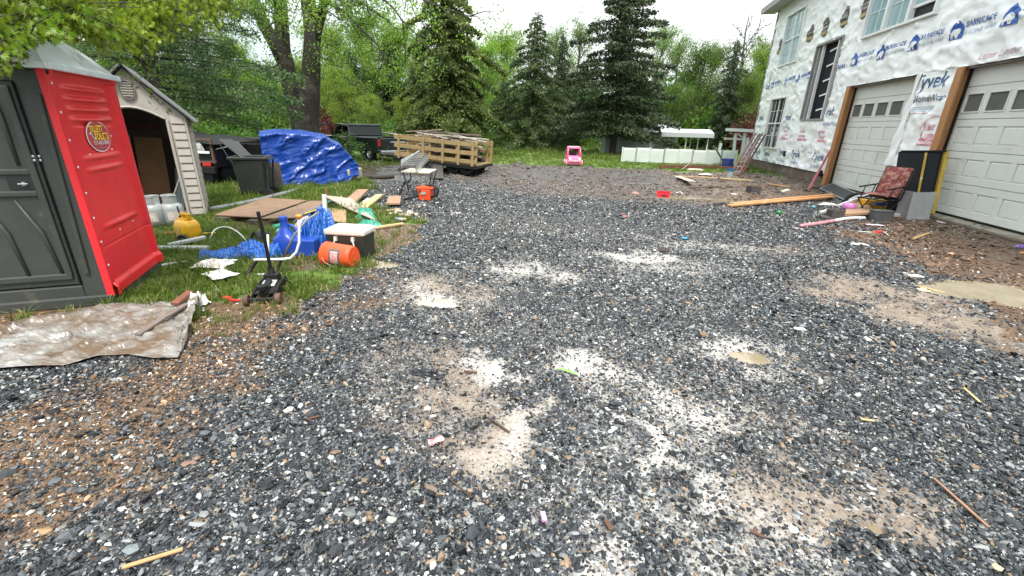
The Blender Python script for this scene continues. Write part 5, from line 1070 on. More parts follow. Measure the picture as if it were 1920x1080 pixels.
m=MB(); m.box((-.35,2.5,.95),(.5,.2,.6)); m.box((.35,2.5,.95),(.5,.2,.6)); m.build('seat',felt,tr,bev=.04)
dr=E('driver_door',(-.88,3.35,0)); dr.parent=tr; dr.rotation_euler=(0,0,math.radians(-62))
m=MB(); m.box((0,-.5,.72),(.07,1.0,.56)); m.build('door_skin',gp_,dr,bev=.02)
m=MB(); m.tube([(0,-.05,1.0),(0,-.12,1.42),(0,-.25,1.48),(0,-.8,1.48),(0,-.93,1.38),(0,-.98,1.0)],.028,8); m.build('window_frame',felt,dr,smooth=True)
for (x,y) in ((-.8,.35),(.8,.35),(-.8,3.75),(.8,3.75)):
    wh=E('wheel',(x,y,.37)); wh.parent=tr
    m=MB(); m.lathe([(.2,-.1),(.33,-.11),(.365,-.08),(.37,0),(.365,.08),(.33,.11),(.2,.1)],26,Matrix.Rotation(math.pi/2,4,'Y')); m.build('tyre',felt,wh)
    m=MB(); m.lathe([(0,-.04),(.08,-.06),(.12,-.03),(.2,-.06),(.21,.0),(.2,.06),(.12,.03),(.08,.06),(0,.04)],20,Matrix.Rotation(math.pi/2,4,'Y')); m.build('rim',chrome,wh)
for k in range(5): plank('pale scrap board heaped in the bed of the pickup',tuple(TRM@Vector((.1+.12*k,-.4+.1*k,1.0+.03*k))),tuple(TRM@Vector((.7-.1*k,.3+.2*k,1.1+.02*k))),.12,.02,PM('scrap_pale',(.45,.42,.38),(.3,.27,.24),rough=.7),'board',group='scrap boards in the pickup bed')
# utility trailer with slatted sides ------------------------------------------------------
tl=PM('treated_lumber',(.31,.22,.10),(.24,.165,.07),scale=3,stretch=(1,1,6),rough=.7,bump=.2,c3=(.2,.13,.06),c3amt=.12)
fL=P2(741,322); fR=P2(917,338); fR=GP(893,330); fL=AY(741,300,14.75); fL.z=0; d=fR-fL; TL=d.length; rz=math.atan2(d.y,d.x)
ut=E('utility_trailer',(fL.x,fL.y,0),rz,'open utility trailer with yellowish slatted wooden sides loaded with scrap wood','trailer')
TW=1.5; z0=.3; ut.rotation_euler=(0,.06,rz); ut.location.z=.2
m=MB(); m.box((TL/2,TW/2,z0-.05),(TL+.1,TW,.08)); m.box((-.5,TW/2,z0-.08),(1.2,.1,.08)); m.build('chassis',blk,ut,bev=.01)
m=MB(); m.box((TL/2,TW/2,z0+.01),(TL,TW-.06,.03)); m.build('deck',tl,ut)
def rail(side,k,x0=0,x1=None):
    x1=x1 or TL; m=MB(); z=z0+.12+k*.27; y=-.03 if side==0 else TW+.03; mid=TL*.53
    for (a,b3,dz) in ((x0,mid,.0),(mid+.01,x1,.0)): m.bar((a,y,z+.0),(b3,y+.0,z),.032,.125,(0,0,1)); m.build('rail',tl,ut,bev=.004); m=MB()
for side in (0,1):
    for k in range(3): rail(side,k)
    for t in (.03,.15,.27,.42,.58,.75,.93,1.0):
        m=MB(); x=TL*t+.03; m.bar((min(x,TL-.04),.015 if side==0 else TW-.015,z0),(min(x,TL-.04),.015 if side==0 else TW-.015,z0+.76),.085,.04,(0,1,0)); m.build('post',tl,ut,bev=.004)
    for t in (.055,.36,.6,.79,.955):
        if side==0: m=MB(); x=TL*t; m.bar((x,-.065,z0-.02),(x,-.065,z0+.75),.085,.035,(0,1,0)); m.build('post',tl,ut,bev=.004)
for k in range(3): m=MB(); m.bar((-.03,0,z0+.12+.27*k),(-.03,TW,z0+.12+.27*k),.032,.125,(0,0,1)); m.build('rail',tl,ut,bev=.004)
for (x,y) in ((TL*.70,.2),(TL*.86,.2),(TL*.70,TW-.2),(TL*.86,TW-.2)):
    wh=E('wheel',(x,y,.27-.2+.06*TL*.78)); wh.parent=ut
    m=MB(); m.lathe([(.16,-.08),(.24,-.09),(.265,-.06),(.27,0),(.265,.06),(.24,.09),(.16,.08)],24,Matrix.Rotation(math.pi/2,4,'X')); m.build('tyre',felt,wh)
    m=MB(); m.lathe([(0,-.05),(.06,-.05),(.1,-.02),(.17,-.05),(.17,.05),(.1,.02),(.06,.05),(0,.05)],16,Matrix.Rotation(math.pi/2,4,'X')); m.build('rim',blk,wh)
m=MB(); m.box((TL*.5,-.03,z0-.06),(TL+.1,.05,.11)); m.build('side_beam',blk,ut,bev=.006)
Mt=Matrix.Translation(ut.location)@ut.rotation_euler.to_matrix().to_4x4(); sw=[PM('scrap_a',(.16,.12,.1),(.1,.075,.06),scale=6,rough=.75,bump=.3),PM('scrap_b',(.32,.25,.18),(.24,.18,.13),scale=6,rough=.75),PM('scrap_c',(.5,.46,.4),(.36,.31,.25),scale=6,rough=.7),PM('scrap_d',(.07,.055,.05),(.12,.1,.08),scale=6,rough=.75)]
rr=random.Random(5)
for k in range(74):
    L_=rr.uniform(.5,2.0); x=rr.uniform(.2,TL-L_*.75); y=rr.uniform(.12,TW-.12); z=z0+.1+rr.random()**.6*.72+.08*math.sin(x*1.3); a_=rr.gauss(0,.45)
    A_=Mt@Vector((x,y,z)); B_=Mt@Vector((min(x+L_*math.cos(a_),TL-.05),min(max(y+L_*math.sin(a_),.1),TW-.1),z+rr.gauss(.02,.08)))
    plank('scrap board piled lengthwise on the slatted trailer',tuple(A_),tuple(B_),rr.uniform(.06,.2),rr.uniform(.015,.04),rr.choice(sw if z<z0+.65 else [sw[1],sw[2],sw[2],sw[0]]),'board',group='scrap boards loaded on the trailer',name='scrap_board')
plank('pale board leaning under the trailer side on the ground',(822,320),(862,328),.1,.03,PM('whitewood',(.6,.55,.46)),'board')
# work table with ladder on it ---------------------------------------------------------------
tc_=P2(786,372); wt=E('folding_table',(tc_.x+.0,tc_.y+.25,0),math.radians(0),'folding table with pale yellowed top and dark bent tube legs','table')
def rt(px,py,y): v=AY(px,py,y); return v-wt.location
zt=.72
c4=[rt(752,322,9.5),rt(805,322,9.5),rt(818,306,10.3),rt(768,306,10.3)]
m=MB(); z=(c4[0].z+c4[1].z)/2; c4=[Vector((p.x,p.y,z)) for p in c4]; m.add([tuple(p) for p in c4]+[(p.x,p.y,p.z-.03) for p in c4],[(0,1,2,3),(7,6,5,4),(0,4,5,1),(1,5,6,2),(2,6,7,3),(3,7,4,0)]); m.build('table_top',PM('table_top',(.62,.6,.47),(.52,.5,.38),scale=5,rough=.5,c3=(.35,.3,.2),c3amt=.15),wt,bev=.006)
for (a_,b_) in ((c4[0],c4[3]),(c4[1],c4[2])):
    m=MB(); 
    for e,s in ((a_,1),(b_,-1)): m.tube([e+Vector((.02,.05*s,-.03)),e+Vector((.06 if a_ is c4[0] else -.04,.1*s,-.25)),Vector((e.x-.05,e.y+.12*s,.2)),Vector((e.x-.08,e.y-.04*s,.01))],.014,7)
    m.tube([Vector((a_.x,a_.y+.1,.3)),Vector((b_.x,b_.y-.1,.3))],.011,6); m.build('leg',blk,wt,smooth=True)
# ladder lying across the table, silhouette of open treads
lad=E('ladder',tuple(AY(770,305,9.8)),0,'aluminium step ladder lying on the folding table','ladder')
def rl_(px,py,y): return AY(px,py,y)-lad.location
alu=PM('aluminium',(.55,.56,.56),(.42,.43,.43),scale=7,rough=.35,metal=.6); fib=PM('grey_fibreglass',(.2,.2,.2),rough=.5)
m=MB(); m.bar(rl_(753,308,9.4),rl_(787,284,11.2),.03,.07); m.build('side_rail',alu,lad); m=MB(); m.bar(rl_(753,302,9.5),rl_(776,290,10.6),.03,.05); m.build('side_rail',alu,lad)
m=MB(); m.bar(rl_(781,321,9.4),rl_(802,299,11.2),.03,.07); m.build('side_rail',alu,lad)
for k in range(7):
    t=k/6.6; a_=rl_(753+30*t,308-22*t,9.45+1.65*t); b_=rl_(781+20*t,318-20*t,9.45+1.65*t); tp_=Vector((b_.x,b_.y,a_.z+.0))
    m=MB(); m.bar(a_,tp_,.07,.02); m.build('tread',fib,lad); m=MB(); m.bar(tp_,b_,.07,.02,(0,1,0)); m.build('tread_bracket',fib,lad)
quad_board('dark tilted panel leaning against the table right side',[(812,338),(832,338),(829,318),(812,318)],.02,PM('dark_panel',(.05,.045,.04),rough=.6),0,'panel','panel',(.0,.0,.45,.45))
# orange wet vacuum with hose ------------------------------------------------------------------
ov=E('shop_vacuum',P2(796,377),.1,'orange tub vacuum with looped black hose on the gravel','vacuum')
m=MB(); m.box((0,.13,.13),(.25,.24,.26),taper=1.22); m.build('tub',orm,ov,bev=.025)
m=MB(); m.box((0,.13,.275),(.37,.3,.03)); m.box((.02,.13,.3),(.2,.2,.03)); m.build('rim',orm,ov,bev=.012)
m=MB(); m.box((-.02,-.013,.17),(.12,.008,.06),(-.1,0,0)); m.build('label',PM('vac_label',(.12,.12,.12),(.4,.38,.35),scale=26,rough=.5),ov)
m=MB(); m.lathe([(0,.0),(.028,0),(.028,.02),(0,.025)],12,Matrix.Translation((-.09,-.02,.24))@Matrix.Rotation(math.pi/2,4,'X')); m.build('port',PM('port_red',(.45,.03,.01),rough=.4),ov)
m=MB(); m.tube([(.02,.1,.31),(.14,.05,.34),(.25,.04,.32),(.31,.04,.22),(.26,.03,.12),(.14,.06,.08)],.026,10); m.tube([(-.1,.06,.1),(-.25,.0,.08),(-.42,-.08,.03)],.026,10); m.build('hose',felt,ov,smooth=True)
# brush pile behind the tarp ---------------------------------------------------------------------
tw_=PM('twig',(.06,.045,.03),(.1,.075,.05),rough=.8); bc=P2(690,325); m=MB(); rr=random.Random(3)
for k in range(70):
    p=Vector((rr.gauss(0,.45),rr.gauss(0,.35),rr.uniform(.02,.2))); dd=Vector((rr.gauss(0,1),rr.gauss(0,1),rr.gauss(.2,.35))).normalized(); L_=rr.uniform(.3,.9); m.tube([p,p+dd*L_*.5+Vector((0,0,rr.gauss(0,.04))),p+dd*L_],[.012,.008,.004],4)
o=m.build('brush_pile',tw_,None,loc=bc); tag(o,'tangled brush pile of bare twigs right of the blue tarpaulin','brush pile',kind='stuff')
tube_thing('dark log lying on the ground right of the blue tarpaulin',[(678,334),(710,336),(738,334)],.06,PM('log_bark',(.05,.035,.025),rough=.9,bump=.5),'log','log')
# ================================================================ middle distance
pkm=PM('pink_plastic',(.82,.17,.34),(.76,.15,.31),scale=3,rough=.35); pk2=PM('light_pink',(.75,.36,.45),rough=.4)
tc2=E('toy_car',P2(1073,311)+Vector((0,.3,0)),math.radians(12),'pink plastic ride on toy car at the lawn edge','toy car'); tc2.scale=(1,1,1.12)
m=MB(); m.box((0,0,.15),(.66,.95,.2)); m.box((0,-.38,.27),(.6,.25,.1)); m.box((0,.15,.3),(.64,.62,.14)); m.build('body',pkm,tc2,bev=.05)
m=MB()
for s in (1,-1):
    m.tube([(s*.3,-.24,.33),(s*.26,-.16,.66),(s*.25,.3,.68),(s*.3,.42,.35)],.028,8)
    m.tube([(s*.28,.1,.35),(s*.26,.08,.68)],.024,8)
m.tube([(-.26,-.16,.66),(.26,-.16,.66)],.028,8); m.tube([(-.25,.3,.68),(.25,.3,.68)],.028,8); m.build('cab_frame',pkm,tc2,smooth=True)
m=MB(); m.box((0,.08,.7),(.5,.5,.04)); m.build('roof',pk2,tc2,bev=.02)
m=MB(); m.box((0,-.5,.2),(.56,.05,.09)); m.build('bumper',pk2,tc2,bev=.02)
m=MB(); m.box((0,.2,.42),(.3,.08,.24)); m.build('seat',PM('toy_dark',(.04,.02,.03),rough=.5),tc2,bev=.02)
for s in (1,-1):
    m=MB(); m.lathe([(0,.02),(.04,.02),(.05,0)],14,Matrix.Translation((s*.2,-.51,.28))@Matrix.Rotation(math.pi/2,4,'X')); m.build('headlight',WHT,tc2)
    for y in (-.3,.32): m=MB(); m.lathe([(0,-.04),(.1,-.04),(.115,0),(.1,.04),(0,.04)],18,Matrix.Translation((s*.33,y,.11))@Matrix.Rotation(math.pi/2,4,'Y')); m.build('wheel',pk2,tc2)
# white plastic panel fence
fw_=PM('fence_white',(.62,.65,.62),(.56,.6,.56),scale=2,rough=.5,bump=.1,bscale=20)
a=GP(1165,304); b=GP(1377,311); n=8; fe=E('panel_fence',(a.x,a.y,0),math.atan2(b.y-a.y,b.x-a.x),'low white plastic panel fence across the lawn','fence'); FL=(b-a).length/n
for k in range(n):
    hh=.72+.02*math.sin(k*2.1); tl_=.012*math.sin(k*3.7)
    m=MB(); m.box((FL*(k+.5),.0,hh/2),(FL-.08,.03,hh-.04),(tl_,0,tl_)); m.build('fence_panel',fw_,fe)
    for q in range(7): m=MB(); m.box((FL*(k+.5),-.024,.07+q*(hh-.1)/7),(FL-.13,.014,(hh-.1)/7-.025),(0,0,0)); m.build('fence_board',fw_,fe)
for k in range(n+1): m=MB(); m.box((FL*k,0,.36+.02*math.sin(k)),(.05,.06,.74)); m.build('fence_post',fw_ if k%2==0 else PM('grey_post',(.3,.32,.3),rough=.6),fe,bev=.004)
# long grey shed with white trim and carport
gv=PM('grey_siding',(.44,.46,.49),(.38,.4,.42),scale=3,rough=.7); 
def at(px,py,y): return AY(px,py,y)
ls=E('garden_shed',(at(1126,290,31).x,31,0),0,'long low grey shed with white trim behind the large spruce','shed'); Wd=at(1268,270,31).x-at(1126,270,31).x
m=MB(); m.box((Wd/2,1.5,.65),(Wd,3,1.55)); m.build('wall',gv,ls)
for k in range(34): m=MB(); m.box((Wd*(k+.5)/34,-.02,.65),(.025,.03,1.5)); m.build('wall_batten',gv,ls)
m=MB(); m.box((.12,-.04,.65),(.28,.05,1.55)); m.box((1.1,-.04,.65),(.1,.05,1.5)); m.box((Wd-.1,-.04,.65),(.2,.05,1.55)); m.box((Wd*.5,-.04,-.04),(Wd,.05,.1)); m.build('trim',fw_,ls)
m=MB(); x=at(1240,270,31).x-ls.location.x
m.box((x,-.06,.4),(1.4,.04,.07)); m.box((x,-.06,1.0),(1.4,.04,.07)); 
for s in (-.68,0,.68): m.box((x+s,-.06,.7),(.08,.04,1.3))
for s in (-.35,.35): m.bar((x+s-.3,-.08,.43),(x+s+.3,-.08,.97),.03,.06); m.bar((x+s-.3,-.08,.97),(x+s+.3,-.08,.43),.03,.06)
m.build('cross_door',fw_,ls)
m=MB(); m.add([(-.2,-.3,1.42),(Wd+.2,-.3,1.42),(Wd+.2,3.3,1.42),(-.2,3.3,1.42),(-.2,1.5,1.9),(Wd+.2,1.5,1.9)],[(0,1,5,4),(2,3,4,5),(0,4,3),(1,2,5),(3,2,1,0)]); m.build('roof',PM('pale_grey_roof',(.3,.32,.35),rough=.6),ls)
cp=E('carport',(at(1240,280,30).x,29.4,0),0,'open white metal carport with low vaulted roof beside the grey shed','carport'); w_=at(1328,270,29.4).x-cp.location.x
m=MB(); m.grid(12,2,lambda u,v:(-.2+(w_+.4)*v,-.2+3.6*u,1.28+.36*math.sin(math.pi*(.12+.76*u)))); m.build('roof',fw_,cp,thick=.03)
m=MB(); m.box((w_/2,-.22,1.32),(w_+.4,.03,.26)); m.build('fascia',PM('fascia_grey',(.42,.44,.46),rough=.5),cp)
for (x,y) in ((0.3,0),(w_*.5,0),(w_*.5+.5,3),(w_*.8,3),(w_-.05,0),(w_-.05,3)): m=MB(); m.bar((x,y,0),(x,y,1.35),.06,.06,(0,1,0)); m.build('post',PM('post_pale',(.55,.56,.56),rough=.5),cp)
# white pergola / swing frame at right
pg=E('pergola',(at(1378,320,25).x,25,0),0,'white wooden pergola with slanted legs beside the house corner','pergola'); 
def r5(px,py,y=25): return at(px,py,y)-pg.location
m=MB(); m.bar(r5(1363,243),r5(1425,246),.6,.14); m.build('roof_board',fw_,pg)
m=MB(); m.bar(r5(1358,260,25.6),r5(1392,261,25.6),.06,.09); m.build('seat_rail',fw_,pg)
for (a_,b_) in (((1379,250),(1373,312)),((1397,249),(1389,300)),((1352,268),(1342,308)),((1402,258),(1396,315))): m=MB(); m.bar(r5(*a_),r5(*b_),.12,.12,(0,1,0)); m.build('post',fw_,pg)
m=MB(); m.bar(r5(1381,250),r5(1392,257),.05,.05); m.build('brace',fw_,pg)
m=MB(); m.bar(r5(1404,268),r5(1404,311),.5,.05,(0,1,0)); m.build('side_panel',fw_,pg)
# blue drum with poles, pail, ladders
dm=E('blue_drum',P2(1362,316),0,'blue open drum standing before the white fence','drum'); m=MB(); m.lathe([(0,.02),(.23,.02),(.24,0),(.24,.3),(.25,.31),(.24,.32),(.245,.42),(.235,.43),(.22,.42),(.22,.04),(0,.04)],28); m.build('shell',PM('drum_blue',(.015,.04,.2),rough=.35),dm)
for k,(p,q,l) in enumerate((((1338,274),(1355,306),'leftmost'),((1343,278),(1358,306),'nearer right'))):
    thing('metal_pole',MB().tube([(0,0,.05),at(p[0],p[1],20.5)-P2(1362,316)],.02,6),PM('grey_pole',(.25,.23,.21)),f'grey pole leaning in the blue drum, the {l} one','pole',P2(1362,316))
pa=E('pail',P2(1366,335),0,'small grey pail with blue rim standing in the dirt','pail'); m=MB(); m.lathe([(0,0),(.11,0),(.13,.28),(0,.28)],20); m.build('shell',PM('pail_grey',(.33,.35,.36),rough=.5),pa); m=MB(); m.lathe([(.125,.27),(.145,.27),(.148,.34),(.13,.34)],20); m.build('rim',PM('pail_blue',(.02,.12,.25),rough=.5),pa)
mar=PM('maroon_rail',(.1,.025,.022),(.14,.05,.045),scale=9,rough=.5); 
def ladder(label,a,b,w,off):
    e=E('extension_ladder',a,0,label,'ladder'); B_=Vector(b)-Vector(a); s=Vector((1,.25,0)).normalized()*w
    for q in (0,1): m=MB(); m.bar(s*q,B_+s*q,.035,.08,(0,1,0)); m.build('rail',mar,e)
    n=9
    for k in range(n): p=B_*((k+.6)/n); m=MB(); m.bar(p,p+s,.03,.035); m.build('rung',alu,e)
    return e
ladder('red railed extension ladder leaning on the house corner, the left one',P2(1368,333),tuple(at(1416,250,22.0)),.3,0); ladder('red railed extension ladder leaning on the house corner, the right one',P2(1379,331)+Vector((0,.2,0)),tuple(at(1424,251,22.2)),.28,0)
# red timber edging, red drawer, scraps in dirt
redt=PM('red_timber',(.17,.045,.035),(.12,.035,.028),scale=5,stretch=(1,6,1),rough=.75,bump=.3)
plank('long red timber edging along the lawn, the left length',(1236,316),(1318,316),.1,.14,redt,'timber'); plank('long red timber edging continuing behind the ladders to the house',(1320,316),(1405,321),.1,.14,redt,'timber')
plank('short pale post on the red timber edging',tuple(P2(1255,314,.1)),tuple(P2(1255,314,.3)),.05,.05,fw_,'post')
plank('thin grey stick leaning up from the dirt near the red timber',tuple(P2(1278,320,.02)),tuple(at(1300,301,20.5)),.035,.03,PM('grey_pole',(.25,.23,.21)),'stick')
plank('long tan board lying in the dirt in front of the pail',(1270,333),(1345,337),.07,.03,bw,'board',.03,.03); plank('yellowish board lying in line right of the tan one',(1350,337),(1412,339),.07,.03,yw,'board',.03,.03)
plank('pale broad board propped on the dirt mound',(1268,336),(1296,350),.22,.02,PM('pale_board',(.48,.41,.32),(.4,.33,.25),rough=.7),'board',.09,.12)
crumple('pale sheet scrap lying near the red timber edging',1303,319,.7,.3,.07,PM('pale_scrap',(.5,.44,.36),rough=.8),5,'sheet_scrap','scrap',14); crumple('white scrap lying left of the pail in the dirt',1322,331,.5,.2,.05,whp,6,'sheet_scrap','scrap',12)
crumple('white scrap at the foot of the dirt mound by the red drawer',1274,363,.16,.14,.05,whp,7,'paper_scrap','scrap',10); crumple('small white tile like scrap left of the dark block',1376,365,.17,.12,.02,whp,12,'paper_scrap','scrap',8)
crumple('pale red scrap lying left of the red drawer',1192,363,.18,.2,.06,PM('pale_red',(.5,.18,.14),rough=.6),13,'plastic_scrap','scrap',10)
dwr=E('red_box',P2(1243,369),math.radians(-8),'red plastic box with black handle on the dirt edge','box'); rp=PM('red_toy',(.55,.02,.03),rough=.4)
m=MB(); m.box((0,.12,.02),(.32,.24,.02)); 
for (c_,d_) in (((0,0,.06),(.32,.015,.09)),((0,.24,.08),(.32,.015,.13)),((-.155,.12,.07),(.015,.24,.11)),((.155,.12,.07),(.015,.24,.11))): m.box(c_,d_)
m.build('shell',rp,dwr,bev=.004); m=MB(); m.box((.03,-.012,.06),(.12,.01,.025)); m.build('handle',felt,dwr)
dbk=PM('dark_block',(.05,.042,.04),(.07,.058,.052),scale=8,rough=.8,bump=.3)
def cinder(label,p,rz,d=(.4,.2,.2),mat=None,holes=True):
    e=E('concrete_block',p,rz,label,'block'); m=MB(); L_,W_,H_=d; t=.03
    if holes:
        for (c_,d_) in (((0,-W_/2+t/2,H_/2),(L_,t,H_)),((0,W_/2-t/2,H_/2),(L_,t,H_)),((-L_/2+t/2,0,H_/2),(t,W_-2*t,H_)),((0,0,H_/2),(t,W_-2*t,H_)),((L_/2-t/2,0,H_/2),(t,W_-2*t,H_))): m.box(c_,d_)
    else: m.box((0,0,H_/2),(L_,W_,H_)); m.box((0,0,H_+.01),(L_*1.06,W_*1.06,.02))
    m.build('shell',mat or dbk,e,bev=.005); return e
cinder('dark concrete block standing in the dirt, nearest the drive',P2(1411,364),.2,(.26,.3,.22))
plank('flat dark slab lying right of the dark block in the dirt',(1440,360),(1462,362),.2,.04,dbk,'slab'); plank('second flat dark slab with white end further right',(1466,361),(1478,361),.14,.03,PM('whitewood',(.6,.55,.46)),'slab')
plank('grey square stone lying on the dirt mound',(1263,352),(1275,352),.2,.05,PM('grey_slab',(.18,.17,.16),rough=.8),'slab')
# orange brown boards
ob=PM('orange_board',(.52,.25,.1),(.43,.19,.07),scale=3,stretch=(1,1,1),rough=.6,bump=.15,c3=(.6,.4,.26),c3amt=.2)
plank('long orange brown board on the gravel, the nearer of two',(1367,390),(1560,375),.13,.035,ob,'board',.02,.05); plank('long orange brown board on the gravel, the farther of two',(1374,386),(1560,372),.11,.035,ob,'board',.03,.07)
# things by the garage ----------------------------------------------------------------------
sc=E('window_screen',P2(1545,362),0,'black window screen with pale aluminium frame lying by the garage','screen')
q4=[P2(1537,356,.05)-sc.location,P2(1592,383,.05)-sc.location,P2(1613,376,.1)-sc.location,P2(1560,352,.1)-sc.location]
m=MB(); m.add([tuple(p) for p in q4],[(0,1,2,3)]); m.build('mesh',PM('screen_mesh',(.03,.032,.034),rough=.6),sc)
for k in range(4): m=MB(); m.bar(q4[k],q4[(k+1)%4],.03,.03); m.build('frame',alu,sc)
cb_=P2(1508,360); thing('pry_bar',MB().tube([(0,0,0),(.12,.02,.12),tuple(Vector(ray(1556,283)*((HX-.14)/ray(1556,283)[0]))+Vector((0,0,CH))-cb_)],[.05,.035,.03],8),PM('red_pole',(.4,.08,.1),(.3,.05,.06),rough=.5),'dull red pole leaning against the wrapped wall','pole',cb_)
# folding lounge chair
fx=P2(1640,400); ch=E('lounge_chair',P2(1652,404),math.radians(-12),'folding lounge chair with red floral cushions before the black panels','chair')
flo=PM('floral_cushion',(.20,.022,.024),(.11,.02,.02),scale=5,rough=.8,bump=.3,c3=(.36,.2,.15),c3amt=.4,c3scale=11)
def rc(px,py,y): return AY(px,py,y)-ch.location
SV=Vector((.6,-.8,0)); FV=Vector((-.8,-.6,0))
def cushion(p0,p1,w,th,name,s=None):   # from p0 to p1 with width along side
    p0=Vector(p0);p1=Vector(p1); d_=p1-p0; s=SV.normalized(); nrm=d_.cross(s).normalized()
    m=MB(); m.grid(24,14,lambda u,v:tuple(p0+d_*u+s*((v-.5)*w)+nrm*(th*(min(1,4.5*min(u,1-u)+.25))**.5*(min(1,5*min(v,1-v)+.25))**.5*(.8+.2*abs(math.cos(u*math.pi*3))))))
    m.grid(24,14,lambda u,v:tuple(p0+d_*u+s*((v-.5)*w)-nrm*.015)); q=m.build(name,flo,None,smooth=True); q.parent=ch; return q
ch.rotation_euler=(0,0,0)
hb=rc(1662,371,10.55)
cushion(hb+Vector((0,0,.02)),hb-FV*.18+Vector((0,0,.6)),.46,-.09,'back_cushion'); cushion(hb+FV*.5+Vector((0,0,.05)),hb,.46,-.08,'seat_cushion')
m=MB(); gz_=-ch.location.z+hz(6,10.9)
for s_ in (-.25,.25):
    o_=hb+SV*s_; fr0=o_+FV*.55; 
    m.tube([fr0,o_],.012,6); m.tube([o_,o_-FV*.19+Vector((0,0,.61))],.012,6); m.tube([fr0+FV*.05+Vector((0,0,.22)),o_-FV*.1+Vector((0,0,.26))],.016,6)
    m.tube([o_+FV*.45,o_+FV*.38+Vector((0,0,.24))],.011,6); m.tube([o_+FV*.12,o_+FV*.02+Vector((0,0,.25))],.011,6)
    g1=o_+FV*.1; g1.z=gz_+.01; g2=o_+FV*.48; g2.z=gz_+.01; m.tube([fr0,g1],.012,6); m.tube([o_,g2],.012,6)
for q_ in (hb-FV*.19+Vector((0,0,.61)),hb+FV*.55,hb): m.tube([q_-SV*.25,q_+SV*.25],.012,6)
m.build('frame',blk,ch,smooth=True)
# black foam panels with yellow edge, grey boards
fo=E('foam_board_stack',P2(1722,402),0,'stack of black foam panels with yellow strips leaning on the garage pillar','panels')
def rf_(px,py,y): return AY(px,py,y)-fo.location
fb=PM('black_panel',(.010,.011,.013),(.015,.016,.018),scale=5,rough=.7,spec=.2); ye=PM('yellow_edge',(.5,.34,.03),(.35,.22,.05),scale=14,rough=.5,c3=(.7,.65,.4),c3amt=.1)
def slab4(ps,t,mat,name,par,bev=0):
    ps=[Vector(p) for p in ps]; n_=(ps[1]-ps[0]).cross(ps[3]-ps[0]).normalized()*t; m=MB(); m.add([tuple(p) for p in ps]+[tuple(p+n_) for p in ps],[(3,2,1,0),(4,5,6,7),(0,1,5,4),(1,2,6,5),(2,3,7,6),(3,0,4,7)]); return m.build(name,mat,par,bev=bev)
y0f,y1f=10.75,11.1
bl_,br_=rf_(1668,401,10.72),rf_(1742,402,10.55); tl__,tr__=rf_(1686,284,11.25),rf_(1770,284,11.05)
slab4([bl_,br_,tr__,tl__],-.05,fb,'panel',fo,.004)
o_=Vector((-.05,-.1,-.02)); slab4([bl_+o_,br_+o_+Vector((-.04,0,0)),tr__+o_+Vector((-.07,0,-.02)),tl__+o_],-.05,fb,'panel',fo,.004)
m=MB(); m.bar(br_+Vector((.03,0,0)),tr__+Vector((.03,0,0)),.07,.12,(0,1,0)); m.build('edge_strip',ye,fo,bev=.006)
mt=(tl__*.44+tr__*.56)+o_; mb_=(bl_*.44+br_*.56)+o_; m=MB(); m.bar(mb_+Vector((0,-.07,0)),mt+Vector((0,-.07,0)),.035,.02,(0,1,0)); m.build('edge_strip',ye,fo)
m=MB(); m.bar(tl__+Vector((0,-.06,.01)),tr__+Vector((0,-.06,.01)),.05,.03); m.build('top_edge',fb,fo)
thing('black_crate',MB().box((0,0,.16),(.42,.3,.32)),PM('black_crate',(.018,.018,.02),rough=.6),'black box under the chair at the foot of the foam panels','box',P2(1672,398)+Vector((.05,.3,0)),bev=.01)
gb=PM('cement_board',(.34,.335,.33),(.29,.285,.28),scale=2.5,rough=.7,bump=.1,c3=(.42,.41,.4),c3amt=.3)
cbE=E('cement_board',P2(1710,410),0,'grey cement board leaning at the foot of the black foam panels, larger one','board'); b0,b1=P2(1699,412),P2(1741,413); up_=Vector((.06,.14,.54)); q=[b0,b1,b1+up_,b0+up_]; slab4([p-cbE.location for p in q],-.012,gb,'panel_face',cbE)
cbE=E('cement_board',P2(1690,410),0,'narrow grey board overlapping left of the larger cement board','board'); b0,b1=P2(1680,408)+Vector((0,.06,0)),P2(1704,411)+Vector((0,.04,0)); up_=Vector((.06,.15,.54)); q=[b0,b1,b1+up_,b0+up_]; slab4([p-cbE.location for p in q],-.012,PM('mauve_board',(.25,.23,.235),rough=.7),'panel_face',cbE)
thing('foam_scrap',MB().box((0,0,.04),(.2,.1,.07)),whp,'white foam scrap lying left of the narrow grey board','scrap',P2(1674,407),bev=.01)
cinder('dark concrete block on the gravel near the pink bowl',P2(1563,412),.15,(.24,.2,.19)); cinder('dark concrete block right of the cardboard',P2(1649,413),.1,(.34,.2,.19),PM('wet_block',(.07,.07,.07),(.09,.09,.09),scale=8,rough=.7,bump=.3),False)
thing('concrete_rubble',MB().box((0,0,.03),(.2,.15,.06),(.1,.1,0)),dbk,'small dark rubble piece left of the nearer block','rubble',P2(1547,412),bev=.01)
quad_board('brown wet cardboard lying between the two blocks',[(1578,412),(1636,410),(1615,385),(1592,388)],.05,PM('cardboard',(.36,.22,.13)),.01,'cardboard','cardboard',(.05,.07,.1,.08))
rg=E('pink_bowl',P2(1588,402)+Vector((0,0,.09)),0,'pink plastic ring bowl lying on the cardboard','bowl'); m=MB(); m.lathe([(.06,0),(.1,.0),(.125,.05),(.12,.13),(.1,.145),(.085,.13),(.09,.06),(.06,.02)],28); m.build('shell',PM('bowl_pink',(.5,.18,.42),rough=.4),rg,smooth=True); rg.rotation_euler=(-.25,.1,0)
wp=PM('white_pipe',(.66,.66,.65),(.5,.48,.47),rough=.35); 
plank('white gutter piece crossing over the wheel and cardboard',tuple(P2(1568,396,.1)),tuple(P2(1624,388,.28)),.05,.04,wp,'gutter'); plank('short white pipe left of the dark block',(1534,402),(1553,396),.06,.05,wp,'pipe')
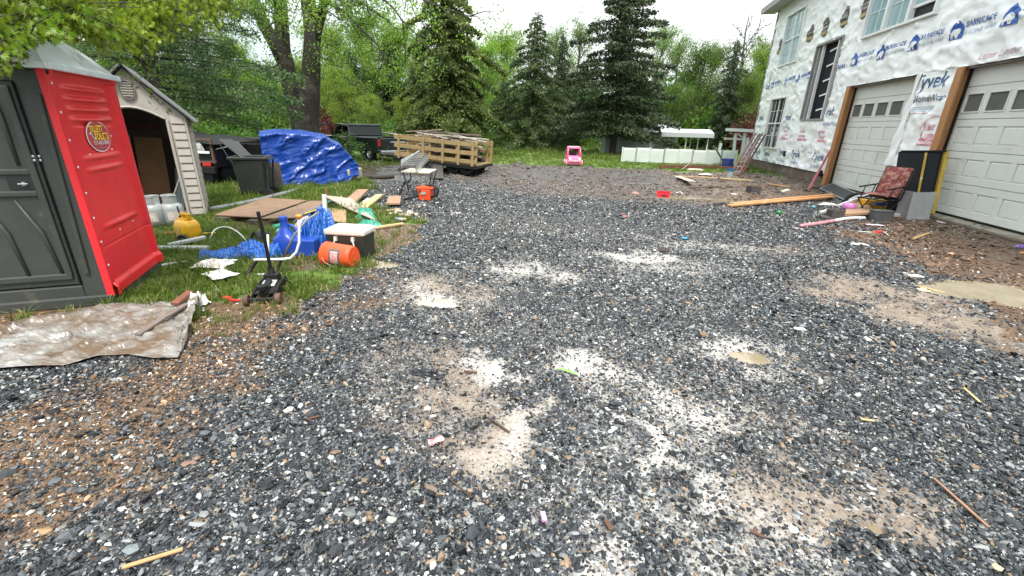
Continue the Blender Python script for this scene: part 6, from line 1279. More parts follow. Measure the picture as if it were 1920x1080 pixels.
tube_thing('long pipe lying in front, pink at its left end and white at right',[(1500,427),(1540,422),(1562,418)],.035,PM('pink_pipe',(.42,.16,.19),(.5,.3,.32),rough=.35),'pipe','pipe'); tube_thing('white right half of the long pipe before the blocks',[(1562,418),(1590,413),(1620,412)],.035,wp,'pipe','pipe'); 
wheel('black_wheel',AY(1601,378,11.6),.2,.09,(1.35,.0,-.35),'black wheel with pale spokes standing behind the white gutter',hub=PM('spoke_grey',(.25,.25,.25),(.02,.02,.02),scale=16,rough=.5))
thing('bent_tube',MB().tube([(-.14,0,.36),(-.04,0,.44),(.06,0,.47)],.02,8),wp,'short white bent bar over the black wheel','bar',AY(1596,405,11.5))
yb=E('yellow_box',P2(1635,398)+Vector((.05,.15,0)),.1,'yellow box standing under the lounge chair','box'); m=MB(); m.box((0,0,.13),(.46,.22,.26)); m.build('shell',yel,yb,bev=.01)
for k in range(3): m=MB(); m.box((.2,-.115,.08+.05*k),(.06,.012,.018)); m.build('white_stripe',WHT,yb)
crumple('dark blue cloth on top of the right dark block',1643,400,.26,.2,.1,PM('navy_cloth',(.015,.025,.12),rough=.7),31,'cloth','cloth',14,z=.14); 
heap('black tangled tool with cord on the gravel left of the white pipe',1524,404,.26,.3,.13,PM('black_tool',(.015,.02,.022),rough=.4),33,'tool_heap','tool',.2,20); thing('teal_disc',MB().lathe([(0,.06),(.04,.05),(.05,0),(0,0)],14),PM('teal_cap',(.12,.25,.3),rough=.4),'small teal cap on top of the black tool','cap',P2(1522,400,.11),smooth=True)
crumple('white rag strip lying on the gravel behind the dark block',1552,386,.4,.16,.05,whp,36,'rag','rag',14); crumple('dark rag on the gravel left of the long boards',1350,385,.3,.12,.06,felt,37,'rag','rag',10)
gbal=MB(); gbal.lathe([(.055*math.sin(t),.05-.055*math.cos(t)) for t in np.linspace(0,math.pi,10)],18); thing('green_ball',gbal,PM('green_ball',(.01,.17,.05),rough=.2),'small shiny green ball on the gravel below the long boards','ball',P2(1459,404),smooth=True)
plank('grey weathered plank lying across the dirt left of the red box',(1180,350),(1225,345),.1,.03,PM('grey_slab',(.18,.17,.16),rough=.8),'plank'); plank('dark thin board in the dirt right of the pale broad board',(1300,352),(1352,356),.08,.03,dbk,'board'); plank('short brown board lying by the house foundation in the dirt',(1440,345),(1480,352),.1,.03,ob,'board')

# litter on the drive -----------------------------------------------------------------------------
crumple('black torn plastic scrap lying on the mud patch',800,705,.24,.07,.04,PM('black_film',(.02,.02,.025),rough=.25),41,'plastic_scrap','scrap',16,rz=-.05)
o=MB().grid(12,5,lambda u,v:((u-.5)*.15,(v-.5)*.028*(1-.5*abs(2*u-1)),.014+.008*math.sin(3*u)+.004*abs(2*v-1))).build('green_peel',PM('fresh_green',(.16,.38,.06),(.25,.5,.14),rough=.4),None,smooth=True,thick=.004,loc=P2(1064,700),rot=(0,0,-.35)); tag(o,'bright green curled strip lying on the gravel','strip')
rc_=E('crushed_can',P2(817,833)+Vector((0,0,.02)),.8,'crushed red and white can flattened on the gravel','can'); m=MB(); m.grid(14,20,lambda u,v:((u-.5)*.085,.021*math.cos(v*2*math.pi)*(.9+.2*math.sin(u*9)),.011*math.sin(v*2*math.pi)*(1+.3*math.sin(u*11)))); m.build('shell',PM('can_red',(.6,.03,.04),(.72,.6,.6),scale=24,rough=.3),rc_)
m=MB(); m.lathe([(0,0),(.02,.0),(.021,.004),(0,.003)],14,Matrix.Translation((-.043,0,0))@Matrix.Rotation(math.pi/2,4,'Y')); m.build('lid',stl,rc_)
pal=PM('pale_stick',(.42,.25,.11),(.34,.19,.08),scale=12,rough=.7,bump=.3)
plank('pale splintered wood stick at the bottom left of the gravel',(232,1072),(346,1038),.016,.008,pal,'stick',.015,.02,name='wood_stick'); plank('long thin brown splinter on the gravel at lower right',(1748,902),(1850,995),.013,.007,PM('brown_splinter',(.3,.17,.1),(.22,.12,.07),rough=.7),'stick',.014,.012,name='wood_stick')
plank('short yellow splinter on the gravel at right',(1806,730),(1836,757),.014,.007,yw,'stick',.015,.015,name='wood_stick'); plank('small yellowish cross splinter near the right middle gravel',(1613,789),(1638,792),.014,.007,yw,'stick',.015,.015,name='wood_stick')
plank('dark wet stick lying across the sandy patch',(920,790),(955,815),.012,.01,PM('wet_bark',(.06,.035,.02),rough=.6),'stick',.012,.012,name='wood_stick'); plank('thin twig lying below the sandy patch',(842,900),(885,935),.007,.006,PM('wet_bark',(.06,.035,.02)),'twig',.012,.012,name='twig')
plank('brown bark sliver lying near the bottom centre',(1135,980),(1146,1000),.022,.01,PM('bark_red',(.1,.045,.025),rough=.6),'bark',.01,.01,name='bark_piece'); plank('red brown splinter on the white patch lower right',(1405,1000),(1432,1013),.016,.008,PM('bark_red',(.1,.045,.025)),'stick',.012,.012,name='wood_stick')
plank('dark red twig left of the sandy patch',(575,792),(600,786),.012,.01,PM('bark_red',(.1,.045,.025)),'twig',.012,.012,name='twig'); plank('yellow straw lying by the right muddy band',(1720,535),(1800,552),.02,.01,yw,'straw',.01,.01,name='straw')
plank('red brown piece of bark by the black scrap',(870,700),(895,703),.02,.01,PM('bark_red',(.1,.045,.025)),'bark',.012,.012,name='bark_piece')
def big_stone(label,px,py,sx,sy,sz,c,seed,rz=0):
    o=rock_mesh('stone',seed,1,PM('stone_%d'%seed,c,tuple(x*.75 for x in c),scale=30,rough=.35,bump=.2,bscale=90)); COL.objects.link(o); o.location=P2(px,py,sz*.3); o.scale=(sx,sy,sz); o.rotation_euler=(.1,.1,rz); return tag(o,label,'stone')
for q in (('large flat pale grey stone at the bottom left',245,1032,.08,.05,.025,(.16,.18,.18),51,.2),('dark smooth stone above the pale grey one',200,1008,.06,.05,.03,(.06,.06,.055),52,.5),('flat brown stone below the red can',808,917,.085,.05,.03,(.17,.12,.09),53,.1),('dark grey stone lying in the brown soil at left',155,925,.06,.05,.04,(.04,.045,.05),54,.3),
 ('grey rounded stone left of the white speckled one',655,965,.07,.05,.03,(.1,.11,.1),55,0),('white speckled stone at the bottom centre left',735,975,.065,.045,.025,(.4,.39,.33),56,.1),('long grey stone near the left bottom',370,985,.08,.035,.025,(.24,.25,.24),57,.4),('pale grey round stone at the centre right gravel',1198,796,.045,.04,.025,(.2,.21,.23),58,0),('tan stone near the bottom left edge',85,1000,.055,.045,.03,(.3,.19,.1),59,.6),
 ('small pale green grey stone left of the can',622,860,.04,.04,.025,(.34,.37,.33),60,.1),('brownish flat stone on the left gravel edge',355,870,.1,.05,.015,(.22,.13,.09),61,.3),('tan cream stone at the bottom right edge',1865,1070,.045,.04,.03,(.5,.38,.24),62,0),('dark blue grey stone in the muddy patch at right',1685,960,.035,.035,.03,(.06,.075,.085),63,0)): big_stone(*q)
thing('lilac_scrap',MB().box((0,0,.008),(.022,.045,.012)),PM('lilac',(.5,.3,.48),rough=.5),'small lilac plastic scrap near the bottom centre','scrap',P2(1018,975,.015),rot=(.1,.2,.4))
thing('blue_scrap',MB().box((0,0,.012),(.1,.06,.02)),PM('cyan_plastic',(.03,.28,.5),rough=.4),'small bright blue scrap in the middle of the drive','scrap',P2(1283,448,.01),rot=(.1,.1,.4),bev=.005)
crumple('black clod scrap lying left of the blue scrap',1271,421,.16,.1,.05,felt,44,'clod','scrap',10); crumple('red scrap lying far left of the clod on the gravel',1171,407,.07,.06,.03,PM('toy_red2',(.5,.08,.06),rough=.5),45,'plastic_scrap','scrap',8)
crumple('flat white shard on the right gravel, the upper one',1612,459,.2,.12,.02,whp,46,'white_shard','shard',8); crumple('white shard beside the muddy puddle, nearest the puddle',1715,520,.14,.1,.025,whp,47,'white_shard','shard',8); crumple('tan stone like shard with white edge by the straw',1730,545,.12,.09,.04,bro,48,'tan_shard','shard',8); crumple('small white shard in the right gravel below the muddy band',1499,618,.09,.05,.015,whp,49,'white_shard','shard',8)
crumple('dark clod in the pale patch at the centre of the drive',1245,471,.14,.12,.06,PM('clod',(.06,.045,.035),rough=.8),61,'clod','clod',10)
crumple('purple plastic toy piece by the garage sill',1912,466,.13,.07,.05,PM('purple_plastic',(.25,.13,.5),rough=.35),62,'purple_toy','toy',10); crumple('orange scrap lying beside the purple toy piece',1918,477,.07,.06,.03,PM('toy_orange2',(.6,.25,.03),rough=.5),63,'orange_scrap','scrap',8)
crumple('pale pink wrapper on the gravel before the right block',1640,424,.28,.07,.02,PM('pink_wrap',(.7,.55,.6),rough=.4),64,'wrapper','wrapper',10); plank('red tag on a white string by the mulch',(1636,438),(1650,436),.07,.02,rp,'tag',name='red_tag'); tube_thing('white string lying on the gravel beside the red tag',[(1608,434),(1622,435),(1636,436)],.008,whp,'string','string'); tube_thing('tan cord trailing right from the red tag',[(1652,436),(1660,438),(1666,442)],.008,whp,'cord','cord')
plank('pale wood chip on the mulch right of the cement board',(1756,415),(1770,419),.05,.02,whp,'chip'); plank('orange splinter on the mulch below the blocks',(1712,448),(1742,438),.05,.015,pal,'chip')
# scattered clods and bark on mulch and mound
rr=random.Random(12)
clod=[rock_mesh('clod_kind_%d'%k,70+k,.5,PM('clod_mat',(.07,.056,.046),(.14,.115,.10),scale=8,rough=.85,bump=.5)) for k in range(3)]+[rock_mesh('clod_kind_%d'%(k+3),80+k,.22,PM('chip_mat',(.15,.09,.055),(.07,.04,.026),scale=8,rough=.75,isl=.3)) for k in range(3)]
pts=[];sc_=[];rt_=[];ki=[]
n=34000; x=rng.uniform(-8,7,n); y=rng.uniform(3,21,n); F=fields(x,y); u=rng.random(n); km=u<F['mul']*.95; kh=(~km)&(u<F['hill']*.6); 
for k_,idx_,s0 in ((km,(3,6),.055),(kh,(0,3),.07)):
    xx,yy=x[k_],y[k_]; m_=len(xx); zz=height(xx,yy); s=s0*np.exp(rng.normal(0,.45,m_)); pts.append(np.stack([xx,yy,zz],-1)); e=2.2 if idx_[0]==3 else 1.2; sc_.append(np.stack([s*rng.uniform(1,e,m_),s*.8,s],-1)); rt_.append(np.stack([rng.normal(0,.2,m_),rng.normal(0,.2,m_),rng.uniform(0,6.28,m_)],-1)); ki.append(rng.integers(idx_[0],idx_[1],m_))
o=instancer('mulch_and_clods',np.concatenate(pts),np.concatenate(sc_),np.concatenate(rt_),np.concatenate(ki),clod); tag(o,'brown clods and bark mulch covering the dug ground','mulch',kind='stuff')
# ================================================================ TREES
bark=PM('bark',(.042,.032,.025),(.016,.013,.011),scale=6,stretch=(1,1,.16),rough=.85,bump=1.0,bscale=14,c3=(.09,.075,.06),c3amt=.25,c3scale=2)
bark2=PM('grey_bark',(.10,.09,.08),(.055,.048,.042),scale=5,stretch=(1,1,.2),rough=.9)
L_spring=leafmat('leaf_spring',(.06,.125,.016),(.27,.37,.06),.42,.5,.04)
L_mid=leafmat('leaf_mid',(.03,.08,.014),(.12,.22,.035),.38,.5,.04)
L_olive=leafmat('leaf_olive',(.028,.052,.016),(.15,.185,.048),.3,.6,.02)
L_con=leafmat('needle_dark',(.02,.038,.018),(.07,.10,.042),.15,.6,.03)
L_con2=leafmat('needle_green',(.026,.054,.02),(.10,.155,.05),.2,.6,.03)
L_red=leafmat('leaf_red',(.07,.022,.02),(.17,.06,.05),.3,.6,.02)
L_far=leafmat('leaf_far',(.10,.17,.05),(.22,.30,.10),.4,.6,.03)
L_bush=leafmat('leaf_bush',(.03,.075,.012),(.13,.24,.035),.4,.5,.05)
def leaves_np(cent,size,seed,asp=1.9,droop=0.0,flatn=.0):
    """diamond leaves at the given centres"""
    r=np.random.default_rng(seed); n=len(cent); s=size*r.uniform(.6,1.35,n)[:,None]
    a=r.normal(0,1,(n,3)); a[:,2]-=droop; a/=np.linalg.norm(a,axis=1)[:,None]
    b=r.normal(0,1,(n,3)); 
    if flatn: b[:,2]*=(1-flatn)
    b-=a*(a*b).sum(1)[:,None]; b/=np.linalg.norm(b,axis=1)[:,None]
    V=np.stack([cent-a*s*.5,cent+b*s*.5/asp,cent+a*s*.5,cent-b*s*.5/asp],1).reshape(-1,3)
    return V,np.arange(n*4).reshape(-1,4)
def decid(seed,Hh,Rr,clear=.25,nl=16,leaves=9000,ls=.17,spread=.42,gap=.0):
    """height Hh, crown radius Rr: returns trunk builder and leaf centres"""
    r=random.Random(seed); m=MB(); tr_=Hh*.018+.05; pts=[];rs=[]; x=y=0
    for i in range(9):
        t=i/8; pts.append(Vector((x,y,Hh*.93*t))); rs.append(tr_*(1-t)**.8+.012); x+=r.gauss(0,Hh*.012); y+=r.gauss(0,Hh*.012)
    rs[0]*=1.4; m.tube(pts,rs,8); tips=[]
    def atz(t): k=t*8; i=min(int(k),7); return pts[i].lerp(pts[i+1],k-i)
    for k in range(nl):
        t=clear+(1-clear)*((k+.5)/nl)*.97; a=k*2.4+r.gauss(0,.4); prof=math.sin(math.pi*min(1,max(.08,(t-clear)/(1-clear)*.8+.2)))**.6
        L=Rr*prof*r.uniform(.75,1.2); el=r.uniform(.3,.9)+t*.4; p0=atz(t*.9); d=Vector((math.cos(a)*math.cos(el),math.sin(a)*math.cos(el),math.sin(el)))
        q=[p0]; 
        for j in range(4): q.append(q[-1]+d*L/4*1.2); d=(d+Vector((r.gauss(0,.14),r.gauss(0,.14),r.gauss(.02,.12)))).normalized()
        m.tube(q,[tr_*.34*(1-t*.6),tr_*.26*(1-t*.6),tr_*.18*(1-t*.5),tr_*.1,.012],5); tips.append((q[3],.8)); tips.append((q[4],1))
        for j in range(5):
            b=q[1+j%4]; a2=r.uniform(0,6.28); d2=(d+Vector((math.cos(a2),math.sin(a2),r.uniform(-.2,.7)))*.9).normalized(); e=b+d2*L*r.uniform(.3,.6); mid=b.lerp(e,.5)+Vector((0,0,r.gauss(0,.1)))
            m.tube([b,mid,e],[.035,.022,.008],4); tips.append((e,1)); tips.append((mid,.6))
            for z in range(2): e2=mid+Vector((r.gauss(0,1),r.gauss(0,1),r.gauss(0.1,.8))).normalized()*L*.28; m.tube([mid,e2],[.015,.006],3); tips.append((e2,1))
    g=np.random.default_rng(seed); P_=np.array([list(t[0]) for t in tips]); w_=np.array([t[1]*r.uniform(.3,1.4) for t in tips]); w_=w_*(g.random(len(w_))>gap); w_/=w_.sum()
    ix=g.choice(len(P_),leaves,p=w_); C=P_[ix]+g.normal(0,spread,(leaves,3))*np.array([1,1,.6]); C[:,2]=np.clip(C[:,2],.3,None); return m,C
def conif(seed,Hh,Rr,clear=.05,leaves=12000,ls=.16,droop=.25,ragged=.25,taper=.85,gapz=.0):
    r=random.Random(seed); g=np.random.default_rng(seed); m=MB(); m.tube([(0,0,0),(r.gauss(0,.05),0,Hh*.5),(0,0,Hh)],[Hh*.018+.06,Hh*.011+.03,.02],8); C=[];W=[]
    nb=int(Hh*11); seg=[]
    for k in range(nb):
        t=clear+(1-clear)*((k+.5)/nb); a=k*2.399+r.gauss(0,.3); L=Rr*(1-t)**taper*r.uniform(1-ragged,1+ragged*.6)+.12
        if r.random()<gapz: L*=.4
        z=Hh*t; el=.25*t-.05; p0=Vector((0,0,z)); d=Vector((math.cos(a),math.sin(a),el)); q=[p0+d*L*s-Vector((0,0,droop*L*s*s)) for s in (0,.35,.7,1)]
        m.tube(q,[.03+.02*(1-t),.022,.014,.005],4); seg.append((q,L))
    Ls=np.array([s[1]**1.5 for s in seg]); Ls/=Ls.sum(); ix=g.choice(len(seg),leaves,p=Ls); u=g.random(leaves)**.75
    Q=np.array([[list(p) for p in s[0]] for s in seg]); k=u*3; i=np.minimum(k.astype(int),2); f=(k-i)[:,None]; base=Q[ix,i]*(1-f)+Q[ix,i+1]*f
    LL=np.array([s[1] for s in seg])[ix][:,None]
    side=Q[ix,3]-Q[ix,0]; side=np.stack([-side[:,1],side[:,0],np.zeros(leaves)],1); side/=np.linalg.norm(side,axis=1)[:,None]+1e-9
    C=base+side*g.normal(0,1,(leaves,1))*(.16*LL*(1.1-u[:,None])+.03)+np.stack([g.normal(0,.05,leaves),g.normal(0,.05,leaves),-np.abs(g.normal(0,.13,leaves))+g.normal(.0,.04,leaves)],1)
    return m,C
def bushy(seed,Hh,Rr,leaves=5000,ls=.1):
    r=random.Random(seed); g=np.random.default_rng(seed); m=MB(); tips=[]
    for k in range(26):
        a=r.uniform(0,6.28); q=r.random()**.6*Rr; e=Vector((q*math.cos(a),q*math.sin(a),Hh*r.uniform(.35,1)*math.sqrt(max(.1,1-(q/Rr)**2*.8)))); b=Vector((r.gauss(0,.1),r.gauss(0,.1),0)); m.tube([b,b.lerp(e,.5)+Vector((0,0,.1)),e],[.03,.02,.006],4); tips+=[e,b.lerp(e,.7),b.lerp(e,.45)]
    P_=np.array([list(t) for t in tips]); C=P_[g.integers(0,len(P_),leaves)]+g.normal(0,Rr*.17,(leaves,3)); C[:,2]=np.clip(C[:,2],.03,None); return m,C
def mk(gen,ls,asp,lm,bm,seed,**k):
    m,C=gen; V_,F_=leaves_np(C,ls,seed,asp,**k); return m.mesh('trunk'),npmesh('crown',V_,F_,lm),bm
def tree(kind,loc,sc,rz,label,cat='tree',group=None,name='tree',lm=None):
    e=E(name,loc,rz,label,cat,group); e.scale=(sc if isinstance(sc,tuple) else (sc,)*3)
    t,c,bm=kind
    if not t.materials: t.materials.append(bm)
    link(bpy.data.objects.new('trunk',t),e); o=bpy.data.objects.new('crown',c); link(o,e)
    if lm: o.material_slots[0].link='OBJECT'; o.material_slots[0].material=lm
    return e
D=[mk(decid(101+i,10,3.2,.22,17,19000,spread=.36,gap=.12),.13,1.6,L_spring,bark2,200+i) for i in range(4)]
DL=[mk(decid(121+i,10,2.6,.3,14,7000,spread=.3,gap=.35),.13,1.7,L_far,bark2,220+i) for i in range(2)]
BARE=mk(decid(131,10,2.0,.35,12,260,spread=.3),.12,1.8,L_far,bark2,231)
B_=[mk(bushy(140+i,1.6,1.3,5200),.12,1.7,L_bush,bark2,240+i) for i in range(3)]
def ht(px,py,y): return AY(px,py,y).z
def gx(px,y): 
    # x on the ground plane below the photo column px at depth y
    h0=GP(px,285); d=ray(px,262); return AY(px,262,y).x
def put(kind,px,py,y,label,w=1.0,Hn=10,base=0,**k):
    h=ht(px,py,y)-base; s=h/Hn; return tree(kind,(gx(px,y),y,base),(s*w,s*w,s),k.pop('rz',px*.7),label,**k)
# named conifers in the middle
TRK=[]
vine=mk(conif(301,10,4.4,.02,70000,droop=.45,ragged=.5,taper=.5),.17,1.4,L_olive,bark,401)
spr=mk(conif(302,10.5,4.9,.13,60000,droop=.12,ragged=.45,taper=.55,gapz=.12),.19,2.2,L_con,bark,402)
con1=mk(conif(303,10,3.9,.03,44000,droop=.3,ragged=.42,taper=.68),.17,2.0,L_con2,bark,403)
con2=mk(conif(304,10,2.8,.03,26000,droop=.3,ragged=.42,taper=.75),.16,2.0,L_con,bark,404)
put(vine,845,-60,25,'tall broad conical tree smothered in yellow green and olive foliage behind the trailer',w=.95,name='vine_covered_tree')
put(con1,1000,22,33,'pointed mid green conifer between the olive tree and the great spruce',w=.98,name='conifer')
put(con2,1046,62,37,'slim dark conifer top just right of the pointed green one',w=.85,name='conifer')
put(spr,1150,-55,29.5,'great dark spruce with bare lower trunk beside the pink toy car',w=.93,Hn=10.5,name='spruce')
put(con2,1352,75,38,'narrow dark conifer behind the white carport',w=.98,name='conifer')
put(con1,945,150,36,'smaller broad conifer at the left foot of the pointed one',w=1.25,name='conifer'); put(con1,1215,140,40,'dark conifer half hidden right of the great spruce',w=1.1,name='conifer')
put(con1,1085,120,42,'dense conifer filling the gap left of the great spruce',w=1.2,name='conifer')
put(con1,672,95,33,'dark conifer standing in the wood right of the forked trunk',w=.9,name='conifer'); put(con2,735,60,36,'tall slim conifer in the wood left of the olive tree',w=1.1,name='conifer'); put(con1,780,120,32,'dark conifer half hidden left behind the olive tree',w=.9,name='conifer'); put(con1,450,150,30,'dark conifer low in the wood left of the forked trunk',w=1.0,name='conifer')
# dark pine above the shed, left
pine=mk(conif(310,11,3.9,.16,60000,droop=.10,ragged=.45,taper=.5,gapz=.15),.10,3.0,L_con2,bark,410)
tree(pine,(AY(300,200,11.5).x,11.5,0),(1,1,1.0),1.2,'tall dark pine with long level boughs rising behind the beige shed',name='pine_tree')
tree(pine,(AY(120,200,14).x,14,0),(1,1,1.0),2.9,'second dark pine behind the red toilet at the far left',name='pine_tree')
tree(pine,(AY(395,200,22).x,22,0),(.7,.7,.9),4.1,'dark pine further back left of the big double trunk',name='pine_tree')
# big forked tree ---------------------------------------------------------------------
BT=(-12.35,17.65); bt_=E('large_forked_tree',(BT[0],BT[1],0),0,'large old tree with two thick forked trunks behind the blue tarpaulin','tree')
def rb(px,py,y=17.65): return AY(px,py,y)-Vector((BT[0],BT[1],0))
m=MB()
m.tube([rb(577,312),rb(577,270),rb(576,230),rb(581,180),rb(584,120),rb(586,60),rb(577,0),rb(575,-60),rb(580,-160)],[.68,.52,.47,.40,.35,.30,.27,.23,.16],16)
m.tube([rb(566,262),rb(557,215),rb(546,170),rb(538,125),rb(530,90),rb(528,40),rb(524,-5),rb(510,-90),rb(500,-180)],[.32,.32,.33,.31,.29,.26,.23,.18,.11],14)
m.tube([rb(535,120),rb(515,80),rb(494,45),rb(478,0),rb(455,-50),rb(430,-110)],[.3,.27,.23,.19,.14,.09],12)
m.tube([rb(586,92),rb(592,60),rb(603,25),rb(612,-10),rb(630,-80)],[.28,.22,.19,.16,.1],12)
# ridged bark relief
tro=m.build('trunk',bark,bt_,smooth=True)
m=MB(); tips=[]; rr=random.Random(9)
def limb(px0,py0,px1,py1,y0,y1,r0,n=10,sag=.0):
    a=rb(px0,py0,y0); b=rb(px1,py1,y1); q=[a.lerp(b,t)+Vector((rr.gauss(0,.05),rr.gauss(0,.05),-sag*math.sin(math.pi*t*.5)**2+.25*math.sin(math.pi*t))) for t in np.linspace(0,1,n)]; m.tube(q,[r0*(1-.9*t) for t in np.linspace(0,1,n)],6)
    for k in range(1,n):
        for j in range(2): e=q[k]+Vector((rr.gauss(0,.45),rr.gauss(0,.5),rr.gauss(-.15,.4))); m.tube([q[k],q[k].lerp(e,.5)+Vector((0,0,.06)),e],[.02,.012,.005],4); tips.append(e); tips.append(q[k].lerp(e,.6))
for args in ((612,-10,745,52,17.6,15.5,.1),(605,0,730,110,17.6,14.5,.08),(620,-40,870,30,17.6,13.5,.1),(600,-20,690,20,17.6,14,.09),(640,-60,800,90,17.6,14,.08),(586,100,660,160,17.6,16,.05),(575,-30,660,-20,17.6,14,.08),(478,0,440,60,17.6,15,.06),(490,30,400,10,17.6,14.5,.07),(528,40,500,-10,17.6,14,.06),(528,0,560,-40,17.6,14,.08),(470,-20,520,40,17.6,14,.05),(612,-40,640,40,17.6,14,.05),(538,125,500,150,17.6,16.5,.05),(590,-60,560,20,17.6,14,.05),(630,-80,760,-10,17.6,12.5,.08),(660,-90,840,0,17.6,12,.08),(580,-90,700,-30,17.6,12.5,.08)): limb(*args)
m.build('branches',bark,bt_)
g=np.random.default_rng(5); P_=np.array([list(t) for t in tips]); C=P_[g.integers(0,len(P_),15000)]+g.normal(0,.2,(15000,3)); V_,F_=leaves_np(C,.085,6,1.7); o=bpy.data.objects.new('crown',npmesh('crown',V_,F_,L_spring)); link(o,bt_)
# trees of the wood behind: (photo column, top row, depth, kind, width, label)
wood=[(470,60,30,'D0','light green tree left of the forked trunk'),(400,150,24,'D1','bushy light green tree over the beige shed roof right'),(510,150,26,'D2','round bright green tree behind the blue tarp left end'),
(640,40,34,'D3','tall light green tree right of the forked trunk'),(690,10,38,'D1','tall feathery light green tree behind the pickup'),(745,30,36,'D0','bright green tree behind the trailer front'),(700,170,26,'D2','low leafy green tree right above the pickup'),(650,120,30,'D1','leafy green tree above the small white house'),
(790,60,40,'D2','pale green tree left behind the olive conical tree'),(760,180,28,'D3','low bright green tree beside the olive conical tree'),(905,70,44,'D1','pale yellow green tree right behind the olive conical tree'),(940,55,50,'D0','light yellowish tree left of the pointed conifer'),(1040,30,52,'L0','thin spring tree behind the pointed conifer'),(1075,25,50,'L1','pale thin tree left of the great spruce top'),
(1215,15,48,'L0','tall pale tree just right of the great spruce top'),(1250,60,46,'L1','pale leafy tree further right of the great spruce'),(1290,80,44,'D3','green fan shaped tree with visible trunk behind the carport'),(1318,75,52,'L1','thin spring tree left of the narrow dark conifer'),(1352,0,45,'BR','tall nearly bare tree rising over the narrow dark conifer'),(1395,45,46,'L0','pale green tree right of the narrow dark conifer'),(1420,85,44,'D1','bright green tree beside the house corner'),(1450,80,50,'D2','green tree half hidden behind the house corner'),
(1380,140,38,'D0','low green tree right of the narrow dark conifer'),(1260,150,40,'D2','low mid green tree above the garden shed'),(580,110,42,'D3','green tree showing between the forked trunks'),(340,40,28,'D0','light green tree high behind the pine'),(250,20,30,'D2','light green tree high over the beige shed'),(60,30,26,'D1','light green tree behind the red toilet'),(1560,60,44,'D0','tree hidden behind the wrapped house'),(-150,0,20,'D3','tree beyond the left edge of the picture'),(1170,120,56,'D1','green tree seen through the great spruce'),(860,90,52,'D3','tree behind the olive conical tree')]
KD={'D0':D[0],'D1':D[1],'D2':D[2],'D3':D[3],'L0':DL[0],'L1':DL[1],'BR':BARE}
for (px,py,y,k,lb) in wood: put(KD[k],px,py,y,lb,w=(1.25 if k[0]=='D' else 1.0)*(.8 if y>40 else .75),group='deciduous trees of the wood behind',lm=(L_mid if (px*7)%3==0 and k[0]=='D' else None))
# understorey bushes
bs=[(370,215,20,'bush beside the beige shed wall'),(420,232,18,'bright low bush behind the dark truck'),(470,240,19,'bush behind the black board'),(440,200,22,'tall pale bush right of the shed'),(500,180,24,'leafy bush left of the forked trunk base'),(540,235,22,'small bush at the foot of the forked trunk'),(615,250,23,'low bush left of the pickup door'),(735,225,24,'bright bush behind the pickup bed'),(775,235,26,'bush behind the slatted trailer'),(700,215,26,'bright yellow green bush over the pickup roof'),(960,240,34,'dark bush under the pointed conifer'),(1030,250,38,'bush at the lawn edge right of the conifer'),(1090,245,40,'bush behind the pink toy car'),(1260,215,42,'bush behind the grey shed roof'),(1310,190,42,'bush behind the carport'),(1390,195,40,'bush behind the pergola'),(905,235,34,'bush right of the olive conical tree'),(1440,200,38,'bush next to the house corner'),(1215,225,42,'bush behind the grey garden shed'),(1350,220,40,'bush between the carport and the pergola')]
for i,(px,py,y,lb) in enumerate(bs):
    h=max(.8,ht(px,py,y)); s=h/1.7; tree(B_[i%3],(gx(px,y),y,0),(s*1.2,s*1.2,s),i*1.3,lb,'bush','undergrowth bushes','bush',lm=(L_red if px in () else (L_mid if i%3==1 else None)))
for (px,py,y,lb) in ((640,188,34,'dark red leaved small tree above the white house'),(1418,210,36,'reddish brown shrub left of the house corner'),(655,200,32,'maroon shrub next to the white house')):
    h=ht(px,py,y); s=h/1.7; tree(B_[1],(gx(px,y),y,0),(s*.8,s*.8,s),1,lb,'shrub',None,'red_shrub',lm=L_red)
# small young evergreen in front of the pickup
yv=mk(conif(330,1.5,.62,.02,2200,droop=-.35,ragged=.4,taper=.5),.09,3.2,leafmat('young_needle',(.03,.08,.02),(.09,.18,.04),.35,.5),bark,430)
tree(yv,(AY(655,300,14.6).x,14.6,0),(1.1,1.1,.86),.5,'feathery young evergreen between the blue tarpaulin and the pickup','young tree',name='young_evergreen')
# far edge of the wood as one mass
g=np.random.default_rng(77); n=60000; a=fw+np.radians(g.uniform(-70,70,n)); r_=g.uniform(56,84,n); hmax=4.2+4.5*fbm(a*14,r_*.05,3,7); z=g.random(n)**.8*hmax
C=np.stack([r_*np.cos(a),r_*np.sin(a),z],-1); V_,F_=leaves_np(C,.75,8,1.5); o=bpy.data.objects.new('far_wood',npmesh('far_wood',V_,F_,leafmat('far_wood_leaf',(.02,.05,.014),(.10,.18,.045),.35,.6))); COL.objects.link(o); tag(o,'distant green wood closing the view behind all the trees','wood',kind='stuff')
# small white house peeping out
hs=E('white_house',(AY(650,235,40).x,40,0),.1,'small white house with grey roof glimpsed through the leaves behind the pickup','house')
m=MB(); m.box((0,2,1.0),(3.4,4,2.6)); m.build('wall',fw_,hs)
m=MB(); m.add([(-2,-.3,2.1),(2,-.3,2.1),(2,4.3,2.1),(-2,4.3,2.1),(0,-.3,3.2),(0,4.3,3.2)],[(0,1,4),(2,3,5),(1,2,5,4),(3,0,4,5)]); m.build('roof',PM('house_roof',(.16,.15,.15),rough=.8),hs)
m=MB(); m.box((-.5,-.02,1.3),(.6,.04,.9)); m.build('window',glass,hs); m=MB(); m.box((.8,-.02,1.0),(.7,.04,1.6)); m.build('door',PM('grey_door',(.25,.25,.26),rough=.5),hs)
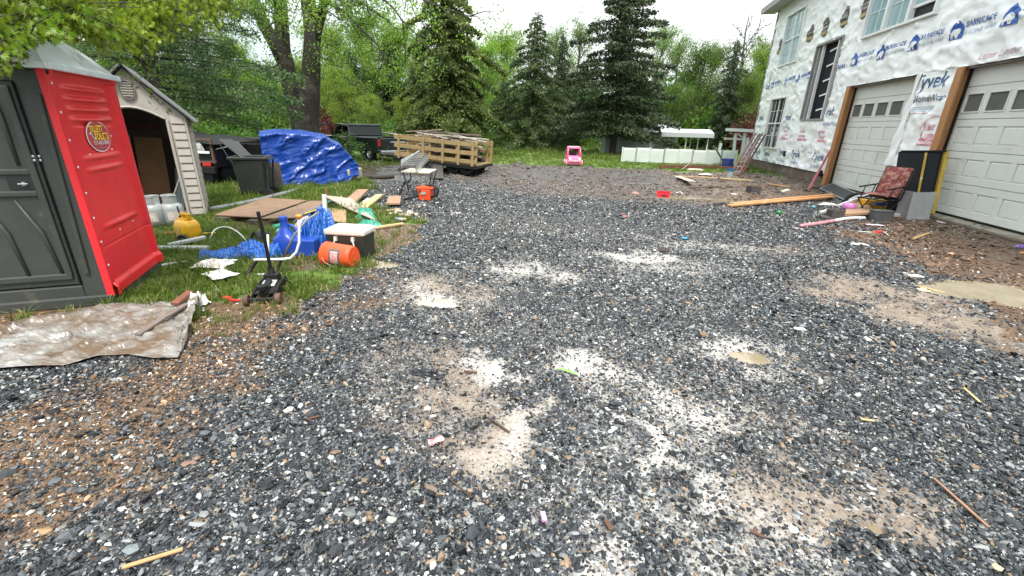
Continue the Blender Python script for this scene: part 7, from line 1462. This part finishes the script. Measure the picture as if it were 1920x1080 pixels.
# far road behind the tarp
def strip(a,b,wd,name,mat,z):
    A_=GP(*a); B2=GP(*b); d=(B2-A_).normalized(); s=Vector((-d.y,d.x,0))*wd/2; n=30; m=MB(); vs=[]
    for k in range(n): c=A_.lerp(B2,k/(n-1)); vs+=[(c.x-s.x,c.y-s.y,hz(c.x,c.y)*.0+z),(c.x+s.x,c.y+s.y,z)]
    m.add(vs,[(2*k,2*k+1,2*k+3,2*k+2) for k in range(n-1)]); o=m.build(name,mat); return tag(o,kind='structure')
strip((330,292),(560,303),1.6,'path',PM('path_grey',(.2,.2,.2),(.15,.15,.15),scale=4,rough=.9),.03)
# ---------------------------------------------------------------- near overhanging branches, top left
def leafshape():
    # five lobed leaf with a short stem, tip along +Y
    P_=[(0,-.02),(.05,.16),(.38,.02),(.14,.27),(.56,.42),(.15,.42),(.30,.76),(.07,.62),(0,1.12),(-.07,.62),(-.30,.76),(-.15,.42),(-.56,.42),(-.14,.27),(-.38,.02),(-.05,.16)]
    vs=[(x,y,.10*abs(x)-.10*y*y) for x,y in P_]+[(0,.35,0.0)]; n=len(P_)
    fs=[(i,(i+1)%n,n) for i in range(n)]; return np.array(vs),fs
LV,LF=leafshape()
Lnear=leafmat('leaf_near',(.04,.095,.012),(.22,.33,.035),.4,.4,.05)
lme=bpy.data.meshes.new('leaf'); lme.from_pydata([tuple(v*.05) for v in LV],[],LF); lme.materials.append(Lnear)
ft=E('overhanging_tree',(-7.6,1.2,0),0,'near tree whose leafy branches hang over the toilet from the top left','tree'); FO=Vector((-7.6,1.2,0))
m=MB(); rr=random.Random(21); nodes=[]
BX=[-400,18,42,60,100,150,205,245,270,300,340,400,450,480]; BY=[150,142,110,76,72,76,102,126,110,84,72,62,30,-20]
def shade_ok(v,soft=0):
    c_=(np.array(list(v+FO))-np.array([0,0,CH]))@R
    if c_[2]<.2: return True
    a_=960+FPX*c_[0]/c_[2]; b_=540+FPX*c_[1]/c_[2]; return b_+soft<np.interp(a_,BX,BY) and a_<500
m.tube([(0,0,0),(.05,.1,1.5),(.0,.3,3.2),(.2,.5,5)],[.3,.24,.2,.14],12)
br=[((-260,-200,6.5),(-60,40,5.2),(30,70,4.8),(60,105,4.6)),((-260,-200,6.5),(0,-30,5.5),(80,10,5.0),(150,35,5.0)),((-260,-200,6.5),(60,-60,5.6),(170,10,5.6),(215,50,5.6)),((-260,-200,6.5),(150,-90,5.8),(250,-15,5.9),(300,25,6)),((-260,-200,6.5),(240,-100,6.3),(350,-40,6.6),(410,-5,6.8)),((-260,-200,6.5),(-40,-60,5),(50,0,4.9),(100,30,4.9)),((-260,-200,6.5),(100,-40,6.5),(200,30,6.4),(230,70,6.4)),((-260,-200,6.5),(-80,90,5),(-10,110,4.6),(45,120,4.5)),((-260,-200,6.5),(180,-40,6.6),(270,30,6.6),(290,55,6.6)),((-260,-200,6.5),(-60,-30,6.2),(60,10,6.0),(140,20,5.9)),((-260,-200,6.5),(300,-60,7),(380,-10,7.2),(410,20,7.2)),((-260,-200,6.5),(0,-60,7),(150,-10,6.8),(250,15,6.6))]
for b in br:
    q=[PD(*p)-FO for p in b]; q=[Vector((.1,.4,4.2))]+q[1:]
    s=[]; 
    for k in range(len(q)-1):
        for t in np.linspace(0,1,5)[:-1]: s.append(q[k].lerp(q[k+1],t))
    s.append(q[-1]); s=[v for i_,v in enumerate(s) if i_<4 or shade_ok(v,5)]; n=len(s); m.tube(s,[.05*(1-k/n)+.005 for k in range(n)],6)
    for k in range(4,n):
        for j in range(4):
            e=s[k]+Vector((rr.gauss(.05,.25),rr.gauss(.05,.25),rr.gauss(-.03,.16))); 
            if not shade_ok(e,8): continue
            m.tube([s[k],s[k].lerp(e,.5)+Vector((0,0,.04)),e],[.008,.005,.003],4); nodes+= [e,s[k].lerp(e,.7),s[k].lerp(e,.4)]
    # a long thin twig with sparse yellow leaves
tw=[PD(215,110,6.0)-FO,PD(255,150,6.1)-FO,PD(285,178,6.15)-FO,PD(303,198,6.2)-FO]; m.tube(tw,[.012,.009,.006,.003],5); tw2=[PD(250,105,6.6)-FO,PD(290,130,6.6)-FO,PD(322,155,6.6)-FO]; m.tube(tw2,[.012,.008,.004],5)
m.build('branches',bark,ft)
nod=np.array([list(v) for v in nodes]); g=np.random.default_rng(3); N=20000
C=nod[g.integers(0,len(nod),N)]+g.normal(0,.05,(N,3)); C=C[g.permutation(len(C))[:15000]]; C=C[[shade_ok(Vector(c_)) for c_ in C]]; ext=np.concatenate([np.array([list(tw[k].lerp(tw[k+1],t)) for k in range(3) for t in (0,.5,1)]*3),np.array([list(tw2[k].lerp(tw2[k+1],t)) for k in range(2) for t in (.2,.6,1)]*6)]); C=np.concatenate([C,ext+g.normal(0,.04,ext.shape)]); N=len(C)
ro=np.stack([g.normal(-1.1,.5,N),g.normal(0,.45,N),g.uniform(0,6.28,N)],-1); ls_=g.uniform(.7,1.35,N)
dist=np.linalg.norm(C+np.array(list(FO))-np.array([0,0,CH]),axis=1); order=np.argsort(dist)
# only leaves inside the view count towards the individually built ones
W_=C+np.array(list(FO))-np.array([0,0,CH]); cc=W_@R; pxx=960+FPX*cc[:,0]/cc[:,2]; pyy=540+FPX*cc[:,1]/cc[:,2]; vis=(cc[:,2]>0)&(pxx>0)&(pyy>0)
sel=[i for i in order if vis[i]][:300]; ss=set(sel)
for i in sel:
    o=bpy.data.objects.new('leaf',lme); o.location=tuple(C[i]); o.rotation_euler=tuple(ro[i]); o.scale=(ls_[i],)*3; link(o,ft)
VV=[];FF=[]; LVn=LV*.05
for i in range(N):
    if i in ss: continue
    q=np.array(Euler(ro[i]).to_matrix()); n0=len(VV)*len(LVn); VV.append((LVn*ls_[i])@q.T+C[i]); FF.append(np.array(LF)+n0)
o=bpy.data.objects.new('foliage',npmesh('foliage',np.concatenate(VV),np.concatenate(FF),Lnear)); link(o,ft); tag(o,kind='stuff')
